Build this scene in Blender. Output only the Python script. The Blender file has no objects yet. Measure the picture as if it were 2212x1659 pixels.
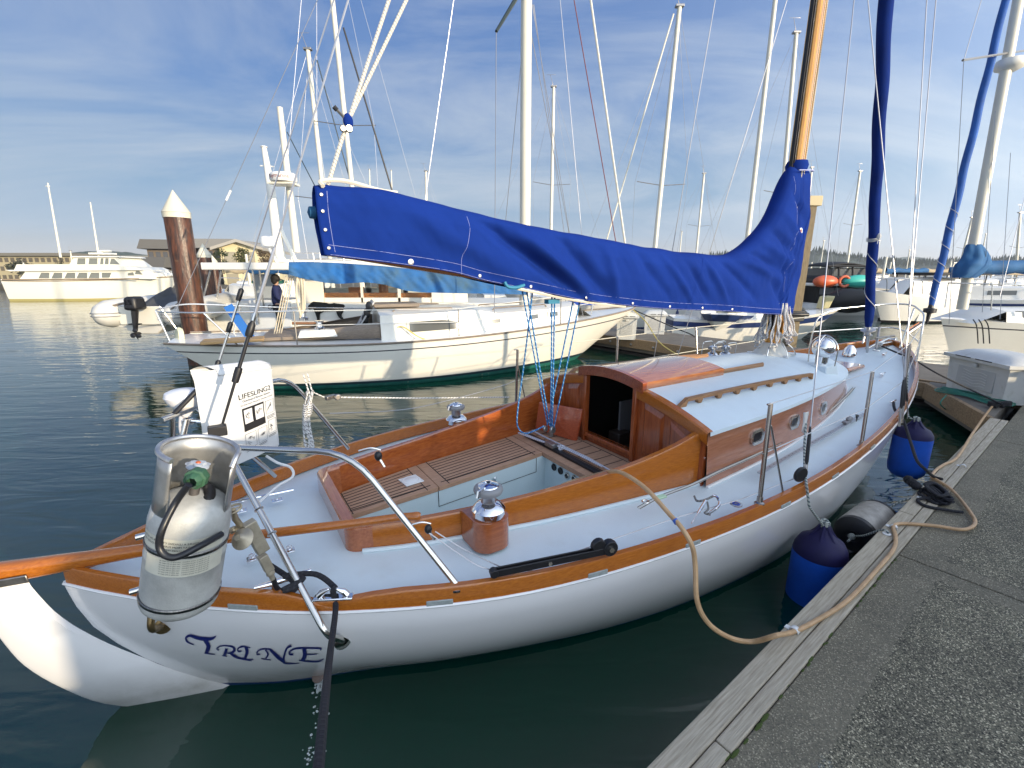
import bpy, math, random
from mathutils import Vector, Matrix, noise
R = math.radians
scene = bpy.context.scene
COL = scene.collection
random.seed(7)
# ---------------------------------------------------------------- camera
CAMH, PITCH, FPX, CX, CY = 2.3, 0.2403, 990.0, 1106.0, 829.5
cam = bpy.data.cameras.new('camera'); cam.sensor_width = 36.0; cam.lens = FPX/2212*36.0
cam.clip_start = 0.05; cam.clip_end = 6000
camo = bpy.data.objects.new('camera', cam); COL.objects.link(camo)
camo.location = (0, 0, CAMH); camo.rotation_euler = (math.pi/2-PITCH, 0, 0)
scene.camera = camo
# ---------------------------------------------------------------- light
SUN_EL = R(11.0); SX, SY = 0.77, -0.64            # horizontal direction towards the sun
world = bpy.data.worlds.new('World'); scene.world = world; world.use_nodes = True
wn = world.node_tree; wn.nodes.clear()
def wnode(t, **k):
    n = wn.nodes.new(t)
    for a, b in k.items(): setattr(n, a, b)
    return n
sky = wnode('ShaderNodeTexSky', sky_type='NISHITA', sun_disc=False)
sky.sun_elevation = SUN_EL; sky.sun_rotation = math.atan2(SX, SY)
sky.altitude = 10; sky.air_density = 1.0; sky.dust_density = 0.5; sky.ozone_density = 3.0
def wm(op, a, b_=None):
    n = wnode('ShaderNodeMath', operation=op)
    for i, t in enumerate((a, b_)):
        if t is None: continue
        if isinstance(t, (int, float)): n.inputs[i].default_value = t
        else: wn.links.new(t, n.inputs[i])
    return n.outputs[0]
tc = wnode('ShaderNodeTexCoord'); sep = wnode('ShaderNodeSeparateXYZ')
wn.links.new(tc.outputs['Generated'], sep.inputs[0])
zc = wm('MAXIMUM', wm('ADD', sep.outputs['Z'], 0.22), 0.05)
cb = wnode('ShaderNodeCombineXYZ'); wn.links.new(wm('DIVIDE', sep.outputs['X'], zc), cb.inputs[0]); wn.links.new(wm('DIVIDE', sep.outputs['Y'], zc), cb.inputs[1])
mp = wnode('ShaderNodeMapping'); mp.inputs['Rotation'].default_value = (0, 0, R(-32)); mp.inputs['Scale'].default_value = (0.8, 1.5, 1)
wn.links.new(cb.outputs[0], mp.inputs[0])
nz = wnode('ShaderNodeTexNoise'); nz.inputs['Scale'].default_value = 0.9; nz.inputs['Detail'].default_value = 8; nz.inputs['Roughness'].default_value = 0.60; nz.inputs['Distortion'].default_value = 0.8
wn.links.new(mp.outputs[0], nz.inputs['Vector'])
cr = wnode('ShaderNodeValToRGB'); cr.color_ramp.elements[0].position = 0.40; cr.color_ramp.elements[1].position = 0.70
cr.color_ramp.elements[0].color = (0, 0, 0, 1); cr.color_ramp.elements[1].color = (0.78, 0.78, 0.78, 1)
wn.links.new(nz.outputs['Fac'], cr.inputs[0])
gr_ = wnode('ShaderNodeValToRGB'); el = gr_.color_ramp.elements                      # sky colour by height
el[0].position = 0.0; el[0].color = (.52, .47, .43, 1); el[1].position = 1.0; el[1].color = (.06, .13, .36, 1)
for p_, c_ in ((.03, (.43, .43, .45, 1)), (.07, (.31, .385, .49, 1)), (.15, (.20, .305, .44, 1)), (.30, (.12, .22, .43, 1)), (.58, (.07, .145, .37, 1))):
    e_ = el.new(p_); e_.color = c_
wn.links.new(wm('MAXIMUM', sep.outputs['Z'], 0.0), gr_.inputs[0])
m0 = wnode('ShaderNodeMixRGB'); m0.inputs[0].default_value = .15; wn.links.new(gr_.outputs[0], m0.inputs[1])
sk = wnode('ShaderNodeMixRGB', blend_type='MULTIPLY'); sk.inputs[0].default_value = 1; sk.inputs[2].default_value = (.075, .075, .082, 1); wn.links.new(sky.outputs[0], sk.inputs[1]); wn.links.new(sk.outputs[0], m0.inputs[2])
mx = wnode('ShaderNodeMixRGB'); mx.inputs[2].default_value = (.41, .46, .52, 1)
wn.links.new(cr.outputs[0], mx.inputs[0]); wn.links.new(m0.outputs[0], mx.inputs[1])
dt = wm('ADD', wm('MULTIPLY', sep.outputs['X'], SX), wm('MULTIPLY', sep.outputs['Y'], SY))      # glow added to the sun side of the sky, brightening shaded surfaces
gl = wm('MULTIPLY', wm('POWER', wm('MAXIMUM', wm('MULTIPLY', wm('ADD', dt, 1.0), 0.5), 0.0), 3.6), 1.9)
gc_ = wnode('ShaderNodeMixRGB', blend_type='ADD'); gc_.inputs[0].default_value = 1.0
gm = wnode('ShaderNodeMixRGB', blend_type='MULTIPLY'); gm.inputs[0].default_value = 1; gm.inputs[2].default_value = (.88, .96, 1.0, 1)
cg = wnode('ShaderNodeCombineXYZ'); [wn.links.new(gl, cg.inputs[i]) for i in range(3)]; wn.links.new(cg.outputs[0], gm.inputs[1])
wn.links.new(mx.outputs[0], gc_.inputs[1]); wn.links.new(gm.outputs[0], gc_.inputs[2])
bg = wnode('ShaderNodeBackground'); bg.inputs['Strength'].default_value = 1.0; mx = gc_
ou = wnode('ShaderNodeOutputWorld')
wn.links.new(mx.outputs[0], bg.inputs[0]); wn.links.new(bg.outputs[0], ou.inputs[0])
sl = bpy.data.lights.new('sun', 'SUN'); sl.energy = 4.1; sl.angle = R(0.6); sl.color = (1.0, 0.82, 0.57)
so = bpy.data.objects.new('sun', sl); COL.objects.link(so)
sd = Vector((SX*math.cos(SUN_EL), SY*math.cos(SUN_EL), math.sin(SUN_EL))).normalized()
so.rotation_euler = sd.to_track_quat('Z', 'Y').to_euler(); so.location = (30, -25, 12)
scene.view_settings.view_transform = 'Standard'; scene.view_settings.look = 'None'
scene.view_settings.exposure = 0.55; scene.view_settings.gamma = 1.0
scene.render.engine = 'CYCLES'
# ---------------------------------------------------------------- picture measurements -> places
CP, SP = math.cos(PITCH), math.sin(PITCH)
PHI, BX, BY, BL = 0.56, -2.0865, 1.8493, 8.98
EX, EY = math.cos(PHI), math.sin(PHI); NX, NY = -EY, EX
def ray(x, y):
    u = (x-CX)/FPX; v = (CY-y)/FPX
    return Vector((u, CP+v*SP, -SP+v*CP))
def atz(x, y, z): r = ray(x, y); t = (z-CAMH)/r.z; return Vector((0, 0, CAMH))+r*t
def aty(x, y, Y): r = ray(x, y); return Vector((0, 0, CAMH))+r*(Y/r.y)
def W2B(p): a, b = p[0]-BX, p[1]-BY; return Vector((a*EX+b*EY, a*NX+b*NY, p[2]))
def B2W(p): return Vector((BX+p[0]*EX+p[1]*NX, BY+p[0]*EY+p[1]*NY, p[2]))
OB = W2B((0, 0, CAMH))
def rb(x, y): r = ray(x, y); return Vector((r.x*EX+r.y*EY, r.x*NX+r.y*NY, r.z))
def bz(x, y, z): return W2B(atz(x, y, z))
def bw(x, y, w): d = rb(x, y); return OB+d*((w-OB.y)/d.y)
def bs(x, y, s): d = rb(x, y); return OB+d*((s-OB.x)/d.x)
# ---------------------------------------------------------------- materials
MATS = {}
def mat(name, col, rough=0.5, metal=0.0, spec=0.5, coat=0.0, noise_s=None, noise_amt=0.0, bump=0.0, bump_s=60, stretch=None, col2=None, dirt=None, trans=0.0, sheen=0.0, ior=None):
    if name in MATS: return MATS[name]
    m = bpy.data.materials.new(name); m.use_nodes = True
    nt = m.node_tree; b = nt.nodes['Principled BSDF']
    b.inputs['Base Color'].default_value = (*col, 1); b.inputs['Roughness'].default_value = rough
    b.inputs['Metallic'].default_value = metal; b.inputs['Specular IOR Level'].default_value = spec
    b.inputs['Coat Weight'].default_value = coat; b.inputs['Coat Roughness'].default_value = 0.06
    b.inputs['Transmission Weight'].default_value = trans; b.inputs['Sheen Weight'].default_value = sheen
    if ior: b.inputs['IOR'].default_value = ior
    tx = nt.nodes.new('ShaderNodeTexCoord'); mpn = nt.nodes.new('ShaderNodeMapping')
    nt.links.new(tx.outputs['Object'], mpn.inputs[0])
    if stretch: mpn.inputs['Scale'].default_value = stretch
    if noise_s:
        n = nt.nodes.new('ShaderNodeTexNoise'); n.inputs['Scale'].default_value = noise_s; n.inputs['Detail'].default_value = 8; n.inputs['Roughness'].default_value = 0.62
        nt.links.new(mpn.outputs[0], n.inputs['Vector'])
        r = nt.nodes.new('ShaderNodeValToRGB'); r.color_ramp.elements[0].position = 0.32; r.color_ramp.elements[1].position = 0.68
        c2 = col2 if col2 else tuple(c*(1-noise_amt) for c in col)
        r.color_ramp.elements[0].color = (*c2, 1); r.color_ramp.elements[1].color = (*col, 1)
        nt.links.new(n.outputs['Fac'], r.inputs[0]); nt.links.new(r.outputs[0], b.inputs['Base Color'])
        src = r.outputs[0]
        if dirt:                                        # (colour, scale, threshold, amount)
            n2 = nt.nodes.new('ShaderNodeTexNoise'); n2.inputs['Scale'].default_value = dirt[1]; n2.inputs['Detail'].default_value = 6
            nt.links.new(tx.outputs['Object'], n2.inputs['Vector'])
            r2 = nt.nodes.new('ShaderNodeValToRGB'); r2.color_ramp.elements[0].position = dirt[2]; r2.color_ramp.elements[1].position = min(1, dirt[2]+0.18)
            r2.color_ramp.elements[0].color = (0, 0, 0, 1); r2.color_ramp.elements[1].color = (dirt[3],)*3+(1,)
            nt.links.new(n2.outputs['Fac'], r2.inputs[0])
            mxn = nt.nodes.new('ShaderNodeMixRGB'); mxn.inputs[2].default_value = (*dirt[0], 1)
            nt.links.new(r2.outputs[0], mxn.inputs[0]); nt.links.new(src, mxn.inputs[1]); nt.links.new(mxn.outputs[0], b.inputs['Base Color'])
    if bump:
        n3 = nt.nodes.new('ShaderNodeTexNoise'); n3.inputs['Scale'].default_value = bump_s; n3.inputs['Detail'].default_value = 5
        nt.links.new(mpn.outputs[0], n3.inputs['Vector'])
        bp = nt.nodes.new('ShaderNodeBump'); bp.inputs['Strength'].default_value = min(1, bump); bp.inputs['Distance'].default_value = 0.004
        nt.links.new(n3.outputs['Fac'], bp.inputs['Height']); nt.links.new(bp.outputs[0], b.inputs['Normal'])
    MATS[name] = m
    return m
def rope_mat(name, c1, c2, freq=40.0, duty=0.5, thresh=0.6, rough=0.8):
    if name in MATS: return MATS[name]
    m = mat(name, c1, rough); nt = m.node_tree; b = nt.nodes['Principled BSDF']
    uv = nt.nodes.new('ShaderNodeUVMap'); sp = nt.nodes.new('ShaderNodeSeparateXYZ'); nt.links.new(uv.outputs[0], sp.inputs[0])
    a = nt.nodes.new('ShaderNodeMath'); a.operation = 'MULTIPLY'; a.inputs[1].default_value = freq; nt.links.new(sp.outputs[0], a.inputs[0])
    v = nt.nodes.new('ShaderNodeMath'); v.operation = 'MULTIPLY'; v.inputs[1].default_value = 1.0; nt.links.new(sp.outputs[1], v.inputs[0])
    s = nt.nodes.new('ShaderNodeMath'); s.operation = 'ADD'; nt.links.new(a.outputs[0], s.inputs[0]); nt.links.new(v.outputs[0], s.inputs[1])
    f = nt.nodes.new('ShaderNodeMath'); f.operation = 'FRACT'; nt.links.new(s.outputs[0], f.inputs[0])
    g = nt.nodes.new('ShaderNodeMath'); g.operation = 'GREATER_THAN'; g.inputs[1].default_value = thresh; nt.links.new(f.outputs[0], g.inputs[0])
    mxn = nt.nodes.new('ShaderNodeMixRGB'); mxn.inputs[1].default_value = (*c1, 1); mxn.inputs[2].default_value = (*c2, 1)
    nt.links.new(g.outputs[0], mxn.inputs[0]); nt.links.new(mxn.outputs[0], b.inputs['Base Color'])
    w = nt.nodes.new('ShaderNodeMath'); w.operation = 'SINE'; a2 = nt.nodes.new('ShaderNodeMath'); a2.operation = 'MULTIPLY'; a2.inputs[1].default_value = 6.2832*3
    nt.links.new(s.outputs[0], a2.inputs[0]); nt.links.new(a2.outputs[0], w.inputs[0])
    bp = nt.nodes.new('ShaderNodeBump'); bp.inputs['Strength'].default_value = 0.35; bp.inputs['Distance'].default_value = 0.0006
    nt.links.new(w.outputs[0], bp.inputs['Height']); nt.links.new(bp.outputs[0], b.inputs['Normal'])
    return m
WOODX = (1.2, 14, 14)
M_white = lambda: mat('white_gelcoat', (0.78, 0.78, 0.76), 0.22, coat=0.3, noise_s=1.2, noise_amt=0.05)
def M_hull():
    if 'hull_paint' in MATS: return MATS['hull_paint']
    m = mat('hull_paint', (0.80, 0.79, 0.79), 0.16, coat=0.35, noise_s=1.5, noise_amt=0.03); nt = m.node_tree; b = nt.nodes['Principled BSDF']
    src = b.inputs['Base Color'].links[0].from_socket; tx = nt.nodes.new('ShaderNodeTexCoord'); sp = nt.nodes.new('ShaderNodeSeparateXYZ'); nt.links.new(tx.outputs['Object'], sp.inputs[0])
    n = nt.nodes.new('ShaderNodeTexNoise'); n.inputs['Scale'].default_value = 4; n.inputs['Detail'].default_value = 10; n.inputs['Roughness'].default_value = .7; nt.links.new(tx.outputs['Object'], n.inputs['Vector'])
    def mth(op, a, b_): 
        q = nt.nodes.new('ShaderNodeMath'); q.operation = op; q.use_clamp = op == 'MULTIPLY'
        for i, t in enumerate((a, b_)):
            if isinstance(t, (int, float)): q.inputs[i].default_value = t
            else: nt.links.new(t, q.inputs[i])
        return q.outputs[0]
    zf = mth('MULTIPLY', mth('SUBTRACT', .34, sp.outputs['Z']), 3.6); sf = mth('MULTIPLY', mth('SUBTRACT', 2.2, sp.outputs['X']), .8)   # scum line at the stern quarter
    k = mth('MULTIPLY', mth('MULTIPLY', zf, sf), mth('MULTIPLY', n.outputs['Fac'], .95))
    mxn = nt.nodes.new('ShaderNodeMixRGB'); mxn.inputs[2].default_value = (.20, .18, .13, 1); nt.links.new(k, mxn.inputs[0]); nt.links.new(src, mxn.inputs[1]); nt.links.new(mxn.outputs[0], b.inputs['Base Color'])
    return m
M_deck = lambda: mat('deck_paint', (0.67, 0.76, 0.80), 0.36, noise_s=2.5, noise_amt=0.08, bump=0.25, bump_s=500, dirt=((0.46, 0.47, 0.44), 5, 0.58, 0.30))
M_oak = lambda: mat('varnished_pine', (0.47, 0.15, 0.018), 0.22, coat=0.55, noise_s=6, stretch=(.8, 22, 22), col2=(0.33, 0.09, 0.010), dirt=((0.22, 0.065, 0.01), 5, 0.66, 0.5))
M_mahog = lambda: mat('varnished_mahogany', (0.36, 0.085, 0.022), 0.22, coat=0.8, noise_s=5, stretch=WOODX, col2=(0.19, 0.038, 0.010))
M_mahog_v = lambda: mat('panel_mahogany', (0.38, 0.095, 0.026), 0.22, coat=0.8, noise_s=5, stretch=(14, 14, 1.2), col2=(0.21, 0.043, 0.012))
M_cabinwood = lambda: mat('cabin_side_mahogany', (0.42, 0.17, 0.085), 0.25, coat=0.6, noise_s=5, stretch=WOODX, col2=(0.30, 0.11, 0.05), dirt=((0.17, 0.05, 0.02), 3, 0.60, 0.6))
M_teak = lambda: mat('bare_teak', (0.50, 0.30, 0.19), 0.7, noise_s=8, stretch=WOODX, col2=(0.33, 0.19, 0.12))
M_steel = lambda: mat('stainless_steel', (0.66, 0.64, 0.60), 0.17, metal=1.0)
M_chrome = lambda: mat('chrome', (0.85, 0.85, 0.86), 0.05, metal=1.0)
M_dullsteel = lambda: mat('weathered_steel', (0.42, 0.39, 0.36), 0.35, metal=0.9, noise_s=30, noise_amt=0.35)
M_black = lambda: mat('black_plastic', (0.013, 0.013, 0.016), 0.45, noise_s=30, noise_amt=0.3)
M_grey = lambda: mat('grey_plastic', (0.24, 0.24, 0.25), 0.5)
M_wire = lambda: mat('wire_rope', (0.42, 0.42, 0.44), 0.35, metal=0.7)
M_dark = lambda: mat('dark_interior', (0.012, 0.011, 0.012), 0.6)
M_rubber = lambda: mat('dark_joint', (0.015, 0.013, 0.012), 0.8)
M_glass = lambda: mat('dark_glass', (0.05, 0.055, 0.06), 0.06, spec=0.8, coat=0.5)
M_bluecanvas = lambda: mat('royal_blue_canvas', (0.007, 0.030, 0.205), 0.9, spec=0.08, noise_s=3, noise_amt=0.18, bump=0.35, bump_s=700)
M_bluesail = lambda: mat('furled_sail_blue', (0.003, 0.022, 0.16), 0.9, spec=.15, noise_s=4, noise_amt=0.3, bump=0.3, bump_s=500)
M_thread = lambda: mat('white_thread', (0.36, 0.38, 0.60), 0.7)
M_bronze = lambda: mat('aged_bronze', (0.30, 0.21, 0.10), 0.35, metal=0.9, noise_s=40, noise_amt=0.5)
# ---------------------------------------------------------------- mesh building
def frame_for(d):
    d = d.normalized(); a = Vector((0, 0, 1)) if abs(d.z) < 0.9 else Vector((1, 0, 0))
    x = d.cross(a).normalized(); return x, d.cross(x).normalized()
class MB:
    def __init__(s): s.v = []; s.f = []; s.m = []; s.uv = {}; s.mi = 0
    def face(s, idx, uv=None):
        if uv is not None: s.uv[len(s.f)] = uv
        s.f.append(tuple(idx)); s.m.append(s.mi)
    def add(s, vs, fs):
        o = len(s.v); s.v += [Vector(p) for p in vs]
        for f in fs: s.face([i+o for i in f])
    def box(s, c, d, rot=None, taper=None):
        c = Vector(c); h = Vector(d)/2; vs = []
        for k in (-1, 1):
            t = taper if (taper and k == 1) else 1.0
            for j in (-1, 1):
                for i in (-1, 1):
                    p = Vector((i*h.x*t, j*h.y*t, k*h.z))
                    vs.append(c+(rot @ p if rot else p))
        s.add(vs, [(0, 2, 3, 1), (4, 5, 7, 6), (0, 1, 5, 4), (2, 6, 7, 3), (0, 4, 6, 2), (1, 3, 7, 5)]); return s
    def bar(s, a, b, wd, ht, up=(0, 0, 1)):              # rectangular bar from a to b
        a, b = Vector(a), Vector(b); d = (b-a); L = d.length; d.normalize()
        u = Vector(up); y = u.cross(d).normalized(); z = d.cross(y)
        s.box((a+b)/2, (L, wd, ht), Matrix((d, y, z)).transposed()); return s
    def tube(s, pts, r, n=8, cap=True, closed=False):
        pts = [Vector(p) for p in pts]; m = len(pts)
        rs = r if isinstance(r, (list, tuple)) else [r]*m
        o = len(s.v); L = 0.0; Ls = [0.0]
        for i in range(1, m): L += (pts[i]-pts[i-1]).length; Ls.append(L)
        d0 = (pts[1]-pts[0]); x, y = frame_for(d0)
        for i in range(m):
            if closed: d = pts[(i+1) % m]-pts[i-1]
            else: d = (pts[min(i+1, m-1)]-pts[max(i-1, 0)])
            if d.length < 1e-9: d = d0
            d.normalize(); x = (x-d*x.dot(d)).normalized(); y = d.cross(x)
            for k in range(n):
                a = 2*math.pi*k/n; s.v.append(pts[i]+(x*math.cos(a)+y*math.sin(a))*rs[i])
        for i in range(m-1 if not closed else m):
            j = (i+1) % m; l0 = Ls[i]; l1 = Ls[i+1] if i+1 < m else Ls[i]+(pts[0]-pts[i]).length
            for k in range(n):
                k2 = (k+1) % n
                s.face((o+i*n+k, o+i*n+k2, o+j*n+k2, o+j*n+k), ((l0, k/n), (l0, (k+1)/n), (l1, (k+1)/n), (l1, k/n)))
        if cap and not closed:
            s.face(tuple(o+k for k in range(n))[::-1]); s.face(tuple(o+(m-1)*n+k for k in range(n)))
        return s
    def lathe(s, prof, o=(0, 0, 0), ax=(0, 0, 1), n=20, a0=0.0, a1=None, cap=True):
        o = Vector(o); ax = Vector(ax).normalized(); x, y = frame_for(ax); b = len(s.v); full = a1 is None
        na = n if full else n+1; a1 = 2*math.pi if full else a1
        for (r, h) in prof:
            for k in range(na):
                a = a0+(a1-a0)*k/n; s.v.append(o+ax*h+(x*math.cos(a)+y*math.sin(a))*r)
        for i in range(len(prof)-1):
            for k in range(n):
                k2 = (k+1) % na
                s.face((b+i*na+k, b+i*na+k2, b+(i+1)*na+k2, b+(i+1)*na+k))
        if cap and full:
            if prof[0][0] > 1e-6: s.face([b+k for k in range(na)][::-1])
            if prof[-1][0] > 1e-6: s.face([b+(len(prof)-1)*na+k for k in range(na)])
        return s
    def grid(s, fn, nu, nv, flip=False, closeu=False):
        o = len(s.v)
        for i in range(nu+(0 if closeu else 1)):
            for j in range(nv+1): s.v.append(Vector(fn(i/nu, j/nv)))
        W = nv+1; N = nu+(0 if closeu else 1)
        for i in range(nu):
            for j in range(nv):
                a, b, c, d = o+i*W+j, o+((i+1) % N)*W+j, o+((i+1) % N)*W+j+1, o+i*W+j+1
                s.face((a, d, c, b) if flip else (a, b, c, d))
        return s
    def prism(s, poly, d):                               # planar polygon (3D points) extruded by vector d
        d = Vector(d); p = [Vector(q) for q in poly]; n = len(p); o = len(s.v)
        s.v += p+[q+d for q in p]
        s.face([o+i for i in range(n)][::-1]); s.face([o+n+i for i in range(n)])
        for i in range(n): s.face((o+i, o+(i+1) % n, o+n+(i+1) % n, o+n+i))
        return s
    def ball(s, c, r, n=12, sc=(1, 1, 1)):
        c = Vector(c); pr = [(math.sin(math.pi*i/(n//2+1)), -math.cos(math.pi*i/(n//2+1))) for i in range(n//2+2)]
        o = len(s.v); s.lathe([(max(a, 0.001), b) for a, b in pr], n=n)
        for i in range(o, len(s.v)): q = s.v[i]; s.v[i] = c+Vector((q.x*r*sc[0], q.y*r*sc[1], q.z*r*sc[2]))
        return s
    def build(s, name, mats, parent=None, smooth=True, bevel=0, ang=38, solid=0, sub=0):
        me = bpy.data.meshes.new(name); me.from_pydata([tuple(p) for p in s.v], [], s.f); 
        if not isinstance(mats, (list, tuple)): mats = [mats]
        for m in mats: me.materials.append(m() if callable(m) else m)
        if len(mats) > 1: me.polygons.foreach_set('material_index', s.m)
        if s.uv:
            ul = me.uv_layers.new(name='UVMap')
            for fi, uv in s.uv.items():
                st = me.polygons[fi].loop_start
                for k, q in enumerate(uv): ul.data[st+k].uv = q
        if smooth:
            me.polygons.foreach_set('use_smooth', [True]*len(me.polygons)); me.set_sharp_from_angle(angle=R(ang))
        me.update()
        o = bpy.data.objects.new(name, me); COL.objects.link(o)
        if parent is not None: o.parent = parent
        if solid: md = o.modifiers.new('solid', 'SOLIDIFY'); md.thickness = solid; md.offset = -1
        if bevel: md = o.modifiers.new('bevel', 'BEVEL'); md.width = bevel; md.segments = 2; md.limit_method = 'ANGLE'; md.angle_limit = R(40)
        if sub: md = o.modifiers.new('sub', 'SUBSURF'); md.levels = sub; md.render_levels = sub
        return o
def tag(o, label=None, cat=None, group=None, kind=None):
    if label: o['label'] = label
    if cat: o['category'] = cat
    if group: o['group'] = group
    if kind: o['kind'] = kind
    return o
def empty(name, loc=(0, 0, 0), rz=0.0, label=None, cat=None, group=None):
    o = bpy.data.objects.new(name, None); COL.objects.link(o); o.location = loc; o.rotation_euler = (0, 0, rz)
    o.empty_display_size = 0.2
    return tag(o, label, cat, group)
def copy_thing(root, loc=None, rz=None, label=None, scale=None):
    def cp(o, par):
        c = o.copy(); COL.objects.link(c); c.parent = par
        for ch in list(o.children): cp(ch, c)
        return c
    c = cp(root, None)
    if loc is not None: c.location = loc
    if rz is not None: c.rotation_euler = (0, 0, rz)
    if scale: c.scale = scale
    if label: c['label'] = label
    return c
def interp(tab, x):
    if x <= tab[0][0]: return tab[0][1]
    for (a, b), (c, d) in zip(tab, tab[1:]):
        if x <= c: return b+(d-b)*(x-a)/(c-a)
    return tab[-1][1]
def herm(tab, x):                                        # smooth table lookup
    n = len(tab)
    if x <= tab[0][0]: return tab[0][1]
    if x >= tab[-1][0]: return tab[-1][1]
    i = 0
    while x > tab[i+1][0]: i += 1
    def sl_(k):
        if k == 0: return (tab[1][1]-tab[0][1])/(tab[1][0]-tab[0][0])
        if k == n-1: return (tab[-1][1]-tab[-2][1])/(tab[-1][0]-tab[-2][0])
        return (tab[k+1][1]-tab[k-1][1])/(tab[k+1][0]-tab[k-1][0])
    h = tab[i+1][0]-tab[i][0]; t = (x-tab[i][0])/h
    return (2*t**3-3*t*t+1)*tab[i][1]+(t**3-2*t*t+t)*h*sl_(i)+(-2*t**3+3*t*t)*tab[i+1][1]+(t**3-t*t)*h*sl_(i+1)
def smooth_path(pts, k=6):                               # Catmull-Rom through points
    P = [Vector(p) for p in pts]; out = []
    for i in range(len(P)-1):
        p0 = P[max(i-1, 0)]; p1 = P[i]; p2 = P[i+1]; p3 = P[min(i+2, len(P)-1)]
        for j in range(k):
            t = j/k; out.append(0.5*((2*p1)+(p2-p0)*t+(2*p0-5*p1+4*p2-p3)*t*t+(3*p1-p0-3*p2+p3)*t**3))
    out.append(P[-1]); return out
def fillet(pts, r=0.06, k=5):                            # polyline with rounded corners
    P = [Vector(p) for p in pts]; out = [P[0]]
    for i in range(1, len(P)-1):
        a = (P[i-1]-P[i]); b = (P[i+1]-P[i]); rr = min(r, a.length*0.45, b.length*0.45)
        p = P[i]+a.normalized()*rr; q = P[i]+b.normalized()*rr
        for j in range(k+1): t = j/k; out.append(p*(1-t)**2+P[i]*2*t*(1-t)+q*t*t)
    out.append(P[-1]); return out
def text_mesh(txt, size, mt, parent=None, extr=0.0008, name='lettering', fn=None, align='CENTER'):
    cu = bpy.data.curves.new('txt', 'FONT'); cu.body = txt; cu.size = size; cu.extrude = extr; cu.align_x = align; cu.align_y = 'CENTER'
    t = bpy.data.objects.new('txt', cu); COL.objects.link(t); bpy.context.view_layer.update()
    me = bpy.data.meshes.new_from_object(t.evaluated_get(bpy.context.evaluated_depsgraph_get()))
    bpy.data.objects.remove(t); bpy.data.curves.remove(cu)
    if fn:
        for v in me.vertices: v.co = fn(v.co)
    me.materials.clear(); me.materials.append(mt() if callable(mt) else mt)
    o = bpy.data.objects.new(name, me); COL.objects.link(o)
    if parent is not None: o.parent = parent
    return o
# ================================================================ SETTING
def water_mat():
    m = bpy.data.materials.new('harbour_water'); m.use_nodes = True; nt = m.node_tree; b = nt.nodes['Principled BSDF']
    b.inputs['Base Color'].default_value = (0.0008, 0.028, 0.016, 1); b.inputs['Roughness'].default_value = 0.03
    b.inputs['IOR'].default_value = 1.52; b.inputs['Specular IOR Level'].default_value = 0.75
    tx = nt.nodes.new('ShaderNodeTexCoord')
    def layer(scale, sc, rot, dist, det, prev, strength=1.0, kind='noise'):
        mpn = nt.nodes.new('ShaderNodeMapping'); mpn.inputs['Scale'].default_value = sc; mpn.inputs['Rotation'].default_value = (0, 0, R(rot))
        nt.links.new(tx.outputs['Object'], mpn.inputs[0])
        n = nt.nodes.new('ShaderNodeTexNoise'); n.inputs['Scale'].default_value = scale; n.inputs['Detail'].default_value = det; n.inputs['Distortion'].default_value = 0.6
        nt.links.new(mpn.outputs[0], n.inputs['Vector'])
        bp = nt.nodes.new('ShaderNodeBump'); bp.inputs['Strength'].default_value = strength; bp.inputs['Distance'].default_value = dist
        nt.links.new(n.outputs['Fac'], bp.inputs['Height'])
        if prev: nt.links.new(prev.outputs[0], bp.inputs['Normal'])
        return bp
    a = layer(0.30, (1, 2.2, 1), 20, 0.026, 2, None)
    a = layer(1.1, (1, 4.2, 1), -42, 0.013, 2, a)
    a = layer(5.5, (1, 2.0, 1), 25, 0.0016, 3, a)
    nt.links.new(a.outputs[0], b.inputs['Normal'])
    return m
mb = MB(); mb.add([(-900, -300, 0), (1600, -300, 0), (1600, 1500, 0), (-900, 1500, 0)], [(0, 1, 2, 3)])
tag(mb.build('water', water_mat(), smooth=False), kind='structure')
# ================================================================ NEAR SAILBOAT
boat = empty('sailboat', (BX, BY, 0), PHI, 'nearest white sailboat with varnished trim, royal blue sail cover and name on its stern', 'sailboat')
KB = [(0, 0), (.02, .176), (.06, .488), (.12, .837), (.2, 1.132), (.3, 1.296), (.42, 1.36), (.55, 1.292), (.68, 1.128), (.8, .886), (.89, .622), (.95, .374), (.985, .171), (1, 0)]
KW = [(0, 0), (.04, .16), (.1, .33), (.153, .50), (.237, .72), (.305, .86), (.39, .965), (.51, 1.02), (.62, .98), (.72, .86), (.82, .64), (.92, .33), (.97, .14), (1, 0)]
STERN = [(-.5, 1.0), (-.25, .78), (0, .545), (.12, .42), (.284, .275), (.41, .185), (.53, .11), (.642, .055), (.76, .022), (.891, 0)]
BOWP = [(-.5, 7.0), (-.25, 7.5), (0, 7.95), (.3, 8.38), (.6, 8.66), (.9, 8.85), (1.2546, 8.98)]
def zsh(s): t = s/BL; return .891*(1-t)*(1-2*t)+4*.872*t*(1-t)+1.2546*t*(2*t-1)
def hb(s): return max(0.0, herm(KB, s/BL))
def hull_pt(t, q):                                       # t along, q 0 sheer .. 1 waterline .. 1.6 below
    s_top = t*BL; zt = zsh(s_top)
    z = zt*(1-q) if q <= 1 else -(q-1)*0.8
    s0 = herm(STERN, min(z, .891)); s1 = herm(BOWP, z)
    s0 = s0 if q > 0 else 0; s1 = s1 if q > 0 else BL
    s = s0+t*(s1-s0); b0 = max(0, herm(KB, t)); b1 = max(0, herm(KW, t))
    w = b0+(b1-b0)*(q**1.5 if q <= 1 else 1)
    if q > 1: w = b1*(1-((q-1)/.6)**1.7)
    return s, w, z
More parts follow.
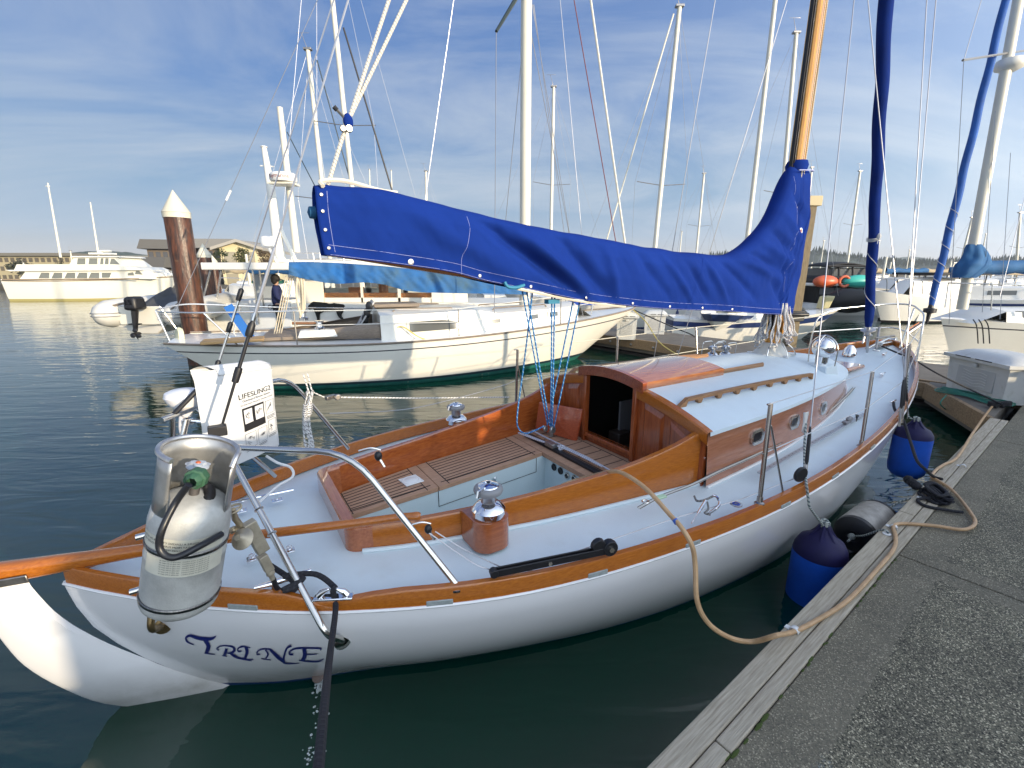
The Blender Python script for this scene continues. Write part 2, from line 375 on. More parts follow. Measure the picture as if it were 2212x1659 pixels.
def hull_w(s, z):                                        # half breadth at height z (0..sheer)
    z = max(0.0, z); s0 = herm(STERN, min(z, .891)); s1 = herm(BOWP, z); t = min(1, max(0, (s-s0)/(s1-s0)))
    q = max(0.0, min(1.0, 1-z/zsh(t*BL))); b0 = max(0, herm(KB, t)); b1 = max(0, herm(KW, t))
    return b0+(b1-b0)*q**1.5
def hullhit(x, y, off=0.0):                              # starboard hull point seen at a picture point
    d = rb(x, y); k = 1.0
    for i in range(4000):
        p = OB+d*k
        if abs(p.y) <= hull_w(p.x, p.z)+off and p.y < 0.3 and p.z < zsh(max(0, min(BL, p.x)))+.03: return p
        k += 0.0025
    return OB+d*3
QS = [0, .06, .15, .3, .45, .6, .75, .9, .96, 1.0, 1.04, 1.1, 1.25, 1.45, 1.6]
TS = [(1-math.cos(math.pi*i/80))/2 for i in range(81)]
mb = MB()
for sg in (-1, 1):
    o = len(mb.v)
    for t in TS:
        for q in QS: s, w, z = hull_pt(t, q); mb.v.append(Vector((s, sg*w, z)))
    n = len(QS)
    for i in range(80):
        for j in range(n-1):
            a, b, c, d = o+i*n+j, o+(i+1)*n+j, o+(i+1)*n+j+1, o+i*n+j+1
            mb.mi = 0 if QS[j+1] <= .96 else (1 if QS[j+1] <= 1.04 else 2)
            mb.face((a, b, c, d) if sg > 0 else (a, d, c, b))
hullm = mb.build('hull', [M_hull, lambda: mat('navy_boot_stripe', (0.01, 0.03, 0.12), 0.4), lambda: mat('dark_antifouling', (0.01, 0.02, 0.03), 0.8)], boat, ang=60)
# hull top bead (white lip) and toe rails
def along(s0, s1, n, fn): return [fn(s0+(s1-s0)*i/n) for i in range(n+1)]
def zdeck(s, w): h = max(.05, hb(s)); return zsh(s)-.012+.05*(1-min(1, (w/h))**2)
mb = MB()
for sg in (-1, 1):
    mb.tube([(t*BL, sg*hb(t*BL), zsh(t*BL)+.002) for t in TS[1:-1]], .009, 6)
mb.build('gunwale_bead', M_hull, boat)
for sg in (-1, 1):
    mb = MB(); pts = [t*BL for t in TS if .0008 < t < .9985]
    notch = 1.04
    def rail(u, v):
        i = u*(len(pts)-1); s = pts[int(round(i))]
        prof = [(.0, .006), (.0, .084), (.005, .093), (.034, .093), (.040, .084), (.040, .0)]
        j = int(round(v*5)); off, h = prof[j]
        k = 0.0
        if h > .07 and abs(s-notch) < .17 and sg < 0: h -= .035*max(0, min(1, (0.17-abs(s-notch))/.05))
        k = min(1, (s+.3)/.6)
        wv = max(0.004, hb(s)-off*1.0+.001)
        return (s, sg*wv, zsh(s)+h)
    mb.grid(rail, len(pts)-1, 5, flip=(sg < 0)).build('toe_rail', M_oak, boat, ang=30)
# scuppers
for x, y in ((521, 1314), (956, 1299), (1308, 1234), (1520, 1170), (1708, 1084), (1810, 1026), (1880, 970)):
    p = bz(x, y, .90); s = p.x; p2 = s+.10; a = Vector((s-.05, -hb(s-.05)-.002, zsh(s-.05)+.018)); b = Vector((s+.06, -hb(s+.06)-.002, zsh(s+.06)+.018))
    MB().bar(a, b, .008, .028).build('scupper', lambda: mat('scupper_lead', (0.34, 0.37, 0.36), .6, noise_s=50, noise_amt=.3), boat, bevel=.004)
# deck
COAM = [(1.2, .43), (1.5, .53), (1.9, .62), (2.3, .70), (2.8, .775), (3.2, .83), (3.45, .87)]
CTOP = [(1.2, 1.005), (1.9, 1.02), (2.3, 1.045), (2.8, 1.09), (3.2, 1.165), (3.45, 1.25)]
CAB = [(3.45, .935), (4.4, .89), (5.2, .80), (5.8, .69), (6.2, .595), (6.55, .47), (6.82, .32), (7.0, .17), (7.08, .02)]
mb = MB()
for sg in (-1, 1):
    for (s0, s1, n, inn) in ((.06, 1.2, 24, lambda s: 0), (1.2, 3.5, 40, lambda s: herm(COAM, s)-.02), (3.5, 7.0, 50, lambda s: max(0, herm(CAB, s)-.06)), (7.0, 8.9, 40, lambda s: 0)):
        def dk(u, v, s0=s0, s1=s1, inn=inn):
            s = s0+(s1-s0)*u; a = inn(s); b = max(a, hb(s)-.008); w = a+(b-a)*v
            return (s, sg*w, zdeck(s, w))
        mb.grid(dk, n, 10, flip=(sg < 0))
mb.build('deck', M_deck, boat)
# non-skid edge moulding round coaming (raised white fillet)
mb = MB(); pts = [(s, -herm(COAM, s)-.012, zdeck(s, herm(COAM, s))+.006) for s in [1.25+.1*i for i in range(23)]]
mb.tube(pts, .014, 6)
pts = [(s, herm(COAM, s)+.012, zdeck(s, herm(COAM, s))+.006) for s in [1.25+.1*i for i in range(23)]]
mb.tube(pts, .014, 6); mb.build('deck_fillet', M_deck, boat)
# coamings
def coam_path(sg):
    return [(s, sg*herm(COAM, s)) for s in [1.30+(3.45-1.30)*i/30 for i in range(31)]]
for sg in (-1, 1):
    def cm(u, v):
        s = 1.30+(3.47-1.30)*u; w = herm(COAM, s); top = herm(CTOP, s); bo = .80 if True else 0
        prof = [(0, zdeck(s, w)-.01), (0, top-.012), (-.006, top), (-.04, top), (-.046, top-.012), (-.046, .79)]
        a, h = prof[int(round(v*5))]; return (s, sg*(w+a), h)
    o = MB().grid(cm, 30, 5, flip=(sg < 0)).build('cockpit_coaming', (M_oak if sg < 0 else lambda: mat('coaming_inner', (0.44, 0.12, 0.025), .22, coat=.8, noise_s=5, stretch=WOODX, col2=(.27, .058, .014), dirt=((.13, .03, .01), 4, .6, .5))), boat, ang=30)
    if sg > 0: o['label'] = 'tall inner coaming of reddish varnished wood on the far side of the cockpit'
# aft coaming with rounded corners
mb = MB(); ap = fillet([(1.32, -.462), (1.185, -.425), (1.185, .425), (1.32, .462)], .12, 6)
ap = fillet([Vector((1.31, -.468, 0)), Vector((1.18, -.43, 0)), Vector((1.18, .43, 0)), Vector((1.31, .468, 0))], .13, 6)
def ac(u, v):
    i = int(round(u*(len(ap)-1))); p = ap[i]; d = (ap[min(i+1, len(ap)-1)]-ap[max(i-1, 0)]).normalized(); nn = Vector((-d.y, d.x, 0))*-1
    prof = [(0, .87), (0, 1.0), (.008, 1.013), (.062, 1.013), (.07, 1.0), (.07, .62)]
    a, h = prof[int(round(v*5))]; q = p+nn*a; return (q.x, q.y, h)
mb.grid(ac, len(ap)-1, 5).build('aft_coaming', lambda: mat('aft_coaming_wood', (0.46, 0.15, 0.05), .2, coat=.9, noise_s=5, stretch=(14, 1.2, 14), col2=(.30, .08, .025)), boat, ang=30)
# cockpit well
EDGEP = [(1.24, .06), (1.9, .13), (2.96, .265)]; EDGES = [(1.24, -.32), (1.9, -.34), (2.96, -.40)]
SEATZ = .815
wl_m = lambda: mat('cockpit_paint', (0.60, 0.71, 0.73), .3, noise_s=2, noise_amt=.06)
mb = MB(); FL = .30
mb.add([(1.24, -.32, SEATZ-.03), (1.24, .06, SEATZ-.03), (2.96, .265, SEATZ-.03), (2.96, -.40, SEATZ-.03), (1.24, -.32, FL), (1.24, .06, FL), (2.96, .265, FL), (2.96, -.40, FL)],
       [(4, 5, 6, 7), (0, 1, 5, 4), (1, 2, 6, 5), (2, 3, 7, 6), (3, 0, 4, 7)])
mb.build('cockpit_well', wl_m, boat, smooth=False)
# locker joints and latch on the far wall
def onwall(s, z): w = .06+(.265-.06)*(s-1.24)/(2.96-1.24); return Vector((s, w-.004, z))
mb = MB(); c = [onwall(1.93, SEATZ-.03), onwall(1.93, .66), onwall(2.86, .66), onwall(2.86, SEATZ-.03)]
for a, b in zip(c, c[1:]): mb.tube([a, b], .0022, 4)
mb.build('locker_joint', M_rubber, boat)
p = onwall(2.42, .70); mb = MB(); mb.box(p+Vector((0, -.01, .02)), (.025, .012, .05)); mb.box(p+Vector((0, -.014, -.025)), (.02, .016, .03)); mb.tube([p+Vector((0, -.02, .04)), p+Vector((0, -.022, -.03))], .005, 6)
mb.build('latch', M_chrome, boat, bevel=.002)
# seats: planked teak, real gaps as dark joints inlaid proud
def seat(name, quad, planks, along_s=True, parent=boat, z=SEATZ):
    mb = MB(); a, b, c, d = [Vector((q[0], q[1], z)) for q in quad]          # a-b inboard edge, d-c outboard edge
    mb.prism([a, b, c, d], (0, 0, -.035)); so_ = mb.build(name, M_teak, parent, bevel=.003)
    mj = MB()
    if planks:
        for i in range(1, planks):
            t = i/planks; p = a+(d-a)*t; q = b+(c-b)*t; v = (q-p).normalized(); p = p+v*.09; q = q-v*.09
            mj.bar(p+Vector((0, 0, .0008)), q+Vector((0, 0, .0008)), .005, .003)
        e = [a+(b-a).normalized()*.085, d+(c-d).normalized()*.085, b-(b-a).normalized()*.085, c-(c-d).normalized()*.085]
        mj.bar(e[0]+Vector((0, 0, .0012)), e[1]+Vector((0, 0, .0012)), .005, .003); mj.bar(e[2]+Vector((0, 0, .0012)), e[3]+Vector((0, 0, .0012)), .005, .003)
        v = (d-a).normalized()*.055; v2 = (c-b).normalized()*.055
        mj.bar(a+v+(b-a).normalized()*.04+Vector((0, 0, .0012)), b+v2-(b-a).normalized()*.04+Vector((0, 0, .0012)), .005, .003)
        mj.build('plank_seam', M_rubber, so_, smooth=False)
    return so_
def wout(s): return herm(COAM, s)-.05
seat('cockpit_seat', [(1.24, .06), (1.93, .134), (1.93, wout(1.93)), (1.24, wout(1.24))], 9)
seat('cockpit_seat', [(1.935, .1345), (2.93, .262), (2.93, wout(2.93)), (1.935, wout(1.935))], 10)
seat('cockpit_seat', [(1.24, -wout(1.24)), (2.93, -wout(2.93)), (2.93, -.40), (1.24, -.32)], 3)
# bridge deck
mb = MB(); mb.prism([(2.935, -wout(2.94), SEATZ+.002), (3.44, -wout(3.44), SEATZ+.002), (3.44, wout(3.44), SEATZ+.002), (2.935, wout(2.94), SEATZ+.002)][::-1], (0, 0, -.04))
bd = mb.build('bridge_deck', M_teak, boat, bevel=.003)
mj = MB()
for i in range(12):
    w = -.70+i*.12; mj.bar((3.12, w, SEATZ+.003), (3.38, w*1.03+.01, SEATZ+.003), .005, .003)
mj.bar((3.10, -.72, SEATZ+.0035), (3.10, .72, SEATZ+.0035), .006, .003); mj.bar((3.39, -.78, SEATZ+.0035), (3.39, .78, SEATZ+.0035), .006, .003)
mj.build('plank_seam', M_rubber, bd, smooth=False)
MB().bar((3.035, -.70, SEATZ+.014), (3.035, .66, SEATZ+.014), .05, .022).build('traveller_track', M_black, boat, bevel=.004)
# white access plate on the seat
pl = bz(888, 1036, SEATZ+.01); mb = MB(); mb.lathe([(0, 0), (.062, 0), (.07, .004), (.07, .008), (.055, .011), (.05, .008), (.046, .011), (0, .011)], (pl.x, pl.y, SEATZ+.001), n=28)
mb.box((pl.x, pl.y, SEATZ+.004), (.14, .14, .006), Matrix.Rotation(.12, 3, 'Z')); mb.build('deck_plate', lambda: mat('white_plastic', (.78, .78, .76), .4), boat, bevel=.002)
# gauges in the forward well wall
for i, (x, y) in enumerate(((1197, 1009), (1211, 1017), (1225, 1028), (1240, 1034))):
    p = bs(x, y, 2.956); mb = MB(); mb.lathe([(.0, .002), (.020, .002), (.020, .008), (.027, .009), (.030, .004), (.030, 0)], (p.x, p.y, p.z), (-1, 0, 0), 18)
    g = mb.build('gauge', M_steel if i > 1 else M_black, boat); MB().lathe([(0, .004), (.019, .004)], (p.x, p.y, p.z), (-1, 0, 0), 16, cap=False).build('dial', M_black, g)
# ---------------- cabin trunk
RB = 1.245
def zroof(s, w): c = max(.06, herm(CAB, s)); return RB+.195*min(1, c/.68)*(1-min(1, (w/c)**2))-.02*max(0, s-5.5)
CS = [3.45+(7.08-3.45)*(1-(1-i/50)**1.6) for i in range(51)]
for sg in (-1, 1):
    def cs(u, v): s = CS[int(round(u*50))]; w = herm(CAB, s); zb = zdeck(min(s, 8), w)-.01; zt = RB-.02*max(0, s-5.5); return (s, sg*(w-.03*v), zb+(zt-zb)*v)
    MB().grid(cs, 50, 6, flip=(sg < 0)).build('cabin_side', M_cabinwood, boat)
mb = MB()
def rf(u, v):
    s = CS[int(round(u*50))]; c = herm(CAB, s); w = (v*2-1)*(c-.012); return (s, w, zroof(s, w)+.004)
mb.grid(rf, 50, 24)
for sg in (-1, 1):
    mb.grid(lambda u, v: ((lambda s: (s, sg*(herm(CAB, s)-.012+.004*v), zroof(s, herm(CAB, s)-.012)+.004-.026*v))(CS[int(round(u*50))])), 50, 1, flip=(sg > 0))
mb.build('cabin_roof', M_deck, boat, ang=50)
# base moulding and white strip along cabin side
mb = MB(); mb.tube([(s, -herm(CAB, s)-.006, zdeck(s, herm(CAB, s))+.006) for s in CS[:-2]], .012, 6); mb.build('cabin_base_moulding', M_hull, boat)
# aft bulkhead with panels and open companionway
OW0, OW1, OZ0, OZ1 = -.255, .29, .90, 1.415
def bt(w): return zroof(3.46, w)-.004
mb = MB(); X = 3.44
def wall(w0, w1, z0, n=8):
    pts = [(X, w0, z0)]+[(X, w0+(w1-w0)*i/n, bt(w0+(w1-w0)*i/n)) for i in range(n+1)]+[(X, w1, z0)]
    mb.prism(pts, (.03, 0, 0))
wall(-.90, OW0-.03, SEATZ); wall(OW1+.03, .90, SEATZ); mb.box((X+.015, (OW0+OW1)/2, (SEATZ+OZ0)/2), (.03, OW1-OW0+.06, OZ0-SEATZ))
blk = mb.build('cabin_bulkhead', M_mahog_v, boat, smooth=False)
def panel(poly, parent):                                  # raised and fielded panel
    mb = MB(); P = [Vector((X-.002, w, z)) for w, z in poly]; c = sum(P, Vector())/len(P)
    Q = [c+(p-c)*.80+Vector((-.014, 0, 0)) for p in P]; G = [p+Vector((.0, 0, 0)) for p in P]; n = len(P)
    mb.add(G+Q, [tuple(range(n, 2*n))]+[(i, (i+1) % n, n+(i+1) % n, n+i) for i in range(n)])
    mb.build('raised_panel', M_mahog_v, parent, smooth=False)
panel([(-.36, .90), (-.36, 1.33), (-.55, 1.28), (-.55, .90)], blk); panel([(-.61, .90), (-.61, 1.25), (-.80, 1.15), (-.80, .90)], blk)
panel([(.40, .90), (.40, 1.32), (.56, 1.28), (.56, .90)], blk); panel([(.62, .90), (.62, 1.25), (.80, 1.15), (.80, .90)], blk)
for (a, b) in ((-.335, -.30), (.335, .365)): pass
for w0, w1 in ((-.93, OW0-.01), (OW1+.01, .93)):          # lighter trim following the roof edge
    mb = MB()
    def tr(u, v, w0=w0, w1=w1):
        w = w0+(w1-w0)*u; pr = [(.0, -.075), (-.022, -.07), (-.03, -.03), (-.03, .008), (-.02, .018), (.03, .018)]
        a, h = pr[int(round(v*5))]; return (X+a, w, bt(w)+h)
    mb.grid(tr, 12, 5, flip=True).build('bulkhead_trim', M_oak, boat, ang=30)
mb = MB()
for w in (OW0-.018, OW1+.018): mb.box((X-.006, w, (SEATZ+1.42)/2), (.05, .036, 1.42-SEATZ))
mb.box((X-.006, (OW0+OW1)/2, OZ0-.018), (.05, OW1-OW0, .036)); mb.build('companionway_frame', M_mahog_v, boat, bevel=.004)
mb = MB(); mb.add([(3.47, -.88, .3), (3.47, .88, .3), (4.6, .8, .3), (4.6, -.8, .3), (3.47, -.88, 1.25), (3.47, .88, 1.25), (4.6, .8, 1.25), (4.6, -.8, 1.25)], [(0, 1, 2, 3), (0, 3, 7, 4), (1, 5, 6, 2), (3, 2, 6, 7)])
mb.build('cabin_interior', M_dark, boat, smooth=False)
mb = MB(); mb.box((4.0, .2, .95), (.5, .02, .4)); mb.build('galley_panel', lambda: mat('interior_pale', (.16, .16, .17), .5), boat)
mb = MB(); mb.box((3.75, .18, .80), (.16, .14, .16)); mb.box((3.75, -.05, .72), (.2, .3, .1)); mb.build('companionway_steps', lambda: mat('interior_dark_wood', (.03, .02, .015), .5), boat, bevel=.01)
# sliding hatch, hood board and runners
HZ = 1.455
mb = MB()
def ht(u, v): s = 3.45+1.0*u; w = -.33+.68*v; return (s, w, 1.475+.045*(1-((w-.01)/.34)**2))
mb.grid(ht, 6, 10); 
mb.add([ht(0, 0), ht(1, 0), (4.45, -.33, 1.40), (3.45, -.33, 1.40)], [(3, 2, 1, 0)]); mb.add([ht(0, 1), ht(1, 1), (4.45, .35, 1.40), (3.45, .35, 1.40)], [(0, 1, 2, 3)])
mb.add([ht(1, 0), ht(1, .5), ht(1, 1), (4.45, .35, 1.40), (4.45, -.33, 1.40)], [(4, 3, 2, 1, 0)])
mb.build('sliding_hatch', lambda: mat('hatch_wood', (.50, .20, .07), .12, coat=1.0, noise_s=5, stretch=WOODX, col2=(.32, .09, .03)), boat, bevel=.003)
mb = MB(); n = 12; top = [(3.40, -.36+.75*i/n, 1.485+.05*(1-((-.36+.75*i/n-.015)/.375)**2)) for i in range(n+1)]
mb.prism(top+[(p[0], p[1], p[2]-.085) for p in top[::-1]], (.05, 0, 0)); mb.build('hatch_front_board', M_mahog, boat, bevel=.004, smooth=False)
for w in (-.29, .31):
    mb = MB(); mb.bar((4.46, w, zroof(4.46, w)+.018), (5.12, w, zroof(5.12, w)+.018), .035, .03); mb.bar((4.46, w-.006, zroof(4.46, w)+.035), (5.12, w-.006, zroof(5.12, w)+.035), .012, .012)
    mb.build('hatch_runner', lambda: mat('runner_teak', (.36, .19, .09), .5, noise_s=5, stretch=WOODX, noise_amt=.4), boat, bevel=.003)
# grab rails with scalloped feet
for sg in (-1, 1):
    mb = MB(); W = .63; n = 9; pts = []
    for i in range(0, 121):
        s = 3.47+1.93*i/120; u = (i/120*(n-1)) % 1; ed = abs(u-.5)*2; d = .055 if ed > .80 else .025+.0*ed
        if i < 6: h0 = .055*i/6
        else: h0 = .055
        pts.append((s, h0, .055-d if i >= 6 else -.005))
    for i in range(120):
        s0, t0, b0 = pts[i]; s1, t1, b1 = pts[i+1]
        w0 = sg*W*(1-.03*i/120); z0 = zroof(s0, w0)+.004; z1 = zroof(s1, w0)+.004
        b0 = min(b0, t0-.002)
        v = [(s0, w0-.016, z0+b0), (s1, w0-.016, z1+min(b1, t1)), (s1, w0-.016, z1+t1), (s0, w0-.016, z0+t0)]
        v += [(a, b+.032, c) for a, b, c in v]
        mb.add(v, [(0, 1, 2, 3), (7, 6, 5, 4), (3, 2, 6, 7), (0, 4, 5, 1), (0, 3, 7, 4), (1, 5, 6, 2)])
    mb.build('grab_rail', lambda: mat('rail_teak', (.40, .20, .085), .45, noise_s=5, stretch=WOODX, noise_amt=.45), boat, smooth=False)
# portholes
def rrect(w, h, r, n=5):
    o = []
    for cx, cy, a0 in ((w/2-r, h/2-r, 0), (-w/2+r, h/2-r, 90), (-w/2+r, -h/2+r, 180), (w/2-r, -h/2+r, 270)):
        for k in range(n+1): a = R(a0+90*k/n); o.append((cx+r*math.cos(a), cy+r*math.sin(a)))
    return o
for x, y in ((1635, 943), (1715, 911), (1778, 881)):
    p = bw(x, y, -.89)
    for _ in range(4): p = bw(x, y, -(herm(CAB, p.x)-.015))
    for sg in (-1, 1):
        s, z = p.x, min(max(p.z, 1.06), 1.10); sl2 = (herm(CAB, s+.1)-herm(CAB, s-.1))/.2
        d = Vector((1, sg*sl2, 0)).normalized(); nn = Vector((-d.y*1.0, d.x, 0))*sg; nn = Vector((d.y, -d.x, 0)) if sg < 0 else Vector((-d.y, d.x, 0)); up = Vector((0, -sg*.1, 1)).normalized()
        o_ = Vector((s, sg*(herm(CAB, s)-.016), z))
        def ring(w, h, r, off): return [o_+d*a+up*b+nn*off for a, b in rrect(w, h, r)]
        A = ring(.19, .115, .055, .0); B = ring(.19, .115, .055, .012); C_ = ring(.145, .072, .034, .014); D = ring(.14, .067, .032, .002); n = len(A)
        mb = MB(); mb.add(A+B+C_+D, [(i+k*n, (i+1) % n+k*n, (i+1) % n+(k+1)*n, i+(k+1)*n) if sg > 0 else (i+(k+1)*n, (i+1) % n+(k+1)*n, (i+1) % n+k*n, i+k*n) for k in range(3) for i in range(n)])
        fr = mb.build('porthole', M_steel, boat)
        mb = MB(); mb.add(ring(.145, .072, .034, .005), [tuple(range(n)) if sg > 0 else tuple(range(n))[::-1]]); mb.build('pane', lambda: mat('porthole_glass', (.012, .013, .015), .25, spec=.25), fr)
# dark joint and peg where coaming meets the cabin
mb = MB(); mb.tube([(3.475, -.885, .90), (3.475, -.90, 1.22)], .005, 6); mb.build('corner_joint', M_rubber, boat)
mb = MB(); mb.lathe([(0, .025), (.012, .022), (.012, 0)], (3.46, -.885, 1.06), (0, -1, 0), 12); mb.build('corner_peg', M_chrome, boat)
# ---------------- rudder and tiller
RA = R(17.5); ca, sa = math.cos(RA), math.sin(RA)
def rp(z, d, side=0.0): s0 = herm(STERN, min(z, .891)); return Vector((s0-d*ca+side*sa, d*sa+side*ca, z))
LEAD = [(-.4, -.02), (.35, 0.0), (.45, .02), (.6, .05), (.75, .09), (.95, .13)]
TRAIL = [(-.4, .55), (.0, .52), (.05, .53), (.27, .465), (.43, .425), (.66, .35), (.78, .37), (.95, .37)]
mb = MB()
def rud(u, v):
    z = -.4+1.35*u; a, b = interp(LEAD, z), herm(TRAIL, z); k = int(round(v*8))
    prof = [(0, 0), (.06, 1), (.5, 1), (.94, .55), (1, 0), (.94, -.55), (.5, -1), (.06, -1), (0, 0)]
    f, h = prof[k]; return rp(z, a+(b-a)*f, h*.017)
mb.grid(rud, 27, 8); mb.build('rudder', M_hull, boat, ang=50)
tl = [Vector((-.27, .115, .97)), Vector((-.1, .045, .985)), Vector((.15, -.06, 1.01)), Vector((.5, -.215, 1.045)), Vector((.9, -.40, 1.075)), Vector((1.25, -.555, 1.095)), Vector((1.42, -.635, 1.11)), Vector((1.50, -.672, 1.105))]
P_ = smooth_path(tl, 5); mb = MB(); NN = len(P_)-1
def til(u, v):
    i = int(round(u*NN)); p = P_[i]; d = (P_[min(i+1, NN)]-P_[max(i-1, 0)]).normalized(); y = Vector((0, 0, 1)).cross(d).normalized(); z = d.cross(y)
    t = i/NN; h = interp([(0, .052), (.2, .042), (.42, .025), (.9, .020), (.96, .027), (1, .018)], t); w = interp([(0, .040), (.2, .036), (.42, .023), (.9, .018), (.96, .025), (1, .016)], t)
    a = 2*math.pi*v; e = .55+.45*min(1, t*2.2); c, s = math.cos(a), math.sin(a)
    return p+y*(w*math.copysign(abs(c)**e, c))+z*(h*math.copysign(abs(s)**e, s))
mb.grid(til, NN, 16); o = len(mb.v); mb.face([i for i in range(16)]); mb.face([NN*17+i for i in range(16)][::-1])
mb.build('tiller', M_oak, boat, ang=50)
mb = MB(); yv = Vector((sa, ca, 0)); dv = (tl[2]-tl[0]).normalized()
for sg in (-1, 1): mb.bar(tl[0]+yv*sg*.053-Vector((0, 0, .028))-dv*.14, tl[0]+yv*sg*.053-Vector((0, 0, .022))+dv*.20, .008, .038)
mb.build('tiller_strap', M_dullsteel, boat, bevel=.006)
# ---------------- winches
def winch(base_z, s, w, k=1.0, pedestal=True, label=None):
    e = empty('winch_root'); bpy.data.objects.remove(e)
    c = (s, w, base_z)
    mb = MB(); mb.lathe([(.072*k, 0), (.076*k, .004), (.076*k, .030*k), (.072*k, .036*k), (.052*k, .056*k), (.040*k, .060*k), (.034*k, .064*k)], c, n=28)
    o = mb.build('winch', M_chrome, boat, ang=30)
    mb = MB(); mb.lathe([(.034*k, .062*k), (.033*k, .098*k), (.036*k, .104*k)], c, n=24); mb.build('drum', lambda: mat('satin_steel', (.55, .55, .57), .32, metal=1), o)
    mb = MB(); mb.lathe([(.045*k, .102*k), (.060*k, .106*k), (.066*k, .120*k), (.063*k, .132*k), (.050*k, .139*k)], c, n=28); mb.build('self_tailing_jaw', M_grey, o, ang=50)
    mb = MB(); mb.lathe([(.048*k, .137*k), (.045*k, .143*k), (.018*k, .155*k), (.013*k, .155*k), (.010*k, .147*k)], c, n=24); mb.tube([(s-.03*k, w-.02*k, base_z+.142*k), (s-.070*k, w-.037*k, base_z+.142*k), (s-.076*k, w-.040*k, base_z+.118*k)], .008*k, 8)
    mb.build('winch_cap', M_chrome, o, ang=30); mb = MB(); mb.lathe([(0, .156*k), (.0095*k, .156*k)], c, n=10, cap=False); mb.build('handle_socket', M_black, o)
    return o
wc = bz(1100, 1118, 1.02); ws, ww = 1.86, -.735
mb = MB()                                                # wooden pedestal standing outside the coaming
oc = [(ws-.105, ww+.13), (ws-.105, ww-.03), (ws-.06, ww-.085), (ws+.05, ww-.085), (ws+.095, ww-.05), (ws+.095, ww+.13)]
def pd(u, v):
    i = int(round(u*(len(ocs)-1))); p = ocs[i]; z0 = .865; z1 = 1.035; zz_ = z0+(z1-z0)*v; k = 1.0-.10*(1-v)
    return (ws+(p.x-ws)*(1+.0*(1-v)), ww+(p.y-ww)*(1.0) , zz_)
ocs = fillet([Vector((a, b, 0)) for a, b in oc], .05, 4)
mb.grid(pd, len(ocs)-1, 2); mb.face([i*3+2 for i in range(len(ocs))]); wp = mb.build('winch_pedestal', lambda: mat('pedestal_wood', (.40, .12, .035), .2, coat=.9, noise_s=5, stretch=WOODX, col2=(.26, .065, .018)), boat, ang=30)
winch(1.036, ws, ww+.01, 1.2)
ps, pw_ = 2.42, .86; mb = MB(); mb.lathe([(.095, .86), (.09, 1.0)], (ps, pw_, 0), n=24); mb.box((ps, pw_-.08, .95), (.17, .12, .1)); mb.build('winch_pedestal', M_oak, boat)
winch(1.0, ps, pw_, 1.2)
# ---------------- mast
MS = 5.79
mb = MB(); sec = [(-.075, -.035), (-.06, -.055), (.03, -.06), (.07, -.045), (.088, 0), (.07, .045), (.03, .06), (-.06, .055), (-.075, .035)]
n = len(sec)
def mz(u, v): a, b = sec[int(round(v*n)) % n]; k = 1-.25*u; return (MS+a*k+.0*u, b*k, 1.40+10.6*u)
mb.grid(mz, 8, n, flip=True); mb.face([i for i in range(n)]); mb.build('mast', lambda: mat('varnished_spruce', (.66, .34, .07), .25, coat=.7, noise_s=5, stretch=(14, 14, 1.0), col2=(.50, .21, .03), dirt=((.85, .6, .3), 3, .75, .3)), boat, ang=25)
mb = MB(); mb.box((MS-.083, 0, 6.7), (.02, .05, 10)); mb.box((MS-.098, .0, 6.7), (.022, .03, 10.0)); mt = mb.build('mast_track', M_black, boat, smooth=False)
mb = MB()
for w in (-.061, .0): mb.tube([(MS+.045 if w else MS+.09, w, 1.6), (MS+.02 if w else MS+.07, w*.8, 11.5)], .007, 6)
mb.tube([(MS-.02, -.072, 1.9), (MS, -.055, 11.5)], .006, 6); mb.build('halyard', lambda: rope_mat('halyard_cream', (.62, .55, .42), (.5, .42, .3), 50), boat)
mb = MB(); mb.lathe([(.19, 1.405), (.195, 1.43), (.15, 1.47), (.12, 1.53), (.10, 1.56)], (MS, 0, 0), n=24); mb.build('mast_boot', lambda: mat('mast_boot_cream', (.66, .64, .58), .5), boat, ang=50)
mb = MB()
for a in range(6):
    c = R(a*60+10); p = Vector((MS+math.cos(c)*.21, math.sin(c)*.21, 1.435)); mb.box(p, (.05, .03, .025), Matrix.Rotation(c, 3, 'Z'))
mb.build('mast_collar_fitting', M_white, boat, bevel=.004)
mb = MB()
for a in (R(200), R(250), R(300), R(20)):
    c, s = math.cos(a), math.sin(a); mb.tube(smooth_path([(MS+c*.23, s*.23, 1.44), (MS+c*.20, s*.20, 1.50), (MS+c*.12, s*.12, 1.58), (MS+c*.09, s*.09, 1.68)], 4), .006, 6)
mb.build('mast_hoop', M_steel, boat)
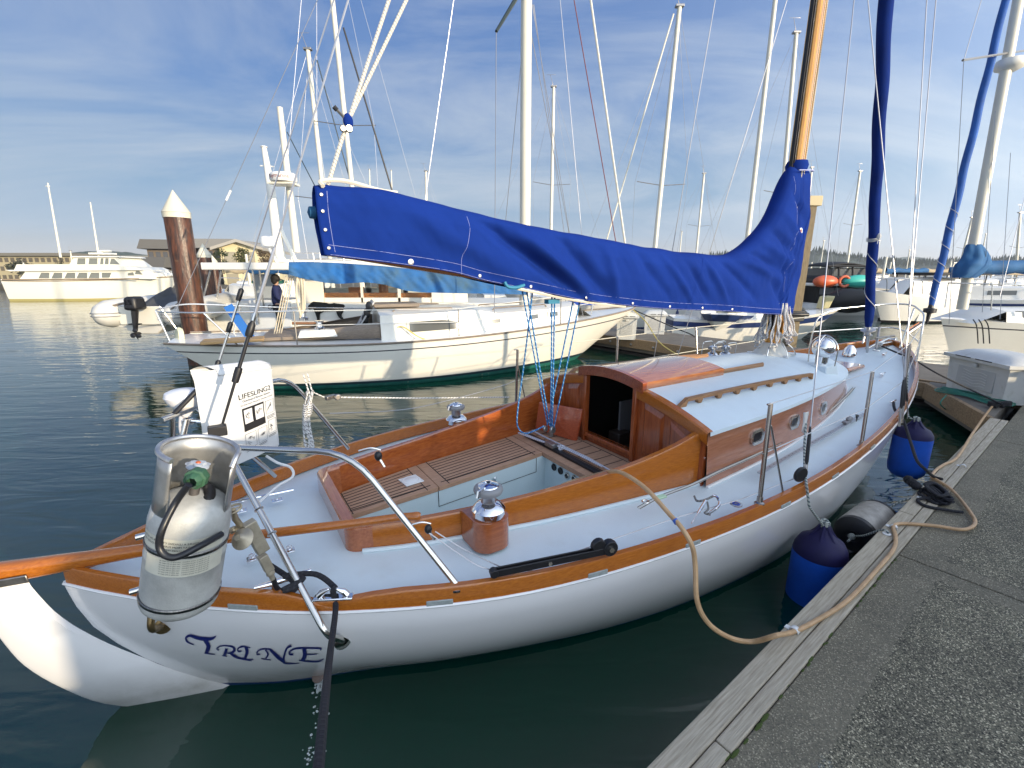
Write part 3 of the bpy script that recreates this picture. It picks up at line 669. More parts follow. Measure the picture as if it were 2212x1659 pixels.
# coiled halyards hanging round the mast below the sail cover
hm = rope_mat('braid_white_grey', (.60, .60, .60), (.22, .23, .26), 60, thresh=.72)
hm2 = rope_mat('braid_white_red', (.58, .55, .53), (.42, .10, .08), 45, thresh=.86)
random.seed(11)
for k in range(10):
    a = R(150+k*27+random.uniform(-8, 8)); rr = .10+random.uniform(0, .04); c, s = math.cos(a), math.sin(a)
    mb = MB(); p0 = Vector((MS+c*rr*.8, s*rr*.8, 1.98)); L = random.uniform(.34, .46); 
    for q in range(3):
        da = R(random.uniform(-12, 12)); tx, ty = -math.sin(a+da), math.cos(a+da); wd = random.uniform(.018, .034); oo = 1+random.uniform(0, .28)
        bt_ = Vector((MS+c*rr*oo*1.25, s*rr*oo*1.25, 1.98-L*random.uniform(.9, 1.05)))
        t_ = Vector((tx, ty, 0)); m1 = (p0+bt_)/2
        pth = smooth_path([p0, m1+t_*wd*.8, bt_+t_*wd*1.4+Vector((0, 0, .03)), bt_, bt_-t_*wd*1.4+Vector((0, 0, .03)), m1-t_*wd*.8, p0], 7)
        rn = Vector((c, s, 0)); ph = random.uniform(0, 6)
        mb.tube([pp_+(t_*math.sin(i*.75+ph)+rn*math.cos(i*.75+ph))*.012*math.sin(math.pi*i/(len(pth)-1)) for i, pp_ in enumerate(pth)], .0068, 5)
    mb.build('coiled_halyard', hm2 if k == 5 else hm, boat)
mb = MB()
for a in (60, 240): mb.box((MS+.02, (.075 if a == 60 else -.075), 1.72), (.05, .03, .14))
mb.build('mast_cleat', lambda: mat('ochre_wood', (.45, .22, .04), .4), boat, bevel=.008)
# ---------------- boom, sail and cover
CTOPL = [(1.27, 2.725), (1.33, 2.742), (1.70, 2.722), (2.08, 2.665), (2.57, 2.60), (3.0, 2.56), (3.4, 2.52), (3.87, 2.475), (4.34, 2.455), (4.72, 2.445), (4.94, 2.50), (5.145, 2.61), (5.344, 2.766), (5.49, 2.98), (5.60, 3.2), (5.68, 3.30), (5.96, 3.31)]
CBOT = [(1.27, 2.385), (1.62, 2.345), (2.0, 2.295), (2.19, 2.25), (2.56, 2.18), (3.0, 2.10), (3.53, 2.035), (3.92, 1.998), (4.68, 1.948), (5.37, 1.89), (5.81, 1.862), (5.96, 1.862)]
mb = MB(); mb.tube([(s, 0, herm(CBOT, s)+.05) for s in (1.30, 2.2, 3.2, 4.2, 5.2, 5.68)], .048, 12); mb.build('boom', M_oak, boat)
mb = MB()
for s0, s1 in ((2.45, 3.45),): mb.tube([(s0+(s1-s0)*i/8, -.085, herm(CBOT, s0+(s1-s0)*i/8)-.008) for i in range(9)], .011, 6)
mb.build('cover_batten', lambda: mat('cream_edge', (.62, .58, .48), .6), boat)
FOLDS = [((2.15, 2.62), (3.0, 2.12), .040, -.055), ((2.45, 2.55), (3.05, 2.15), .035, .035), ((2.75, 2.55), (3.25, 2.12), .05, -.045), ((1.6, 2.68), (2.5, 2.25), .06, .018),
         ((3.2, 2.45), (3.35, 2.1), .04, .02), ((3.45, 2.5), (3.9, 2.1), .04, -.02), ((3.8, 2.42), (4.2, 2.05), .03, .024), ((4.05, 2.40), (4.5, 2.0), .035, -.025), ((4.3, 2.42), (4.75, 2.0), .03, .022),
         ((4.5, 2.42), (5.2, 2.05), .035, -.028), ((4.75, 2.44), (5.6, 2.2), .035, .03), ((4.9, 2.50), (5.7, 2.28), .03, -.03), ((5.1, 2.60), (5.8, 2.35), .035, .03), ((5.25, 2.72), (5.85, 2.45), .03, -.03),
         ((5.4, 2.9), (5.9, 2.6), .03, .02), ((5.55, 3.1), (5.9, 2.8), .03, -.02), ((5.3, 2.35), (5.75, 1.95), .05, -.03), ((5.55, 2.6), (5.7, 1.95), .02, -.018), ((5.65, 2.6), (5.80, 2.0), .015, .018), ((5.75, 3.2), (5.78, 2.5), .016, -.016)]
def fold(s, z, sd):
    f = 0
    for i, ((a, b), (c, d), sg_, am) in enumerate(FOLDS):
        if sd > 0: a += .2; c += .17
        vx, vz = c-a, d-b; L2 = vx*vx+vz*vz; t = ((s-a)*vx+(z-b)*vz)/L2; tt = max(0, min(1, t)); dx_, dz_ = s-(a+vx*tt), z-(b+vz*tt)
        f += am*math.exp(-(dx_*dx_+dz_*dz_)/(sg_*sg_))*(.25+.75*math.sin(math.pi*min(1, max(0, t))))*1.45
    f += .024*noise.noise(Vector((s*2.2+z*1.5, z*2.0-s*.6, 3+sd))) + .010*noise.noise(Vector((s*7+z*6, z*3-s*2, 9+sd)))+.004*noise.noise(Vector((s*22+z*14, z*9, 2+sd)))
    return f
def cov(u, v):
    s = 1.27+(5.96-1.27)*u; zt, zb = herm(CTOPL, s), herm(CBOT, s)
    W = interp([(1.27, .055), (1.5, .085), (2.5, .115), (4, .135), (5, .13), (5.6, .115), (5.96, .10)], s)
    a = v*2-1; k = abs(a); sd = -1 if a < 0 else 1
    h = 1-k**1.0                                          # 1 at the ridge, 0 at the hem
    prof = interp([(0, .78), (.1, .80), (.4, .97), (.7, .97), (.86, .78), (.94, .52), (.985, .22), (1, 0)], h)
    hh = interp([(0, 0), (.86, .90), (.94, .965), (1, 1)], h)
    z = zb+(zt-zb)*hh; fz = fold(s, z, sd)*min(1, k*4)*min(1, (s-1.22)/.15)
    return (s+(.012*math.sin(z*9) if u < .02 else 0), sd*(W*prof+fz) if k > .001 else 0, z+.012*noise.noise(Vector((s*4, 5, 1)))*(h > .9))
cv = MB().grid(cov, 300, 84, flip=True).build('sail_cover', M_bluecanvas, boat, ang=180, solid=.004)
# seams, hem stitching and grommets sit on the cover surface
def covp(s, z, off=.004):
    zt, zb = herm(CTOPL, s), herm(CBOT, s); hh = (z-zb)/(zt-zb); h = interp([(0, 0), (.90, .86), (.965, .94), (1, 1)], hh)
    p = cov((s-1.27)/(5.96-1.27), (1-(1-h))*0+(h)*.5); return Vector((p[0], p[1]-off, p[2]))
mb = MB()
mb.tube([covp(1.30+i*(4.65/140), herm(CBOT, 1.30+i*4.65/140)+.055) for i in range(141)], .0010, 4, cap=False)
mb.tube([covp(1.30+i*(4.65/140), herm(CBOT, 1.30+i*4.65/140)+.006) for i in range(141)], .0010, 4, cap=False)
sx = [(2.085, 2.64), (2.10, 2.55), (2.075, 2.45), (2.05, 2.38), (2.055, 2.28)]
mb.tube([covp(a, b) for a, b in [(p.x, p.y) for p in smooth_path([Vector((a, b, 0)) for a, b in sx], 6)]], .0011, 4)
sx = [(5.64, 3.2), (5.66, 3.0), (5.74, 2.8), (5.72, 2.5), (5.66, 2.3), (5.7, 2.1)]
mb.tube([covp(a, b) for a, b in [(p.x, p.y) for p in smooth_path([Vector((a, b, 0)) for a, b in sx], 8)]], .0011, 4)
mb.tube([covp(1.325, 2.70-.3*i/12) for i in range(13)], .0011, 4)
mb.build('cover_stitching', M_thread, cv)
def grom(s, z, r=.011, off=.004):
    p = covp(s, z, off); MB().lathe([(r*.45, .002), (r*.6, .005), (r, .003), (r, 0)], p, (0, -1, 0), 14).build('grommet', lambda: mat('brass_grommet', (.62, .60, .58), .35, metal=.8), cv)
for x, y in ((893, 571), (1044, 606), (1152, 627), (1270, 652), (1370, 660), (1448, 667), (1517, 669), (1584, 671)):
    p = bw(x, y, -.12); grom(p.x, herm(CBOT, p.x)+.022, .017 if x < 900 else .011)
for z in (2.68, 2.60, 2.51, 2.42): grom(1.297, z, .009, .006)
mb = MB(); p = covp(5.83, 2.70, .004); n = 12; mb.prism([p+Vector((.03*math.cos(R(a)), 0, .03*math.sin(R(a)))) for a in range(0, 181, 20)]+[p+Vector((-.03, 0, -.045)), p+Vector((.03, 0, -.045))], (0, -.002, 0))
mb.build('maker_patch', M_white, cv); 
mb = MB(); mb.tube([p+Vector((.012*math.cos(R(a)), -.004, .014*math.sin(R(a)))) for a in range(0, 360, 24)], .002, 4, closed=True); mb.tube([p+Vector((0, -.004, .012)), p+Vector((0, -.004, -.02))], .002, 4); mb.build('patch_mark', lambda: mat('mark_red', (.5, .12, .12), .6), cv)
mb = MB(); mb.tube(smooth_path([(1.30, -.05, 2.722), (1.30, -.02, 2.75), (1.42, 0, 2.765), (1.6, 0, 2.735), (1.7, -.01, 2.728)], 5), .012, 6); mb.build('headboard_edge', lambda: mat('cream_edge', (.62, .58, .48), .6), cv)
mb = MB(); mb.lathe([(.0, -.02), (.03, -.01), (.033, .02), (.0, .03)], (1.245, .03, 2.60), (1, 0, 0), 10); mb.build('cover_tie_end', lambda: mat('teal_cord', (.01, .09, .20), .8), cv)
mb = MB(); mb.tube(smooth_path([(5.66, -.10, 3.25), (5.75, -.125, 3.255), (5.9, -.115, 3.27), (5.97, -.06, 3.275)], 5), .006, 6); mb.build('cover_lashing', M_thread, cv)
mb = MB(); mb.lathe([(.093, 0), (.103, .05), (.09, .09)], (MS+.005, 0, 3.27), n=14); mb.build('cover_collar', M_bluecanvas, cv)
# topping lift gear above the boom end: block in a blue cover and two speckled lines
sp = rope_mat('speckled_rope', (.60, .57, .50), (.12, .13, .17), 55, thresh=.84)
blkp = bw(752, 262, 0); mb = MB(); mb.tube([bw(708, 400, 0), (blkp+bw(728, 330, 0))*.5+Vector((0, .0, .0)), blkp], .0105, 7); mb.build('topping_lift', sp, boat)
for x, y in ((840, 0), (878, 0)):
    mb = MB(); q = bw(x, y, 0); d = (q-blkp); mb.tube([blkp, blkp+d*2.2], .0095, 7); mb.build('topping_lift', sp, boat)
mb = MB(); mb.ball(blkp, .026, 12, (1, .7, 1.5)); b_ = mb.build('block', M_bluecanvas, boat)
mb = MB(); mb.lathe([(.016, -.012), (.02, 0), (.016, .012)], blkp+Vector((-.005, -.02, -.04)), (0, 1, 0), 12); mb.lathe([(.012, -.012), (.016, 0), (.012, .012)], blkp+Vector((-.035, -.02, -.045)), (0, 1, 0), 12)
mb.tube([blkp, bw(723, 232, 0)], .008, 6); mb.build('sheave', M_dullsteel, b_); mb = MB(); mb.tube([bw(728, 238, 0), bw(721, 230, 0)], .012, 8); mb.build('line_end', M_black, b_)
# furled headsail and drum
h0, h1 = bw(1876, 705, 0), bw(1914, 0, 0); hd = (h1-h0); P_ = [h0+hd*(i/40*1.9) for i in range(77)]
mb = MB()
def jb(u, v):
    i = int(round(u*160)); t = i/160*1.9; c = h0+hd*t; x, y = frame_for(hd); a = 2*math.pi*v
    r = interp([(0, .035), (.03, .05), (.3, .056), (1, .066), (1.9, .03)], t)*(1+.09*math.sin(a-t*26)+.08*noise.noise(Vector((t*9, math.cos(a), math.sin(a)))))
    return c+(x*math.cos(a)+y*math.sin(a))*r
mb.grid(jb, 160, 16); mb.build('furled_headsail', M_bluesail, boat, ang=180)
x_, y_ = frame_for(hd); mb = MB()
hl = []
for i in range(60): t = .02+i/60*.26; a = -t*42; hl.append(h0+hd*t+(x_*math.cos(a)+y_*math.sin(a))*.062)
mb.tube(hl, .0045, 5); k0 = h0+hd*.315
for k in range(3): mb.tube([k0+hd*(.004*k)+(x_*math.cos(R(a))+y_*math.sin(R(a)))*.066 for a in range(0, 360, 30)], .005, 5, closed=True)
mb.ball(k0+Vector((-.02, -.06, .04)), .03, 8, (1, 1, 1.4)); mb.tube([k0+Vector((-.02, -.06, 0)), k0+Vector((-.10, -.09, -.05))], .006, 5); mb.build('sheet_wrap', lambda: mat('grey_line', (.42, .43, .44), .8), boat)
dr = h0-hd.normalized()*.06; mb = MB(); mb.lathe([(.016, .10), (.022, .02), (.085, .012), (.085, .0), (.03, -.008), (.03, -.06), (.05, -.066), (.05, -.075), (.02, -.08), (.015, -.32)], dr, hd, 20); mb.build('furling_drum', lambda: mat('satin_grey', (.5, .5, .5), .35, metal=.8), boat)
# standing rigging
WR = .0045
def stay(a, b, r=WR, ext=1.0, m=M_wire, name='shroud', parent=boat):
    a, b = Vector(a), Vector(b); return MB().tube([a, a+(b-a)*ext], r, 6).build(name, m, parent)
def boot(p, d, ln=.20, r=.012, parent=boat, m=None):
    d = d.normalized(); return MB().lathe([(.006, 0), (r, .02), (r, ln*.75), (.006, ln)], p, d, 8).build('turnbuckle_boot', m or M_black, parent)
for (xa, ya, wa, xb, yb, zb, ext) in ((1845, 0, -.55, 1738, 1042, .93, 2.2), (1875, 0, -.35, 1962, 895, 1.0, 2.2), (2002, 0, -.6, 1950, 905, 1.0, 2.0), (2022, 0, -.62, 1944, 912, 1.0, 2.0)):
    b = bz(xb, yb, zb); a = bw(xa, ya, wa); stay(b, a, ext=ext); d = a-b; boot(b+d.normalized()*.12, d, .26)
    mb = MB(); mb.bar(b-Vector((0, 0, .04)), b+d.normalized()*.13, .02, .006); mb.build('chainplate', M_dullsteel, boat)
for (xa, ya, wa, sb, ext) in ((1545, 0, .6, 5.2, 1.6), (1700, 0, .55, 5.6, 1.6)):
    b = Vector((sb, 1.12, 1.0)); a = bw(xa, ya, wa); stay(b, a, ext=ext)
# mainsheet tackle: blue rope parts from the boom to the traveller
bl = rope_mat('blue_rope', (.012, .16, .45), (.30, .55, .75), 22, thresh=.80)
tv = Vector((3.03, .30, SEATZ+.11))
def hang(x, y): s = bw(x, y, -.0).x; return Vector((s, 0, herm(CBOT, s)-.01))
for (x, y), ex, dw in (((1128, 633), (1183, 918), .02), ((1138, 633), (1188, 920), .0), ((1150, 633), (1120, 918), -.03), ((1192, 650), (1190, 925), .01), ((1198, 650), (1193, 925), -.01), ((1238, 655), (1182, 918), .02), ((1252, 655), (1196, 925), -.02)):
    a = hang(x, y); b = bw(ex[0], ex[1], .30+dw) if ex[0] != 1120 else bw(1117, 915, .36)
    pts = [a, (a+b)/2+Vector((0, 0, -.015)), b]
    if ex[0] == 1120: pts = smooth_path([a, bw(1140, 720, .1), bw(1130, 800, .25), bw(1117, 900, .34), bw(1122, 928, .36), bw(1137, 936, .35), bw(1160, 928, .33), bw(1175, 920, .31)], 5)
    MB().tube(pts, .0058, 6).build('mainsheet', bl, boat)
mb = MB(); mb.lathe([(.03, -.012), (.034, -.006), (.034, .006), (.03, .012)], bw(1194, 928, .28), (.3, -1, .2), 18); mb.lathe([(.024, -.012), (.027, 0), (.024, .012)], bw(1178, 926, .32), (.3, -1, .2), 16)
mb.box(bw(1190, 937, .29), (.03, .03, .05)); mb.box(Vector((3.035, .28, SEATZ+.045)), (.06, .11, .035)); mb.build('mainsheet_block', lambda: mat('grey_metal', (.45, .45, .45), .3, metal=.8, noise_s=60, noise_amt=.5), boat, bevel=.004)
mb = MB(); mb.box(Vector((2.78, -.03, 2.095)), (.10, .05, .03)); mb.tube(smooth_path([(2.35, -.09, 2.235), (2.37, -.1, 2.205), (2.44, -.1, 2.20), (2.50, -.09, 2.215)], 5), .012, 6); mb.build('boom_tie', lambda: mat('teal_cord2', (.02, .18, .30), .7), boat)
# lines on the bridge deck
wr = rope_mat('white_line', (.62, .62, .66), (.20, .25, .42), 45, thresh=.8)
for k, pts in enumerate([[(1135, 938), (1180, 956), (1215, 966), (1262, 985), (1310, 1012), (1326, 1022)], [(1150, 930), (1185, 948), (1222, 966), (1275, 992), (1328, 1022)], [(1120, 935), (1165, 952), (1200, 962), (1240, 978), (1300, 1008)]]):
    MB().tube(smooth_path([bz(x, y, SEATZ+.035+.004*k) for x, y in pts], 5), .007, 6).build('traveller_line', wr, boat)
mb = MB(); c = bz(1213, 967, SEATZ+.04)
for k in range(3): mb.tube([c+Vector((.025*math.cos(R(a)), .018*math.sin(R(a))*(1 if k else .6), .012*math.sin(R(a+k*70)))) for a in range(0, 360, 30)], .006, 6, closed=True)
mb.build('rope_knot', wr, boat)
# ---------------- stanchions and lifelines
st = []
for (xb, yb, zb, xt, yt, wt, brace) in ((1640, 1090, .92, 1665, 872, -1.20, True), (1860, 965, .94, 1885, 803, -1.10, False), (1943, 905, .98, 1966, 742, -.93, False)):
    b = bz(xb, yb, zb); t = bw(xt, yt, b.y+.05); mb = MB(); mb.tube([b, t], .0135, 10); mb.lathe([(.03, 0), (.03, .012), (.018, .02), (.017, .05)], b, (t-b), 12)
    mb.tube([t+Vector((0, 0, -.0)), t+Vector((-.035, 0, 0.0))], .006, 6); mb.tube([b+(t-b)*.52+Vector((-.028, 0, 0)), b+(t-b)*.52+Vector((.0, 0, -.01))], .005, 6)
    if brace: q = bz(1692, 1068, .92); mb.tube(fillet([b+(t-b)*.78, b+(t-b)*.78+Vector((.03, 0, -.0)), q], .02), .0065, 6)
    mb.build('stanchion', lambda: mat('stanchion_steel', (.36, .33, .31), .25, metal=1.0), boat); st.append((b, t))
for (xt, yt, w, s_) in ((1118, 755, 1.28, None), (1335, 728, 1.28, None), (1503, 707, 1.2, None)):
    t = bw(xt, yt, w); b = Vector((t.x-.02, min(w, hb(t.x)-.05), zdeck(t.x, w))); mb = MB(); mb.tube([b, t], .0135, 10); mb.lathe([(.03, 0), (.03, .012), (.018, .02)], b, (t-b), 12)
    mb.tube([t, t+Vector((-.04, 0, 0))], .006, 6)
    if xt < 1200: mb.tube([b+(t-b)*.8, b+Vector((.12, -.05, .02))], .006, 6)
    mb.build('stanchion', lambda: mat('stanchion_steel', (.36, .33, .31), .25, metal=1.0), boat); st.append((b, t))
PTOP = 1.78
pp = [(7.95, .62, 1.18), (7.98, .60, PTOP-.10), (8.3, .50, PTOP), (8.98, .17, PTOP+.06), (9.12, 0, PTOP+.07), (8.98, -.17, PTOP+.06), (8.3, -.50, PTOP), (7.98, -.60, PTOP-.10), (7.95, -.62, 1.18)]
mb = MB(); mb.tube(fillet(pp, .16), .011, 10)
for sg in (-1, 1): mb.tube([(8.75, sg*.25, PTOP+.04), (8.62, sg*.22, 1.28)], .012, 8)
mb.tube(fillet([(7.96, .61, 1.46), (8.7, .24, 1.50), (8.95, 0, 1.52), (8.7, -.24, 1.50), (7.96, -.61, 1.46)], .1), .009, 8)
mb.build('pulpit', lambda: mat('pale_steel', (.72, .70, .66), .25, metal=.9), boat)
def life(pts, name='lifeline', r=.0035, m=M_wire): return MB().tube(pts, r, 5).build(name, m, boat)
S1, S2, S3 = [x for x in st[:3]]; P1, P2, P3 = [x for x in st[3:]]
m_ = lambda x, k=.52: x[0]+(x[1]-x[0])*k
life([S1[1], S2[1], S3[1], Vector((7.98, -.60, PTOP-.10))]); life([m_(S1), m_(S2), m_(S3), Vector((7.96, -.61, 1.46))])
cream = lambda: mat('cream_lifeline', (.66, .62, .50), .5)
life([P1[1], P2[1], P3[1], Vector((7.98, .60, PTOP-.10))], m=cream, r=.005); life([m_(P1), m_(P2), m_(P3), Vector((7.96, .61, 1.46))], m=cream, r=.005)
# ---------------- stern pushpit (two halves) 
TUBE = .0125
pa = [(.70, -.235, 1.50), (1.27, -.60, 1.50), (1.53, -1.01, .93)]
mb = MB(); mb.tube(fillet([(.46, -.05, 1.50), (.70, -.235, 1.50), (1.20, -.63, 1.50), (1.53, -1.01, .92)], .16), .0145, 12); mb.lathe([(.035, 0), (.035, .01), (.018, .016)], (1.53, -1.01, .90), (0, 0, 1), 14)
mb.build('pushpit', M_steel, boat)
ft = hullhit(740, 1383); ft2 = hullhit(352, 1352)
k1 = bw(497, 985, -.16); kb = bw(706, 1372, ft.y-.10); mb = MB(); mb.tube(fillet([k1, kb, ft], .06, 6), .0145, 12)
mb.lathe([(.040, 0), (.040, .008), (.022, .014), (.016, .014)], ft, (0.15, -1, .1), 18); mb.build('pushpit_leg', M_steel, boat)
mb = MB(); mb.tube(fillet([Vector((.50, -.10, 1.49)), ft2+Vector((-.03, -.10, .06)), ft2], .05, 6), .0145, 12); mb.lathe([(.036, 0), (.036, .008), (.018, .014)], ft2, (-.2, -1, .1), 16); mb.build('pushpit_leg', M_bronze, boat)
mb = MB(); mb.tube(fillet([(.46, .10, 1.58), (.66, .36, 1.58), (1.12, .86, 1.58), (1.50, .92, .93)], .16), .0145, 12); mb.tube([(.60, .30, 1.57), (.95, .62, .95)], .0145, 10)
mb.tube([(.50, .16, 1.58), (.40, .25, .92)], .0145, 10)
mb.build('pushpit', M_steel, boat)
# spare hook rings on the rail and slack lifelines lying on the side deck
for x, y, k in ((817, 985, 0), (925, 1143, 1)):
    p = bw(x, y, -.70 if k == 0 else -.86); mb = MB(); mb.ball(p, .018, 10, (1, 1, 1.3)); o = mb.build('end_fitting', M_black, boat)
    mb = MB(); mb.tube(smooth_path([p+Vector((-.08, .02, .035)), p+Vector((-.03, 0, .045)), p+Vector((.01, -.01, .03))], 5), .004, 6); mb.tube([p+Vector((.005, -.01, -.015)), p+Vector((.02, -.02, -.05))], .006, 6); mb.build('hook', M_steel, o)
ends = [[(940, 1148, -.88), (1000, 1185, -.95), (1060, 1215, -1.0), (1105, 1232, -1.05), (1150, 1232, -1.1)], [(925, 1150, -.87), (990, 1195, -.95), (1040, 1225, -1.02), (1110, 1240, -1.08)]]
for l in ends: MB().tube(smooth_path([bw(*q) for q in l], 5), .003, 5).build('slack_lifeline', M_wire, boat)
lw = [(1150, 1232, .935), (1300, 1180, .93), (1470, 1122, .93), (1600, 1085, .93), (1740, 1030, .94)]
MB().tube([bz(*q)+Vector((0, 0, .02)) for q in lw], .003, 5).build('slack_lifeline', M_wire, boat)
# port upper line: genoa sheet from a block on the pushpit along to the first stanchion foot
pb_ = bw(714, 858, .93); MB().tube([pb_, bw(900, 860, 1.1), bw(1100, 858, 1.25)], .006, 6).build('genoa_sheet', rope_mat('white_fleck', (.66, .66, .66), (.1, .1, .1), 30, thresh=.8), boat)
MB().tube(smooth_path([bw(712, 893, .93), bw(870, 885, 1.1), bw(980, 862, 1.15), bw(1085, 833, 1.25), bw(1112, 822, 1.27)], 4), .0035, 5).build('lifeline', M_wire, boat)
mb = MB(); mb.box(pb_, (.09, .03, .03), Matrix.Rotation(.6, 3, 'Z')); mb.lathe([(.022, -.012), (.026, 0), (.022, .012)], pb_+Vector((.05, -.01, -.005)), (0, 1, 0), 14); mb.build('sheet_block', M_dullsteel, boat, bevel=.005)
# rope hank hanging from the port quarter rail
wf = rope_mat('white_fleck', (.66, .66, .66), (.1, .1, .1), 30, thresh=.8)
mb = MB(); random.seed(5)
tp = [bw(x, y, .85) for x, y in ((655, 808), (668, 850), (662, 905), (668, 955))]
for k in range(7):
    j = lambda a: Vector((random.uniform(-a, a), random.uniform(-a, a), random.uniform(-a, a)))
    mb.tube(smooth_path([tp[1]+j(.025), tp[2]+j(.022), tp[3]+j(.035), tp[3]+j(.035)+Vector((.0, 0, -.03)), tp[2]+j(.022), tp[1]+j(.03)], 4), .0055, 5)
for k in range(5): c = tp[2]+(tp[1]-tp[2])*(.2+.09*k); mb.tube([c+Vector((.030*math.cos(R(a)), .030*math.sin(R(a)), 0)) for a in range(0, 360, 30)], .0055, 5, closed=True)
mb.tube([tp[0], tp[1]], .0055, 5); mb.tube([tp[0]+Vector((.03, .02, 0)), tp[1]+Vector((.02, 0, .01)), bw(700, 858, .9)], .0055, 5)
tag(mb.build('coiled_rope', wf), 'hank of white flecked rope hanging from the far stern rail', 'rope')
bpy.data.objects['coiled_rope'].location = (BX, BY, 0); bpy.data.objects['coiled_rope'].rotation_euler = (0, 0, PHI)
# backstay legs with insulators and turnbuckles
for (xb, yb, wb, xt, yt, xk) in ((466, 800, .25, 721, 0, 0), (480, 918, -.06, 752, 0, 1)):
    b = bw(xb, yb, wb); m2 = bw(xt, yt, wb*.6); d = (m2-b); L = d.length; dn = d.normalized()
    MB().tube([b, b+d*2.6], .0042 if xk == 0 else .0052, 6).build('backstay', M_wire, boat)
    if xk:
        c = b+dn*(.30); mb = MB()
        mb.lathe([(.006, -.32), (.007, -.08), (.016, -.075), (.018, -.02), (.016, .0), (.0085, .002), (.0085, .16), (.016, .162), (.019, .18), (.017, .225), (.009, .24), (.006, .26)], c, dn, 12); tb = mb.build('turnbuckle', M_black, boat)
        x, y = frame_for(dn); mb = MB(); mb.lathe([(.0095, .0), (.0095, .158)], c+x*.006, dn, 8); mb.lathe([(.010, .245), (.010, .28), (.006, .29), (.006, .36)], c, dn, 8); mb.build('threaded_rod', M_steel, tb)
        mb = MB(); mb.lathe([(.008, .26), (.0085, .60), (.006, .62)], c, dn, 8); mb.build('stay_terminal', M_wire, boat)
    else:
        for pr_, of_ in (([(.012, .0), (.014, .02), (.014, .07), (.006, .08)], -dn*.02), ([(.011, .22), (.013, .23), (.013, .27), (.006, .28)], dn*0), ([(.012, .40), (.014, .42), (.014, .46), (.006, .47)], dn*0)): MB().lathe(pr_, b+of_, dn, 10).build('turnbuckle', M_black, boat)
        mb = MB(); mb.lathe([(.006, .06), (.006, .4)], b+Vector((.004, 0, 0)), dn, 8); mb.build('threaded_rod', M_steel, boat)
k2 = bw(462, 805, .25); mb = MB(); mb.tube([k2, Vector((.50, .16, 1.58)), Vector((.42, .28, .95))], .0145, 8); mb.tube([bw(480, 918, -.06), Vector((.62, -.16, 1.49))], .014, 8); mb.box(bw(470, 930, -.1), (.08, .05, .05)); mb.build('backstay_bracket', M_black, boat, bevel=.006)
mb = MB(); mb.tube([Vector((.56, .12, 1.56)), Vector((.36, .03, .95))], .0145, 10); mb.tube([Vector((.50, .0, 1.50)), Vector((.40, .02, .96))], .0145, 10); mb.build('stern_post_brace', M_steel, boat)
# ---------------- deck hardware of the near boat
mb = MB(); a = bz(479, 1090, .98); b = bz(634, 1058, .98); mb.tube([a, b], .008, 8); mb.build('deck_bar', M_chrome, boat)
for x, y in ((598, 1075), (520, 1098)):
    p = bz(x, y, .94); mb = MB(); mb.lathe([(.026, 0), (.024, .006), (.010, .012), (.009, .05)], p+Vector((0, 0, -.02)), n=12); mb.box(p+Vector((0, 0, -.018)), (.06, .05, .008)); mb.build('bar_post', M_chrome, boat, bevel=.002)
for x, y in ((625, 1190), (545, 1208)):
    p = bz(x, y, .92); mb = MB(); mb.box(p, (.05, .045, .012)); mb.lathe([(.018, 0), (.014, .014), (.004, .02)], p, n=12); mb.tube([p+Vector((.012*math.cos(R(q)), 0, .018+.012*math.sin(R(q)))) for q in range(0, 181, 30)], .004, 6); mb.build('pad_eye', M_chrome, boat, bevel=.003)
p = bz(612, 1270, .925); mb = MB(); mb.lathe([(.03, 0), (.016, .02), (.014, .035)], p+Vector((-.03, 0, 0)), n=12); mb.lathe([(.03, 0), (.016, .02), (.014, .035)], p+Vector((.045, 0, 0)), n=12)
mb.tube([p+Vector((-.11, 0, .045)), p+Vector((-.04, 0, .04)), p+Vector((.05, 0, .04)), p+Vector((.12, 0, .045))], [.008, .014, .014, .008], 10); mb.build('mooring_cleat', M_chrome, boat)
fc = Vector((1.04, -hb(1.04)+.02, zsh(1.04)+.065)); dv = Vector((1, (hb(1.0)-hb(1.1))/.1, 0)).normalized(); mb = MB(); mb.bar(fc-dv*.085, fc+dv*.085, .04, .012)
for sg in (-1, 1): mb.tube([fc+dv*sg*.062+Vector((0, 0, .006)), fc+dv*sg*.045+Vector((0, 0, .028)), fc+dv*sg*.014+Vector((0, -.004, .046))], [.016, .015, .006], 10)
mb.build('fairlead', M_chrome, boat, bevel=.004)
# highfield lever, black
a = bz(1062, 1238, .96); b = bz(1316, 1186, .97); dv = (b-a).normalized(); mb = MB(); up = Vector((0, 0, 1)); sd_ = up.cross(dv)
for sg in (-1, 1): mb.bar(a+sd_*sg*.012, b+sd_*sg*.012, .007, .035)
mb.lathe([(.038, -.02), (.042, 0), (.038, .02)], b+Vector((0, 0, .01)), sd_, 16); mb.lathe([(.036, -.014), (.038, .014)], b-dv*.06+Vector((0, 0, .03)), sd_, 14); mb.lathe([(.02, -.018), (.02, .018)], a+dv*.01, sd_, 12)
lv = mb.build('stay_lever', M_black, boat, bevel=.002); mb = MB(); mb.lathe([(.014, 0), (.014, .01)], b-sd_*.02+Vector((0, 0, .01)), -sd_, 6); mb.lathe([(.010, 0), (.010, .008)], a+dv*.28-sd_*.014, -sd_, 8); mb.build('lever_bolt', M_steel, lv)
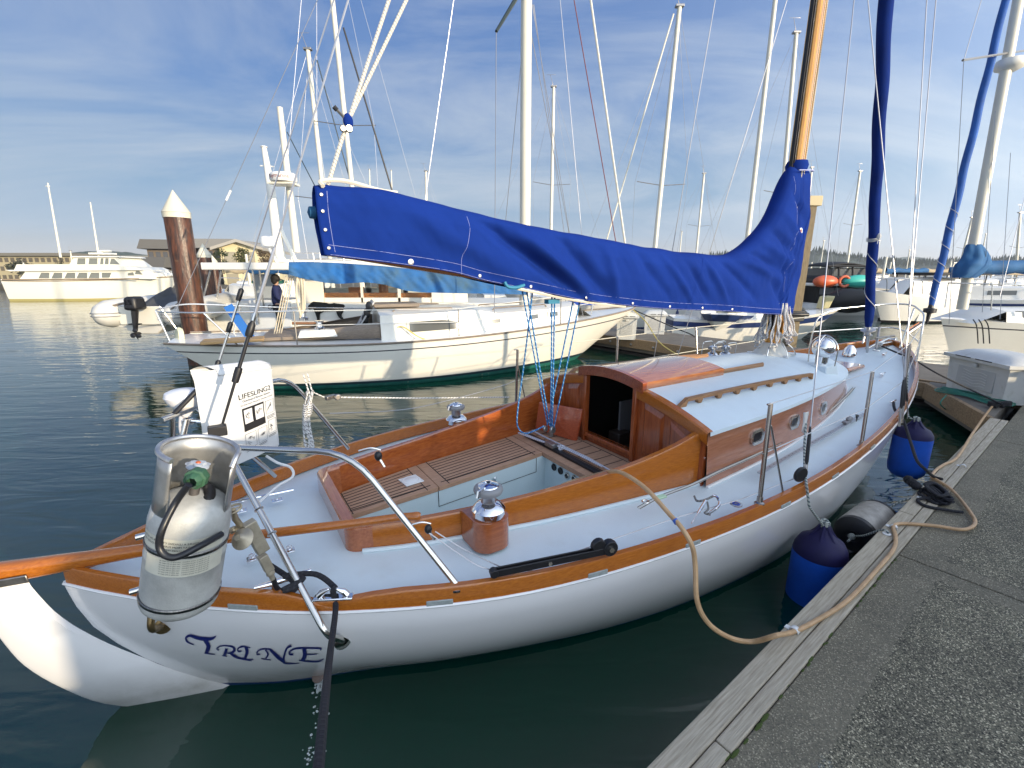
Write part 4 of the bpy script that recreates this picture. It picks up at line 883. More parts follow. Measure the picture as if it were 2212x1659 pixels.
# webbing jackline, lashing, pelican hooks, filler cap, genoa track
web = lambda: mat('webbing', (.62, .60, .54), .8)
wp_ = [(1380, 1098), (1412, 1080), (1440, 1068), (1500, 1045), (1555, 1018), (1655, 972), (1755, 915), (1818, 866), (1855, 825), (1888, 783), (1896, 756)]
pts = smooth_path([bz(x, y, .955 if x < 1800 else 1.03) for x, y in wp_], 4); mb = MB()
for p, q in zip(pts, pts[1:]): mb.bar(p, q, .022, .004)
jl = mb.build('webbing_strap', web, boat, smooth=False); mb = MB()
for sg in (-1, 1): mb.tube([p+Vector((0, sg*.011, .003)) for p in pts], .0022, 4)
mb.build('strap_edge', M_rubber, jl); mb = MB(); q = bz(1425, 1074, .96); mb.box(q, (.09, .035, .014), Matrix.Rotation(-.1, 3, 'Z')); mb.build('strap_pad', lambda: mat('pale_green_tape', (.45, .62, .42), .7), jl, bevel=.005)
q = bz(1394, 1086, .95); mb = MB(); mb.tube([q+Vector((.02*math.cos(R(t)), .02*math.sin(R(t)), .008)) for t in range(0, 360, 40)], .005, 6, closed=True); mb.build('shackle', M_steel, boat)
mb = MB(); mb.tube(smooth_path([bz(*t) for t in ((1494, 1130, .95), (1510, 1105, .96), (1524, 1082, .965))], 4), [.003]*4+[.009]*5, 8); mb.tube(smooth_path([bz(*t) for t in ((1530, 1110, .95), (1553, 1092, .96), (1550, 1075, .97), (1540, 1070, .975))], 4), .0085, 8); mb.build('pelican_hook', M_chrome, boat)
mb = MB(); mb.tube(smooth_path([bz(*t) for t in ((1500, 1072, .95), (1506, 1082, .95), (1522, 1080, .96), (1540, 1072, .96)) ], 4), .007, 6); mb.tube(smooth_path([bz(*t) for t in ((1528, 1085, .95), (1530, 1100, .95), (1522, 1108, .95), (1535, 1112, .95)) ], 4), .006, 6); mb.build('lashing_cord', rope_mat('grey_cord', (.25, .24, .22), (.1, .1, .1), 60), boat)
q = bz(1590, 1090, .935); mb = MB(); mb.lathe([(.036, 0), (.036, .004), (.028, .006), (0, .006)], q, n=24); fcp = mb.build('filler_cap', M_steel, boat); mb = MB(); mb.lathe([(.012, .0068), (.022, .0068)], q, n=20, cap=False); mb.build('cap_ring', lambda: mat('cap_blue', (.03, .06, .35), .4), fcp)
a = bz(1640, 1022, .935); b = bz(1867, 894, .97); mb = MB(); mb.bar(a, b, .03, .012); tk = mb.build('genoa_track', lambda: mat('track_alloy', (.52, .53, .55), .35, metal=.8), boat); mb = MB()
for i in range(34): c = a+(b-a)*((i+.5)/34); mb.lathe([(0, 0), (.005, 0)], c+Vector((0, 0, .0068)), n=8, cap=False)
mb.build('track_holes', M_black, tk)
c = bz(1835, 905, 1.0); mb = MB(); mb.ball(c, .032, 12, (1.5, .7, .8)); mb.box(c+Vector((-.05, 0, -.02)), (.09, .045, .02)); mb.build('genoa_car', M_grey, boat, bevel=.004)
mb = MB(); mb.add([c+Vector((.02, -.03, .05)), c+Vector((.10, -.03, .03)), c+Vector((.07, -.03, -.03))], [(0, 1, 2)]); mb.build('car_flap', M_black, boat, solid=.003)
c = bz(1727, 1040, .95); mb = MB(); mb.lathe([(.05, -.012), (.055, 0), (.05, .012)], c+Vector((0, 0, .05)), (.2, 1, .1), 16); mb.build('turning_block', M_black, boat)
# ventilator cowl with guard, on its box
cb_ = Vector((5.92, -.45, 1.27)); mb = MB(); mb.box(cb_+Vector((0, 0, .05)), (.26, .24, .12), taper=.85); mb.build('ventilator_box', M_deck, boat, bevel=.01)
mb = MB(); t0 = cb_+Vector((0, 0, .11)); mb.lathe([(.05, 0), (.05, .10), (.06, .13)], t0, n=20); mb.ball(t0+Vector((.0, 0, .17)), .105, 24); mb.build('ventilator_cowl', M_chrome, boat, ang=60)
mb = MB()
for a in (0, 90):
    c, s = math.cos(R(a)), math.sin(R(a)); mb.tube(fillet([t0+Vector((-.125*c, -.125*s, 0)), t0+Vector((-.135*c, -.135*s, .22)), t0+Vector((0, 0, .32)), t0+Vector((.135*c, .135*s, .22)), t0+Vector((.125*c, .125*s, 0))], .09), .006, 8)
mb.build('cowl_guard', M_steel, boat)
for k, (x, y) in enumerate(((1538, 772), (1566, 774))):   # halyard winches with guard rails on the port roof edge
    p = bw(x, y, .52); p.z = zroof(p.x, .52); winch(p.z, p.x, .52, .85)
    mb = MB()
    for sg in (-1, 1): mb.tube(fillet([p+Vector((-.09, sg*.08, 0)), p+Vector((-.09, sg*.07, .17)), p+Vector((.09, sg*.07, .17)), p+Vector((.09, sg*.06, 0))], .04), .005, 6)
    mb.build('winch_guard', M_steel, boat)
p = Vector((7.35, -.02, zdeck(7.35, 0)+.03)); mb = MB(); mb.box(p, (.46, .44, .05)); mb.build('fore_hatch', lambda: mat('hatch_wood', (.50, .20, .07), .12, coat=1.0), boat, bevel=.02)
p = bw(1850, 752, .1); mb = MB(); mb.lathe([(.085, 0), (.085, .02), (.07, .10), (.03, .15), (0, .155)], (8.0, .12, zdeck(8.0, 0)), n=20); mb.build('mushroom_vent', M_chrome, boat)
for s_, w_ in ((7.3, -.52), (6.4, -.95), (8.2, -.2), (7.9, .25)):
    q = Vector((s_, w_, zdeck(s_, abs(w_))+.02)); mb = MB(); mb.tube([q+Vector((-.07, 0, .03)), q+Vector((.07, 0, .03))], .009, 8); mb.box(q, (.05, .03, .05)); mb.build('deck_cleat', M_chrome, boat, bevel=.004)
mb = MB(); mb.box((8.75, 0, zsh(8.7)+.08), (.42, .10, .06)); mb.lathe([(.05, -.05), (.03, 0), (.05, .05)], (8.98, 0, zsh(8.8)+.10), (0, 1, 0), 12); mb.tube([(8.3, .05, 1.26), (8.9, .02, 1.36)], .018, 8); mb.build('anchor_roller', M_steel, boat, bevel=.006)
mb = MB(); mb.tube([(8.25, -.08, 1.28), (8.75, .10, 1.52)], .016, 8); mb.tube([(8.45, .02, 1.4), (8.62, -.14, 1.44)], .013, 8); mb.build('anchor', M_dullsteel, boat)
mb = MB(); c = bz(1893, 757, 1.27); mb.tube([c+Vector((.035*math.cos(R(t)), .035*math.sin(R(t)), 0)) for t in range(0, 360, 30)], .008, 6, closed=True); mb.build('deck_ring', M_steel, boat)
# stern fittings: antenna mushroom and its post
g = bw(398, 868, .30); mb = MB(); mb.lathe([(.018, -.085), (.028, -.07), (.034, -.05), (.062, -.02), (.082, .012), (.090, .034), (.088, .036), (.088, .040), (.082, .056), (.055, .068), (0, .073)], g, n=32); mb.build('satellite_antenna', lambda: mat('antenna_white', (.80, .80, .82), .3), boat, ang=40)
mb = MB(); mb.lathe([(.011, -.10), (.02, -.04)], g, n=10); mb.box(g+Vector((.0, 0, -.115)), (.05, .03, .03)); mb.tube([g+Vector((-.02, 0, -.10)), g+Vector((.07, -.02, -.12))], .011, 8); mb.tube([g+Vector((.01, -.03, -.08)), g+Vector((.05, .0, -.04)), g+Vector((.04, 0, -.01))], .004, 6); mb.build('antenna_clamp', M_chrome, boat, bevel=.004)
mb = MB(); mb.tube(fillet([g+Vector((-.02, .02, -.08)), g+Vector((-.035, .02, -.16)), g+Vector((-.01, .0, -.30)), Vector((.42, .12, .98))], .08), .017, 10); mb.build('antenna_post', lambda: mat('pipe_white', (.72, .70, .72), .25), boat)
mb = MB(); c0 = bw(338, 1100, .0); mb.prism([bw(x, y, .02) for x, y in ((352, 1040), (334, 1052), (325, 1100), (318, 1160), (326, 1170), (350, 1130))], (.02, .05, 0)); mb.build('white_board', lambda: mat('antenna_white', (.80, .80, .82), .3), boat, bevel=.006)
mb = MB(); mb.tube(smooth_path([bw(*q) for q in ((575, 985, .35), (600, 1000, .3), (628, 1010, .28), (632, 1030, .25), (600, 1050, .2), (560, 1085, .12))], 5), .008, 8); mb.build('white_hose', lambda: mat('hose_white', (.66, .66, .66), .5), boat)
# name on the quarter, built as brush strokes on the planking
def on_hull(px, py, off=.0025):
    p = hullhit(px, py); e_ = .02
    n_ = Vector((hull_w(p.x+e_, p.z)-hull_w(p.x-e_, p.z), 2*e_, hull_w(p.x, p.z+e_)-hull_w(p.x, p.z-e_)))
    n_ = Vector((-n_.x*1, -2*e_, -n_.z))*1; n_ = Vector((-(hull_w(p.x+e_, p.z)-hull_w(p.x-e_, p.z))/(2*e_), -1, -(hull_w(p.x, p.z+e_)-hull_w(p.x, p.z-e_))/(2*e_))).normalized()
    return p+n_*off
def stroke(mb, pts, ws):
    Z = lambda x, y: Vector((x/2.304*.864, (1300+y/2.304)*.864, 0))
    P = smooth_path([Z(a, b) for a, b in pts], 5); m = len(P); o = len(mb.v)
    for i, p in enumerate(P):
        t = i/(m-1)*(len(ws)-1); k = int(min(t, len(ws)-2)); w = (ws[k]+(ws[k+1]-ws[k])*(t-k))*.375/2
        d = (P[min(i+1, m-1)]-P[max(i-1, 0)]).normalized(); nn = Vector((-d.y, d.x, 0))*w
        mb.v.append(on_hull(p.x+nn.x, p.y+nn.y)); mb.v.append(on_hull(p.x-nn.x, p.y-nn.y))
    for i in range(m-1): mb.face((o+2*i, o+2*i+1, o+2*i+3, o+2*i+2))
LET = [
 ('T', [([(1118, 716), (1082, 700), (1074, 676), (1095, 664), (1135, 676), (1185, 684), (1225, 680), (1244, 666)], [4, 10, 12, 14, 20, 22, 16, 5]), ([(1182, 690), (1202, 724), (1190, 764)], [20, 24, 20]), ([(1178, 763), (1200, 768), (1240, 772)], [5, 8, 4])]),
 ('R', [([(1306, 738), (1300, 760), (1292, 778)], [15, 17, 15]), ([(1280, 778), (1310, 783)], [6, 6]), ([(1262, 748), (1250, 738), (1272, 724), (1310, 722), (1345, 730), (1350, 750), (1330, 764), (1308, 764)], [9, 7, 7, 8, 12, 16, 10, 5]), ([(1325, 762), (1350, 780), (1385, 795), (1452, 810)], [11, 16, 11, 3])]),
 ('I', [([(1392, 752), (1375, 755), (1372, 738), (1400, 726), (1444, 733)], [10, 8, 7, 11, 5]), ([(1418, 730), (1424, 760), (1412, 794)], [17, 18, 15]), ([(1396, 792), (1425, 800), (1460, 800)], [6, 8, 5])]),
 ('N', [([(1500, 770), (1482, 772), (1488, 752), (1518, 740), (1560, 742)], [9, 8, 7, 9, 9]), ([(1530, 745), (1545, 770), (1532, 795)], [9, 9, 9]), ([(1505, 795), (1530, 800), (1562, 804)], [5, 7, 5]), ([(1558, 744), (1600, 786), (1640, 816)], [14, 22, 16]), ([(1678, 722), (1655, 735), (1640, 770), (1634, 815), (1660, 825), (1725, 823)], [16, 11, 10, 14, 9, 3])]),
 ('E', [([(1690, 772), (1668, 770), (1675, 750), (1710, 737), (1780, 735), (1852, 737)], [11, 10, 9, 11, 10, 10]), ([(1852, 735), (1846, 750)], [8, 3]), ([(1752, 740), (1757, 775), (1744, 808)], [22, 24, 22]), ([(1757, 772), (1790, 772), (1828, 770)], [6, 7, 5]), ([(1722, 806), (1780, 812), (1835, 812), (1864, 797)], [6, 10, 10, 4])])]
for ch, sts in LET:
    mb = MB()
    for pts, ws_ in sts: stroke(mb, pts, ws_)
    mb.build('name_letter', lambda: mat('name_blue', (.008, .012, .14), .35), boat, smooth=False, solid=0)
# exhaust outlet with running water
ex = on_hull(687, 1460, .004); mb = MB(); mb.lathe([(.034, 0), (.030, .006), (.0, .0)], ex, (0, -1, .5), 16); ee = on_hull(708, 1469, .0); mb.box(ee, (.05, .02, .03)); mb.build('outlet', lambda: mat('outlet_grime', (.16, .11, .09), .6, noise_s=60, noise_amt=.5), boat, bevel=.004)
random.seed(3)
mb = MB(); e0 = on_hull(690, 1478, .02); tri = []
for k in range(46):
    t = k/45; p = Vector((e0.x+random.uniform(-.008, .012)*(1+3*t), e0.y-.02-.05*t+random.uniform(-.012, .012)*(1+2*t), max(.0, e0.z-.0)*(1-t)+.004))
    mb.ball(p, random.uniform(.003, .009), 6, (1, 1, random.uniform(.7, 2.2)))
p_s = [(690, 1500), (688, 1530), (692, 1560), (684, 1590), (690, 1620), (700, 1545), (672, 1640), (665, 1625)]
for x, y in p_s:
    c = bz(x, y, .003)
    for k in range(9): mb.ball(c+Vector((random.uniform(-.03, .03), random.uniform(-.03, .03), random.uniform(-.002, .004))), random.uniform(.002, .008), 6, (1, 1, .5))
tag(mb.build('bilge_water', lambda: mat('splash_white', (.75, .8, .8), .05, trans=.5, ior=1.33), None), 'thin stream of bilge water splashing from the hull outlet into the green water', 'water splash', kind='stuff')
o = bpy.data.objects['bilge_water']; o.location = (BX, BY, 0); o.rotation_euler = (0, 0, PHI)
# ================================================================ THINGS ON AND BY THE BOAT (each its own thing, in the boat's frame)
def bthing(name, p, label, cat, group=None):
    p = Vector(p); e = empty(name, B2W(p), PHI, label, cat, group); return e, p
# propane tank
b0, b1 = bw(388, 1292, -.72), bw(432, 972, -.79); tank, T0 = bthing('propane_tank', b0, 'dull aluminium propane tank strapped to the stern rail with green coupling and black hose', 'propane tank')
ax = (b1-b0); TL = ax.length; ax.normalize(); TR = .128; Z0 = Vector((0, 0, 0))
alu = lambda: mat('dull_aluminium', (.56, .56, .53), .58, metal=.18, noise_s=9, noise_amt=.35, bump=.3, bump_s=160, dirt=((.75, .76, .74), 6, .55, .5))
BH = TL*.70
mb = MB(); mb.lathe([(TR*.86, -.01), (TR*.96, .004), (TR, .02), (TR*.985, .05), (TR, .07), (TR, BH*.50), (TR*1.008, BH*.505), (TR*1.008, BH*.52), (TR, BH*.525), (TR, BH-.075), (TR*.96, BH-.04), (TR*.83, BH-.012), (TR*.55, BH+.006), (.03, BH+.012), (.0, BH+.012)], Z0, ax, 48)
mb.build('tank_body', alu, tank, ang=50)
x, y = frame_for(ax); tocam = (OB-T0); tocam = (tocam-ax*tocam.dot(ax)).normalized(); side = ax.cross(tocam)
def cyl(a, r, h): return tocam*(math.cos(a)*r)+side*(math.sin(a)*r)+ax*h
A0, A1 = R(58), R(322)
mb = MB()
def colr(u, v):
    a = A0+(A1-A0)*u; k = min(u, 1-u)*8; top = TL-.002-(.045*max(0, 1-k) if u < .5 else 0)
    return cyl(a, TR*.93 if v in (0, 1) else TR*.93, BH-.03+(top-BH+.03)*v)
mb.grid(colr, 40, 4); mb.build('tank_collar', lambda: mat('collar_alu', (.50, .50, .49), .4, metal=.8, noise_s=14, noise_amt=.3), tank, solid=.006)
mb = MB(); mb.tube([cyl(A0+(A1-A0)*i/40, TR*.93, TL-(.035 if i == 0 else .012 if i == 1 else 0)) for i in range(41)], .0095, 8); mb.build('collar_rim', lambda: mat('rim_alu', (.6, .6, .6), .3, metal=.85, noise_s=30, noise_amt=.3), tank)
vb = ax*(BH+.01); mb = MB(); mb.lathe([(.016, 0), (.018, .03), (.014, .05), (.02, .055), (.02, .085), (.01, .10)], vb, ax, 12); mb.build('tank_valve', lambda: mat('dark_brass', (.14, .13, .13), .45, metal=.6), tank)
hw = vb+ax*.115; mb = MB()
def hwf(u, v): a = 2*math.pi*u; r = .034+.009*math.cos(3*a); return hw+tocam*(math.cos(a)*r*v)+side*(math.sin(a)*r*v)+ax*(.012 if v < .8 else 0)
mb.grid(hwf, 30, 5, closeu=True); o_ = len(mb.v); mb.lathe([(.030, -.012), (.036, -.004), (.03, .004)], hw, ax, 18); mb.build('valve_handwheel', lambda: mat('handwheel_grey_blue', (.36, .40, .46), .5), tank, ang=60)
MB().lathe([(0, .0155), (.007, .015), (.009, .011)], hw, ax, 12).build('handwheel_cap', lambda: mat('orange_dot', (.5, .10, .02), .4), tank)
gc = vb+ax*.055+tocam*.055-side*(-.0); gd = (tocam*1.0+side*(.35)-ax*.35).normalized()
gd = (W2B(aty(403, 1053, 1)) - OB); 
def inv(px, py, w): return bw(px, py, w)-T0
g0 = inv(430, 1028, b1.y-.06); g1 = inv(405, 1050, b1.y-.14); gd = (g1-g0).normalized(); mb = MB()
def gk(u, v): a = 2*math.pi*u; r = [.018, .033, .036, .034, .027, .024, .016][int(round(v*6))]*(1+.05*math.cos(8*a)); x2, y2 = frame_for(gd); return g0+gd*([-.005, 0, .012, .034, .036, .05, .06][int(round(v*6))])+x2*math.cos(a)*r+y2*math.sin(a)*r
mb.grid(gk, 32, 6, closeu=True); mb.build('coupling', lambda: mat('green_plastic', (.035, .10, .055), .45), tank, ang=45)
hs = [inv(408, 1047, b1.y-.13), inv(380, 1085, -.90), inv(352, 1140, -.93), inv(344, 1178, -.93), inv(356, 1199, -.94), inv(383, 1203, -.95), inv(431, 1180, -.94), inv(478, 1154, -.86)]
MB().tube(smooth_path(hs, 7), .0115, 10).build('gas_hose', lambda: mat('hose_black', (.012, .013, .017), .38), tank)
mb = MB(); mb.tube(smooth_path([inv(432, 1036, -.70), inv(450, 1052, -.74), inv(452, 1075, -.78), inv(441, 1092, -.80)], 5), [.014]*6+[.02]*5+[.0235]*5, 14); mb.build('dust_cap_elbow', M_black, tank)
lb = lambda: mat('label_paper', (.62, .60, .50), .7, noise_s=20, noise_amt=.12)
def lab(h0, h1, a0, a1, name='tank_label'):
    return MB().grid(lambda u, v: cyl(a0+(a1-a0)*u, TR*1.012, h0+(h1-h0)*v), 24, 1).build(name, lb, tank)
l1 = lab(BH*.66, BH*.78, R(-75), R(55)); l2 = lab(BH*.44, BH*.60, R(-60), R(60))
def ringtext(txt, size, h, a0, par):
    return text_mesh(txt, size, M_black, par, .0002, 'warning_text', lambda c: cyl(a0-c.x/TR, TR*1.02, h+c.y), 'CENTER')
ringtext('LIQUID UNDER PRESSURE A LEAKING CYLINDER OR FITTING', .0105, BH*.745, R(-10), l1); ringtext('KEEP THIS CYLINDER AWAY FROM FLAME AND CLOSE VALVE', .0105, BH*.715, R(-10), l1); ringtext('CONTENTS UNDER PRESSURE', .009, BH*.685, R(-10), l1)
for k in range(7): ringtext('do not drop or store indoors   use only in the open air', .0068, BH*(.585-.02*k), R(0), l2)
for h in (BH*.63, BH*.105):
    mb = MB(); mb.grid(lambda u, v: cyl(2*math.pi*u, TR*1.025, h-.0075+.015*v), 48, 1, closeu=True); o = mb.build('hose_clamp', lambda: mat('clamp_steel', (.30, .29, .28), .3, metal=1, noise_s=140, noise_amt=.6, stretch=(1, 1, .2)), tank, solid=.002)
    mb = MB(); mb.lathe([(.011, -.016), (.011, .016)], cyl(R(-95), TR*1.08, h), side+ax*.3, 10); mb.build('clamp_screw', M_steel, o)
# gas regulator block clamped to the leg
reg, G0 = bthing('gas_valve', bw(551, 1168, -.62), 'beige metal gas regulator and shut-off valve clamped to the slanting steel rail leg', 'gas valve')
def gi(px, py, w=-.66): return bw(px, py, w)-G0
ld = (kb-k1).normalized(); blockm = lambda: mat('cast_beige', (.48, .42, .32), .45, metal=.5, noise_s=25, noise_amt=.25)
mb = MB(); a = gi(536, 1128); b = gi(568, 1190); mb.bar(a, b, .05, .045, up=(0.3, -1, 0)); mb.build('regulator_body', blockm, reg, bevel=.004)
mb = MB(); mb.bar(gi(566, 1200), gi(582, 1232), .036, .036, up=(.3, -1, 0)); mb.lathe([(.016, 0), (.018, .012), (.018, .02), (.012, .025), (.011, .05)], gi(582, 1232), gi(590, 1252)-gi(582, 1232), 10); mb.build('shutoff_body', blockm, reg, bevel=.003)
mb = MB(); mb.lathe([(.0, .0), (.02, .002), (.042, .008), (.044, .014), (.02, .03), (.012, .05), (0, .05)], gi(528, 1165, -.70), gi(508, 1160, -.74)-gi(528, 1165, -.70), 20); mb.build('regulator_dome', blockm, reg)
mb = MB(); hv = gi(504, 1100, -.72); mb.tube([hv+Vector((.028*math.cos(R(t)), .010*math.sin(R(t)), .014*math.sin(R(t+30)))) for t in range(0, 360, 24)], .0045, 6, closed=True); mb.tube([hv+Vector((-.026, 0, -.005)), hv+Vector((.026, 0, .005))], .003, 5); mb.tube([hv, gi(508, 1120), gi(522, 1138)], [.008, .013, .012], 10); mb.build('handwheel', lambda: mat('worn_brass', (.50, .42, .30), .35, metal=.8), reg)
mb = MB(); mb.tube([gi(524, 1134), gi(500, 1146), gi(482, 1153, -.80)], [.013, .011, .012], 6); mb.lathe([(.014, 0), (.014, .02)], gi(508, 1142), gi(500, 1146)-gi(508, 1142), 6); mb.build('hose_fitting', lambda: mat('worn_brass', (.50, .42, .30), .35, metal=.8), reg)
mb = MB(); mb.tube(smooth_path([gi(590, 1250), gi(598, 1270), gi(612, 1284), gi(630, 1280), gi(648, 1262, -.60)], 5), .011, 8); mb.build('outlet_hose', M_black, reg)
for t in (.33, .47):
    c = k1+(kb-k1)*t-G0; mb = MB(); x2, y2 = frame_for(ld); mb.tube([c+x2*.019*math.cos(R(q))+y2*.019*math.sin(R(q)) for q in range(0, 360, 24)], .003, 6, closed=True); mb.build('pipe_clamp', M_steel, reg)
# rescue bag
BT = [bw(470, 800, .16), bw(588, 786, .34), bw(605, 962, .34), bw(500, 1010, .18)]      # TL TR BR BL
bag, R0 = bthing('rescue_bag', (BT[2]+BT[3])/2, 'white fabric rescue sling bag with black printed pictures hung on the stern rail', 'rescue bag')
BT = [q-R0 for q in BT]; bn = (BT[1]-BT[0]).cross(BT[3]-BT[0]).normalized()
if bn.dot(OB-R0) < 0: bn = -bn
back = -bn*.07+(BT[0]-BT[1]).normalized()*.085
def bf(u, v): p = (BT[0]*(1-u)+BT[1]*u)*(1-v)+(BT[3]*(1-u)+BT[2]*u)*v; return p+bn*(.012*math.sin(math.pi*u)*math.sin(math.pi*v)+.006*noise.noise(Vector((u*3, v*5, 1)))-.02*max(0, .06-v)/.06-.010*max(0, u-.94)/.06)
bm = lambda: mat('white_vinyl', (.62, .63, .64), .5, noise_s=4, noise_amt=.06, bump=.15, bump_s=60)
mb = MB(); mb.grid(bf, 20, 30)
mb.grid(lambda u, v: bf(0, v)+back*u+Vector((0, 0, -.015*u)), 6, 30); mb.grid(lambda u, v: bf(u, 0)+(back*v)+Vector((0, 0, .02*math.sin(math.pi*v))), 20, 6); mb.grid(lambda u, v: bf(1, v)+back*u, 4, 30, flip=True); mb.grid(lambda u, v: bf(u, 1)+back*v, 20, 4, flip=True); mb.grid(lambda u, v: bf(u, v)+back, 8, 8, flip=True)
mb.build('bag_shell', bm, bag, ang=60)
mb = MB(); mb.grid(lambda u, v: bf(.0+u, 0)+bn*.004+Vector((0, 0, .004))+(bf(u, .05)-bf(u, 0))*v*1.2, 12, 3); mb.build('bag_flap', bm, bag, solid=.003)
def onbag(cx, cy, sc=1.0, rot=0.0):
    W = (BT[1]-BT[0]).length; H = (BT[3]-BT[0]).length
    def fn(c):
        u = cx+c.x/W; v = cy-c.y/H-rot*(c.x/W); return bf(min(.999, max(0, u)), v)+bn*(.004)
    return fn
def bagtext(t, size, cx, cy, m=M_black, al='CENTER'): text_mesh(t, size, m, bag, .0001, 'print', onbag(cx, cy, rot=.06), al)
bagtext('LIFESLING2', .043, .58, .285); bagtext('Overboard Rescue System', .017, .60, .335); bagtext('Sea Association Manual for Complete Details', .0115, .60, .375)
def bquad(mb, u0, v0, u1, v1, off=.0045): 
    f = lambda u, v: bf(u, v-.06*(u-.6))+bn*off
    mb.grid(lambda a, b: f(u0+(u1-u0)*a, v0+(v1-v0)*b), 6, 6)
mb = MB(); bquad(mb, .30, .41, .72, .66); mb.build('print_panel', M_black, bag)
mb = MB(); bquad(mb, .325, .43, .48, .58, .0055); bquad(mb, .535, .43, .70, .58, .0055); mb.build('print_window', bm, bag)
def bline(mb, pts, r=.0009): mb.tube([bf(u, v-.06*(u-.6))+bn*.0065 for u, v in pts], r, 4)
mb = MB()
for (u0, v0, u1, v1) in ((.75, .42, .93, .57), (.30, .69, .50, .85), (.54, .69, .73, .85), (.77, .65, .94, .81)): bline(mb, [(u0, v0), (u1, v0), (u1, v1), (u0, v1), (u0, v0)])
random.seed(9)
for (u0, v0, u1, v1) in ((.33, .44, .47, .57), (.55, .44, .69, .57), (.77, .44, .91, .55), (.32, .71, .48, .83), (.56, .71, .71, .83), (.79, .67, .92, .79)):
    for k in range(4):
        c = (random.uniform(u0+.03, u1-.03), random.uniform(v0+.03, v1-.03)); bline(mb, [(c[0]+random.uniform(-.04, .04), c[1]+random.uniform(-.025, .025)) for _ in range(4)], .0010)
for (u0, u1, v) in ((.75, .93, .595), (.75, .93, .61), (.75, .90, .625), (.30, .50, .87), (.30, .48, .885), (.54, .73, .87), (.54, .72, .885), (.77, .94, .83), (.77, .92, .845)): bline(mb, [(u0, v), (u1, v)], .0012)
mb.build('print_drawings', M_black, bag)
# fenders
fb = lambda: mat('fender_blue', (.008, .09, .52), .5, spec=.3, noise_s=6, noise_amt=.25, dirt=((.25, .35, .55), 9, .7, .3))
fn_ = lambda: mat('fender_navy', (.012, .010, .065), .55, spec=.25, noise_s=8, noise_amt=.3)
def fender(cpx, w, rpx, toppx, botpx, label, ropepts):
    c = bw(cpx[0], cpx[1], w); t = bw(cpx[0], toppx, w); b = bw(cpx[0], botpx, w); H = t.z-b.z; dep = (B2W(c)-Vector((0, 0, CAMH))); dist = dep.y*CP-dep.z*SP; r = rpx*dist/FPX
    base = Vector((c.x, c.y, b.z)); root, F0 = bthing('fender', base, label, 'fender', 'blue fenders hung between the near boat and the dock')
    mb = MB(); mb.lathe([(.0, .0), (.03, .0), (r*.72, .02), (r*.93, .06), (r, .12), (r, H*.72), (r*.995, H*.745)], Z0, n=36); mb.build('fender_body', fb, root, ang=60)
    mb = MB(); mb.lathe([(r*.997, H*.745), (r*.96, H*.80), (r*.80, H*.87), (r*.45, H*.92), (r*.28, H*.96), (r*.2, H*1.0), (0, H*1.0)], Z0, n=36)
    for k in range(6):
        a = R(k*60+15); mb.tube([(math.cos(a)*r*.55, math.sin(a)*r*.55, H*.885), (math.cos(a)*r*.3, math.sin(a)*r*.3, H*.96), (math.cos(a)*.02, math.sin(a)*.02, H*1.03)], .011, 6)
    mb.build('fender_end', fn_, root, ang=60)
    gr = rope_mat('green_grey_rope', (.42, .44, .40), (.10, .13, .14), 35, thresh=.55)
    mb = MB(); rp_ = [q-F0 for q in ropepts]; mb.tube([Vector((0, 0, H*1.0))]+rp_, .0085, 7)
    for k in range(3): mb.tube([Vector((.024*math.cos(R(a)), .024*math.sin(R(a)), H*1.02+.014*k+.006*math.sin(R(a*2)))) for a in range(0, 360, 30)], .008, 6, closed=True)
    mb.build('fender_rope', gr, root); return root
f1 = fender((1763, 1240), -1.40, 51, 1150, 1330, 'larger nearer blue fender hanging beside the grey dock bumper', [bw(1748, 1095, -1.40), bw(1742, 1048, -1.37), bw(1738, 1010, -1.28), bw(1738, 960, -1.2), bw(1741, 905, -1.14)])
mb = MB(); h = bw(1740, 905, -1.15); mb.bar(h+Vector((0, 0, .05)), h+Vector((.0, 0, -.09)), .004, .05, up=(1, 0, 0)); mb.tube([h+Vector((-.03, 0, .05)), h+Vector((.0, 0, -.10)), h+Vector((.02, 0, .04))], .007, 6); mb.build('fender_hanger', M_white, f1); hh = bpy.data.objects['fender_hanger']; hh.location = -bw(1763, 1240, -1.40)+Vector((0, 0, 0)); hh.location = -Vector((bw(1763, 1240, -1.4).x, bw(1763, 1240, -1.4).y, bw(1763, 1330, -1.4).z))
f2 = fender((1966, 972), -1.16, 34, 917, 1022, 'smaller farther blue fender hanging near the bow with a black line across it', [bw(1962, 900, -1.1), bw(1958, 870, -1.02), bw(1962, 780, -.96)])
